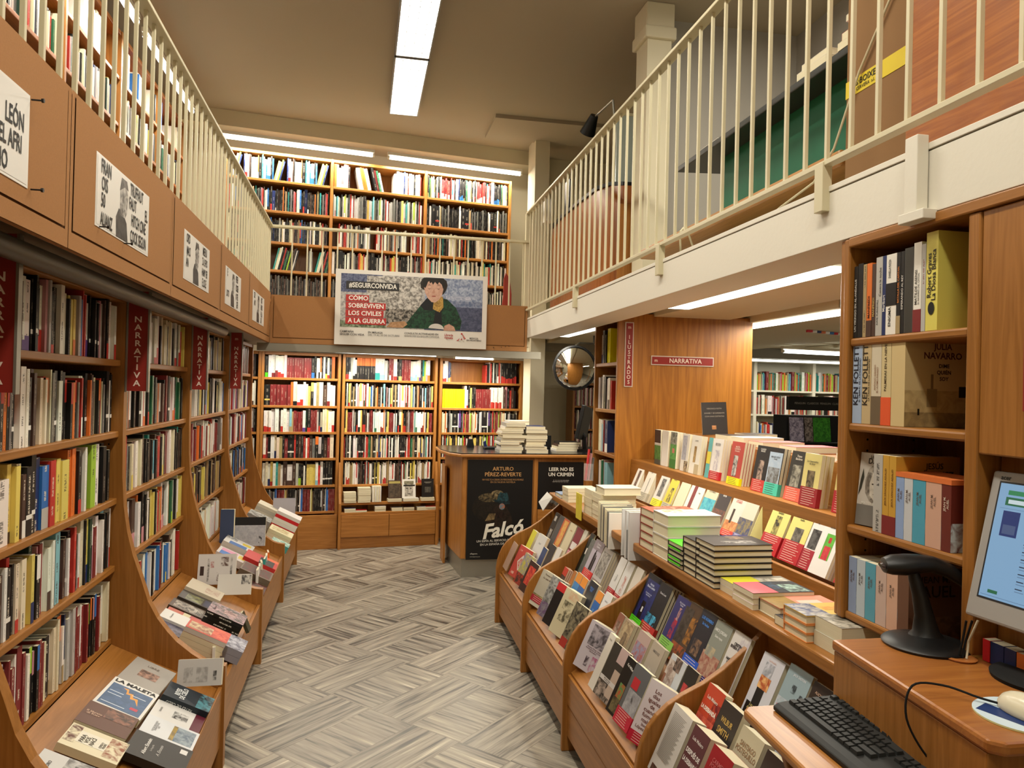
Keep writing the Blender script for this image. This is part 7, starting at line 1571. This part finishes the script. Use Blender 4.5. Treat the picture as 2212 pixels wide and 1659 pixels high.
for i in range(len(P) - 1):
    p0 = Vector(P[max(i - 1, 0)]); p1 = Vector(P[i]); p2 = Vector(P[i + 1]); p3 = Vector(P[min(i + 2, len(P) - 1)])
    for q in range(6):
        t_ = q / 6; pts.append(.5 * ((2 * p1) + (p2 - p0) * t_ + (2 * p0 - 5 * p1 + 4 * p2 - p3) * t_ ** 2 + (3 * p1 - p0 - 3 * p2 + p3) * t_ ** 3))
pts.append(Vector(P[-1])); mb.tube(pts, .0022, 8)
single('cable', mb, BLACKM, 'thin black mouse cable looping over the counter edge', 'cable', FR, smooth=True)
# barcode scanner
S = thing('barcode_scanner', 'black handheld barcode scanner resting on its curved stand', 'barcode scanner', (1.395, 1.575, 1.0405), FR)
cx, cy = 1.385, 1.565
mb = MB(); mb.lathe([(0, 1.0405), (.093, 1.0405), (.096, 1.046), (.092, 1.050), (.07, 1.056), (.035, 1.066), (.0, 1.070)], 40, c=(cx, cy)); part(S, 'base', mb, BLACKP, smooth=True)
mb = MB()
def loft(mb, secs, n=16):
    rings = []
    for c, ax1, ax2, r1, r2 in secs:
        c, ax1, ax2 = Vector(c), Vector(ax1).normalized(), Vector(ax2).normalized()
        rings.append([c + ax1 * r1 * cos(2 * pi * i / n) + ax2 * r2 * sin(2 * pi * i / n) for i in range(n)])
    for a, b in zip(rings, rings[1:]):
        for i in range(n): mb.quad([a[i], a[(i + 1) % n], b[(i + 1) % n], b[i]])
    mb.quad(list(reversed(rings[0]))); mb.quad(rings[-1])
D = Vector((.94, -.34, 0)); Sd = Vector((.34, .94, 0)); Zv = Vector((0, 0, 1))
def at(u, z, s=0): return Vector((cx, cy, 0)) + D * u + Sd * s + Vector((0, 0, z))
loft(mb, [(at(.0, 1.058), D, Sd, .045, .036), (at(.0, 1.075), D, Sd, .030, .024), (at(-.004, 1.11), D, Sd, .022, .019), (at(-.014, 1.155), D, Sd, .018, .017), (at(-.026, 1.195), D, Sd, .015, .015), (at(-.03, 1.212), D, Sd, .012, .013)]); part(S, 'stand_stem', mb, BLACKP, smooth=True)
mb = MB()
loft(mb, [(at(-.100, 1.222), Sd, Zv, .020, .008), (at(-.096, 1.224), Sd, Zv, .030, .017), (at(-.08, 1.226), Sd, Zv, .034, .023), (at(-.05, 1.228), Sd, Zv, .034, .025), (at(-.02, 1.232), Sd, Zv, .030, .022), (at(.01, 1.232), Sd, (0.2, -.05, 1), .024, .019),
          (at(.045, 1.220), Sd, (.45, -.12, .9), .020, .017), (at(.08, 1.198), Sd, (.6, -.2, .8), .018, .015), (at(.108, 1.170), Sd, (.7, -.2, .7), .016, .012), (at(.115, 1.162), Sd, (.7, -.2, .7), .010, .008)], 20); SB = part(S, 'scanner_body', mb, BLACKP, smooth=True)
mb = MB(); loft(mb, [(at(-.104, 1.223), Sd, Zv, .016, .004), (at(-.099, 1.223), Sd, Zv, .026, .008)], 16); part(SB, 'scan_window', mb, flat('scanner_window', '2c2020', .1, .6))
mb = MB(); mb.tube([at(.115, 1.162), at(.135, 1.15), at(.15, 1.12)], .004); part(S, 'cord', mb, BLACKM)
# monitor
cm = Vector((1.384, 1.449, 1.150))
psi, tl = radians(6), radians(13.5)
rgt = Vector((sin(psi), -cos(psi), 0)); nrm = Vector((-cos(psi) * cos(tl), -sin(psi) * cos(tl), sin(tl))); up_ = nrm.cross(rgt) * -1
up_ = rgt.cross(nrm) * -1
if up_.z < 0: up_ = -up_
MT = thing('computer_monitor', 'silver flat monitor with a pale blue page on screen at the right edge', 'monitor', tuple(cm), FR)
bM = Matrix(((rgt.x, up_.x, nrm.x, cm.x), (rgt.y, up_.y, nrm.y, cm.y), (rgt.z, up_.z, nrm.z, cm.z), (0, 0, 0, 1)))
mb = MB(); mb.box(0, .385, 0, .325, -.03, .0, T=bM); BZ = part(MT, 'bezel', mb, SILVER, bev=.006)
mb = MB(); mb.box(.03, .355, .05, .275, -.055, -.03, T=bM); part(MT, 'back_housing', mb, SILVER, bev=.02)
SCR = bpy.data.materials.new('lit_screen'); SCR.use_nodes = True
nt = SCR.node_tree; bb = nt.nodes['Principled BSDF']; at_ = nt.nodes.new('ShaderNodeAttribute'); at_.attribute_name = 'Col'
nt.links.new(at_.outputs['Color'], bb.inputs['Emission Color']); bb.inputs['Emission Strength'].default_value = .75; bb.inputs['Base Color'].default_value = (.02, .02, .02, 1); bb.inputs['Roughness'].default_value = .3
mb = MB(); e = .0006
def sq(x0, x1, y0, y1, c, l=0): mb.quad([(x0, y0, e + l), (x1, y0, e + l), (x1, y1, e + l), (x0, y1, e + l)], c, T=bM)
sq(.022, .363, .045, .303, '101418'); sq(.026, .359, .049, .299, '8ab4d8', .0003)
sq(.045, .30, .252, .270, '1e6c48', .0006); sq(.052, .11, .256, .265, 'd8e8ec', .0009); sq(.125, .20, .256, .265, 'd8e8ec', .0009); sq(.048, .085, .275, .285, '2c8a58', .0006)
sq(.035, .30, .2445, .2455, '6a90b0', .0006); sq(.045, .085, .185, .240, '1c3470', .0006); sq(.05, .08, .19, .21, '4a5c84', .0009)
for k in range(11):
    zz_ = .236 - k * .0155; sq(.105, .105 + .016, zz_, zz_ + .0022, '203048', .0006); sq(.105, .105 + (.05 if k < 7 else .02), zz_ - .0055, zz_ - .0038, '6a88a8', .0006)
sq(.045, .068, .060, .067, '1e6c48', .0006); sq(.03, .35, .054, .0546, '20406c', .0006)
part(MT, 'screen', mb, SCR, attrs=True)
put_text(BZ, 'acer', Matrix.Translation(-LOC[MT.name]) @ bM @ Matrix.Translation((.035, .311, .0008)), .014, '2a2a2c', 'lettering', .02)
for k in range(5):
    mb = MB(); q = bM @ Vector((.16 + k * .018, .022, .0)); q2 = bM @ Vector((.16 + k * .018, .022, .004)); mb.cyl(q, q2, .004, 14); part(BZ, 'button', mb, BEIGE)
mb = MB(); mb.tube([(1.50, 1.33, 1.06), (1.50, 1.33, 1.14), (1.50, 1.32, 1.22)], .016); part(MT, 'stand_neck', mb, BLACKP)
mb = MB(); mb.lathe([(0, 1.0405), (.098, 1.0405), (.10, 1.048), (.09, 1.054), (.05, 1.058), (0, 1.062)], 40, c=(1.475 - .0, 1.33)); part(MT, 'base', mb, BLACKM, smooth=True)
mb = MB(); mb.lathe([(.0, 1.0405), (.032, 1.0405), (.034, 1.044), (.028, 1.046), (.018, 1.044), (.0, 1.043)], 28, c=(1.40, 1.475)); single('cable_grommet', mb, wood('grommet_wood', 0, 'b9753c', '9a5a2c', .2), 'oval wooden cable grommet in the counter under the monitor', 'cable grommet', FR, smooth=True)
for k in range(3):
    mb = MB(); mb.tube([(1.395 + .006 * k, 1.475 - .005 * k, 1.044), (1.40 + .008 * k, 1.47, 1.08), (1.40 + .015 * k, 1.46, 1.13)], .0025); single('cable', mb, [BLACKM, BLACKM, BEIGE][k], ['left black cable rising from the wooden grommet', 'middle black cable rising from the wooden grommet', 'pale cable rising from the wooden grommet'][k], 'cable', FR, smooth=True)
# mouse and pad
mb = MB(); cxm, cym = 1.285, 1.185
pad = [(cxm + .085 * cos(a * pi / 24), cym + .085 * sin(a * pi / 24)) for a in range(48)]
mb.prism(pad, 1.0405, 1.0435, 'z', 'd8dca0'); mb.quad([(x, y, 1.0437) for x, y in pad if x < cxm + .2], 'c8d8e0'); mb.quad([(cxm - .07, cym + .04, 1.0439), (cxm - .03, cym - .075, 1.0439), (cxm + .0, cym - .075, 1.0439), (cxm - .03, cym + .06, 1.0439)], '1c3468'); mb.quad([(cxm + .01, cym + .07, 1.0439), (cxm + .03, cym - .07, 1.0439), (cxm + .06, cym - .05, 1.0439), (cxm + .04, cym + .06, 1.0439)], '1c3468')
single('mouse_pad', mb, PRINT, 'round mouse pad with blue, white and lime stripes', 'mouse pad', FR, attrs=True)
mb = MB(); loft(mb, [(Vector((cxm + .0, cym + .055 - k * .011, 1.0445 + .0)) + Vector((0, 0, .002)), (1, 0, 0), (0, 0, 1), .031 * math.sqrt(max(.02, 1 - ((k - 5) / 5.3) ** 2)), .036 * math.sqrt(max(.02, 1 - ((k - 5) / 5.3) ** 2))) for k in range(11)], 24)
mb.v = [(x, y, max(z, 1.0445)) for x, y, z in mb.v]
single('computer_mouse', mb, BEIGE, 'ivory coloured computer mouse on the striped pad', 'mouse', FR, smooth=True)

flush_books(300)
# ------------------------------------------------------------------ all remaining shelf books, too many and too small to lift out
me = STUFF.mesh('shelf_books'); me.materials.append(PRINT)
o = bpy.data.objects.new('shelf_books', me); COL.objects.link(o)
tag(o, 'packed rows of small books on the far, lower back and upper gallery shelves', 'books', kind='stuff')
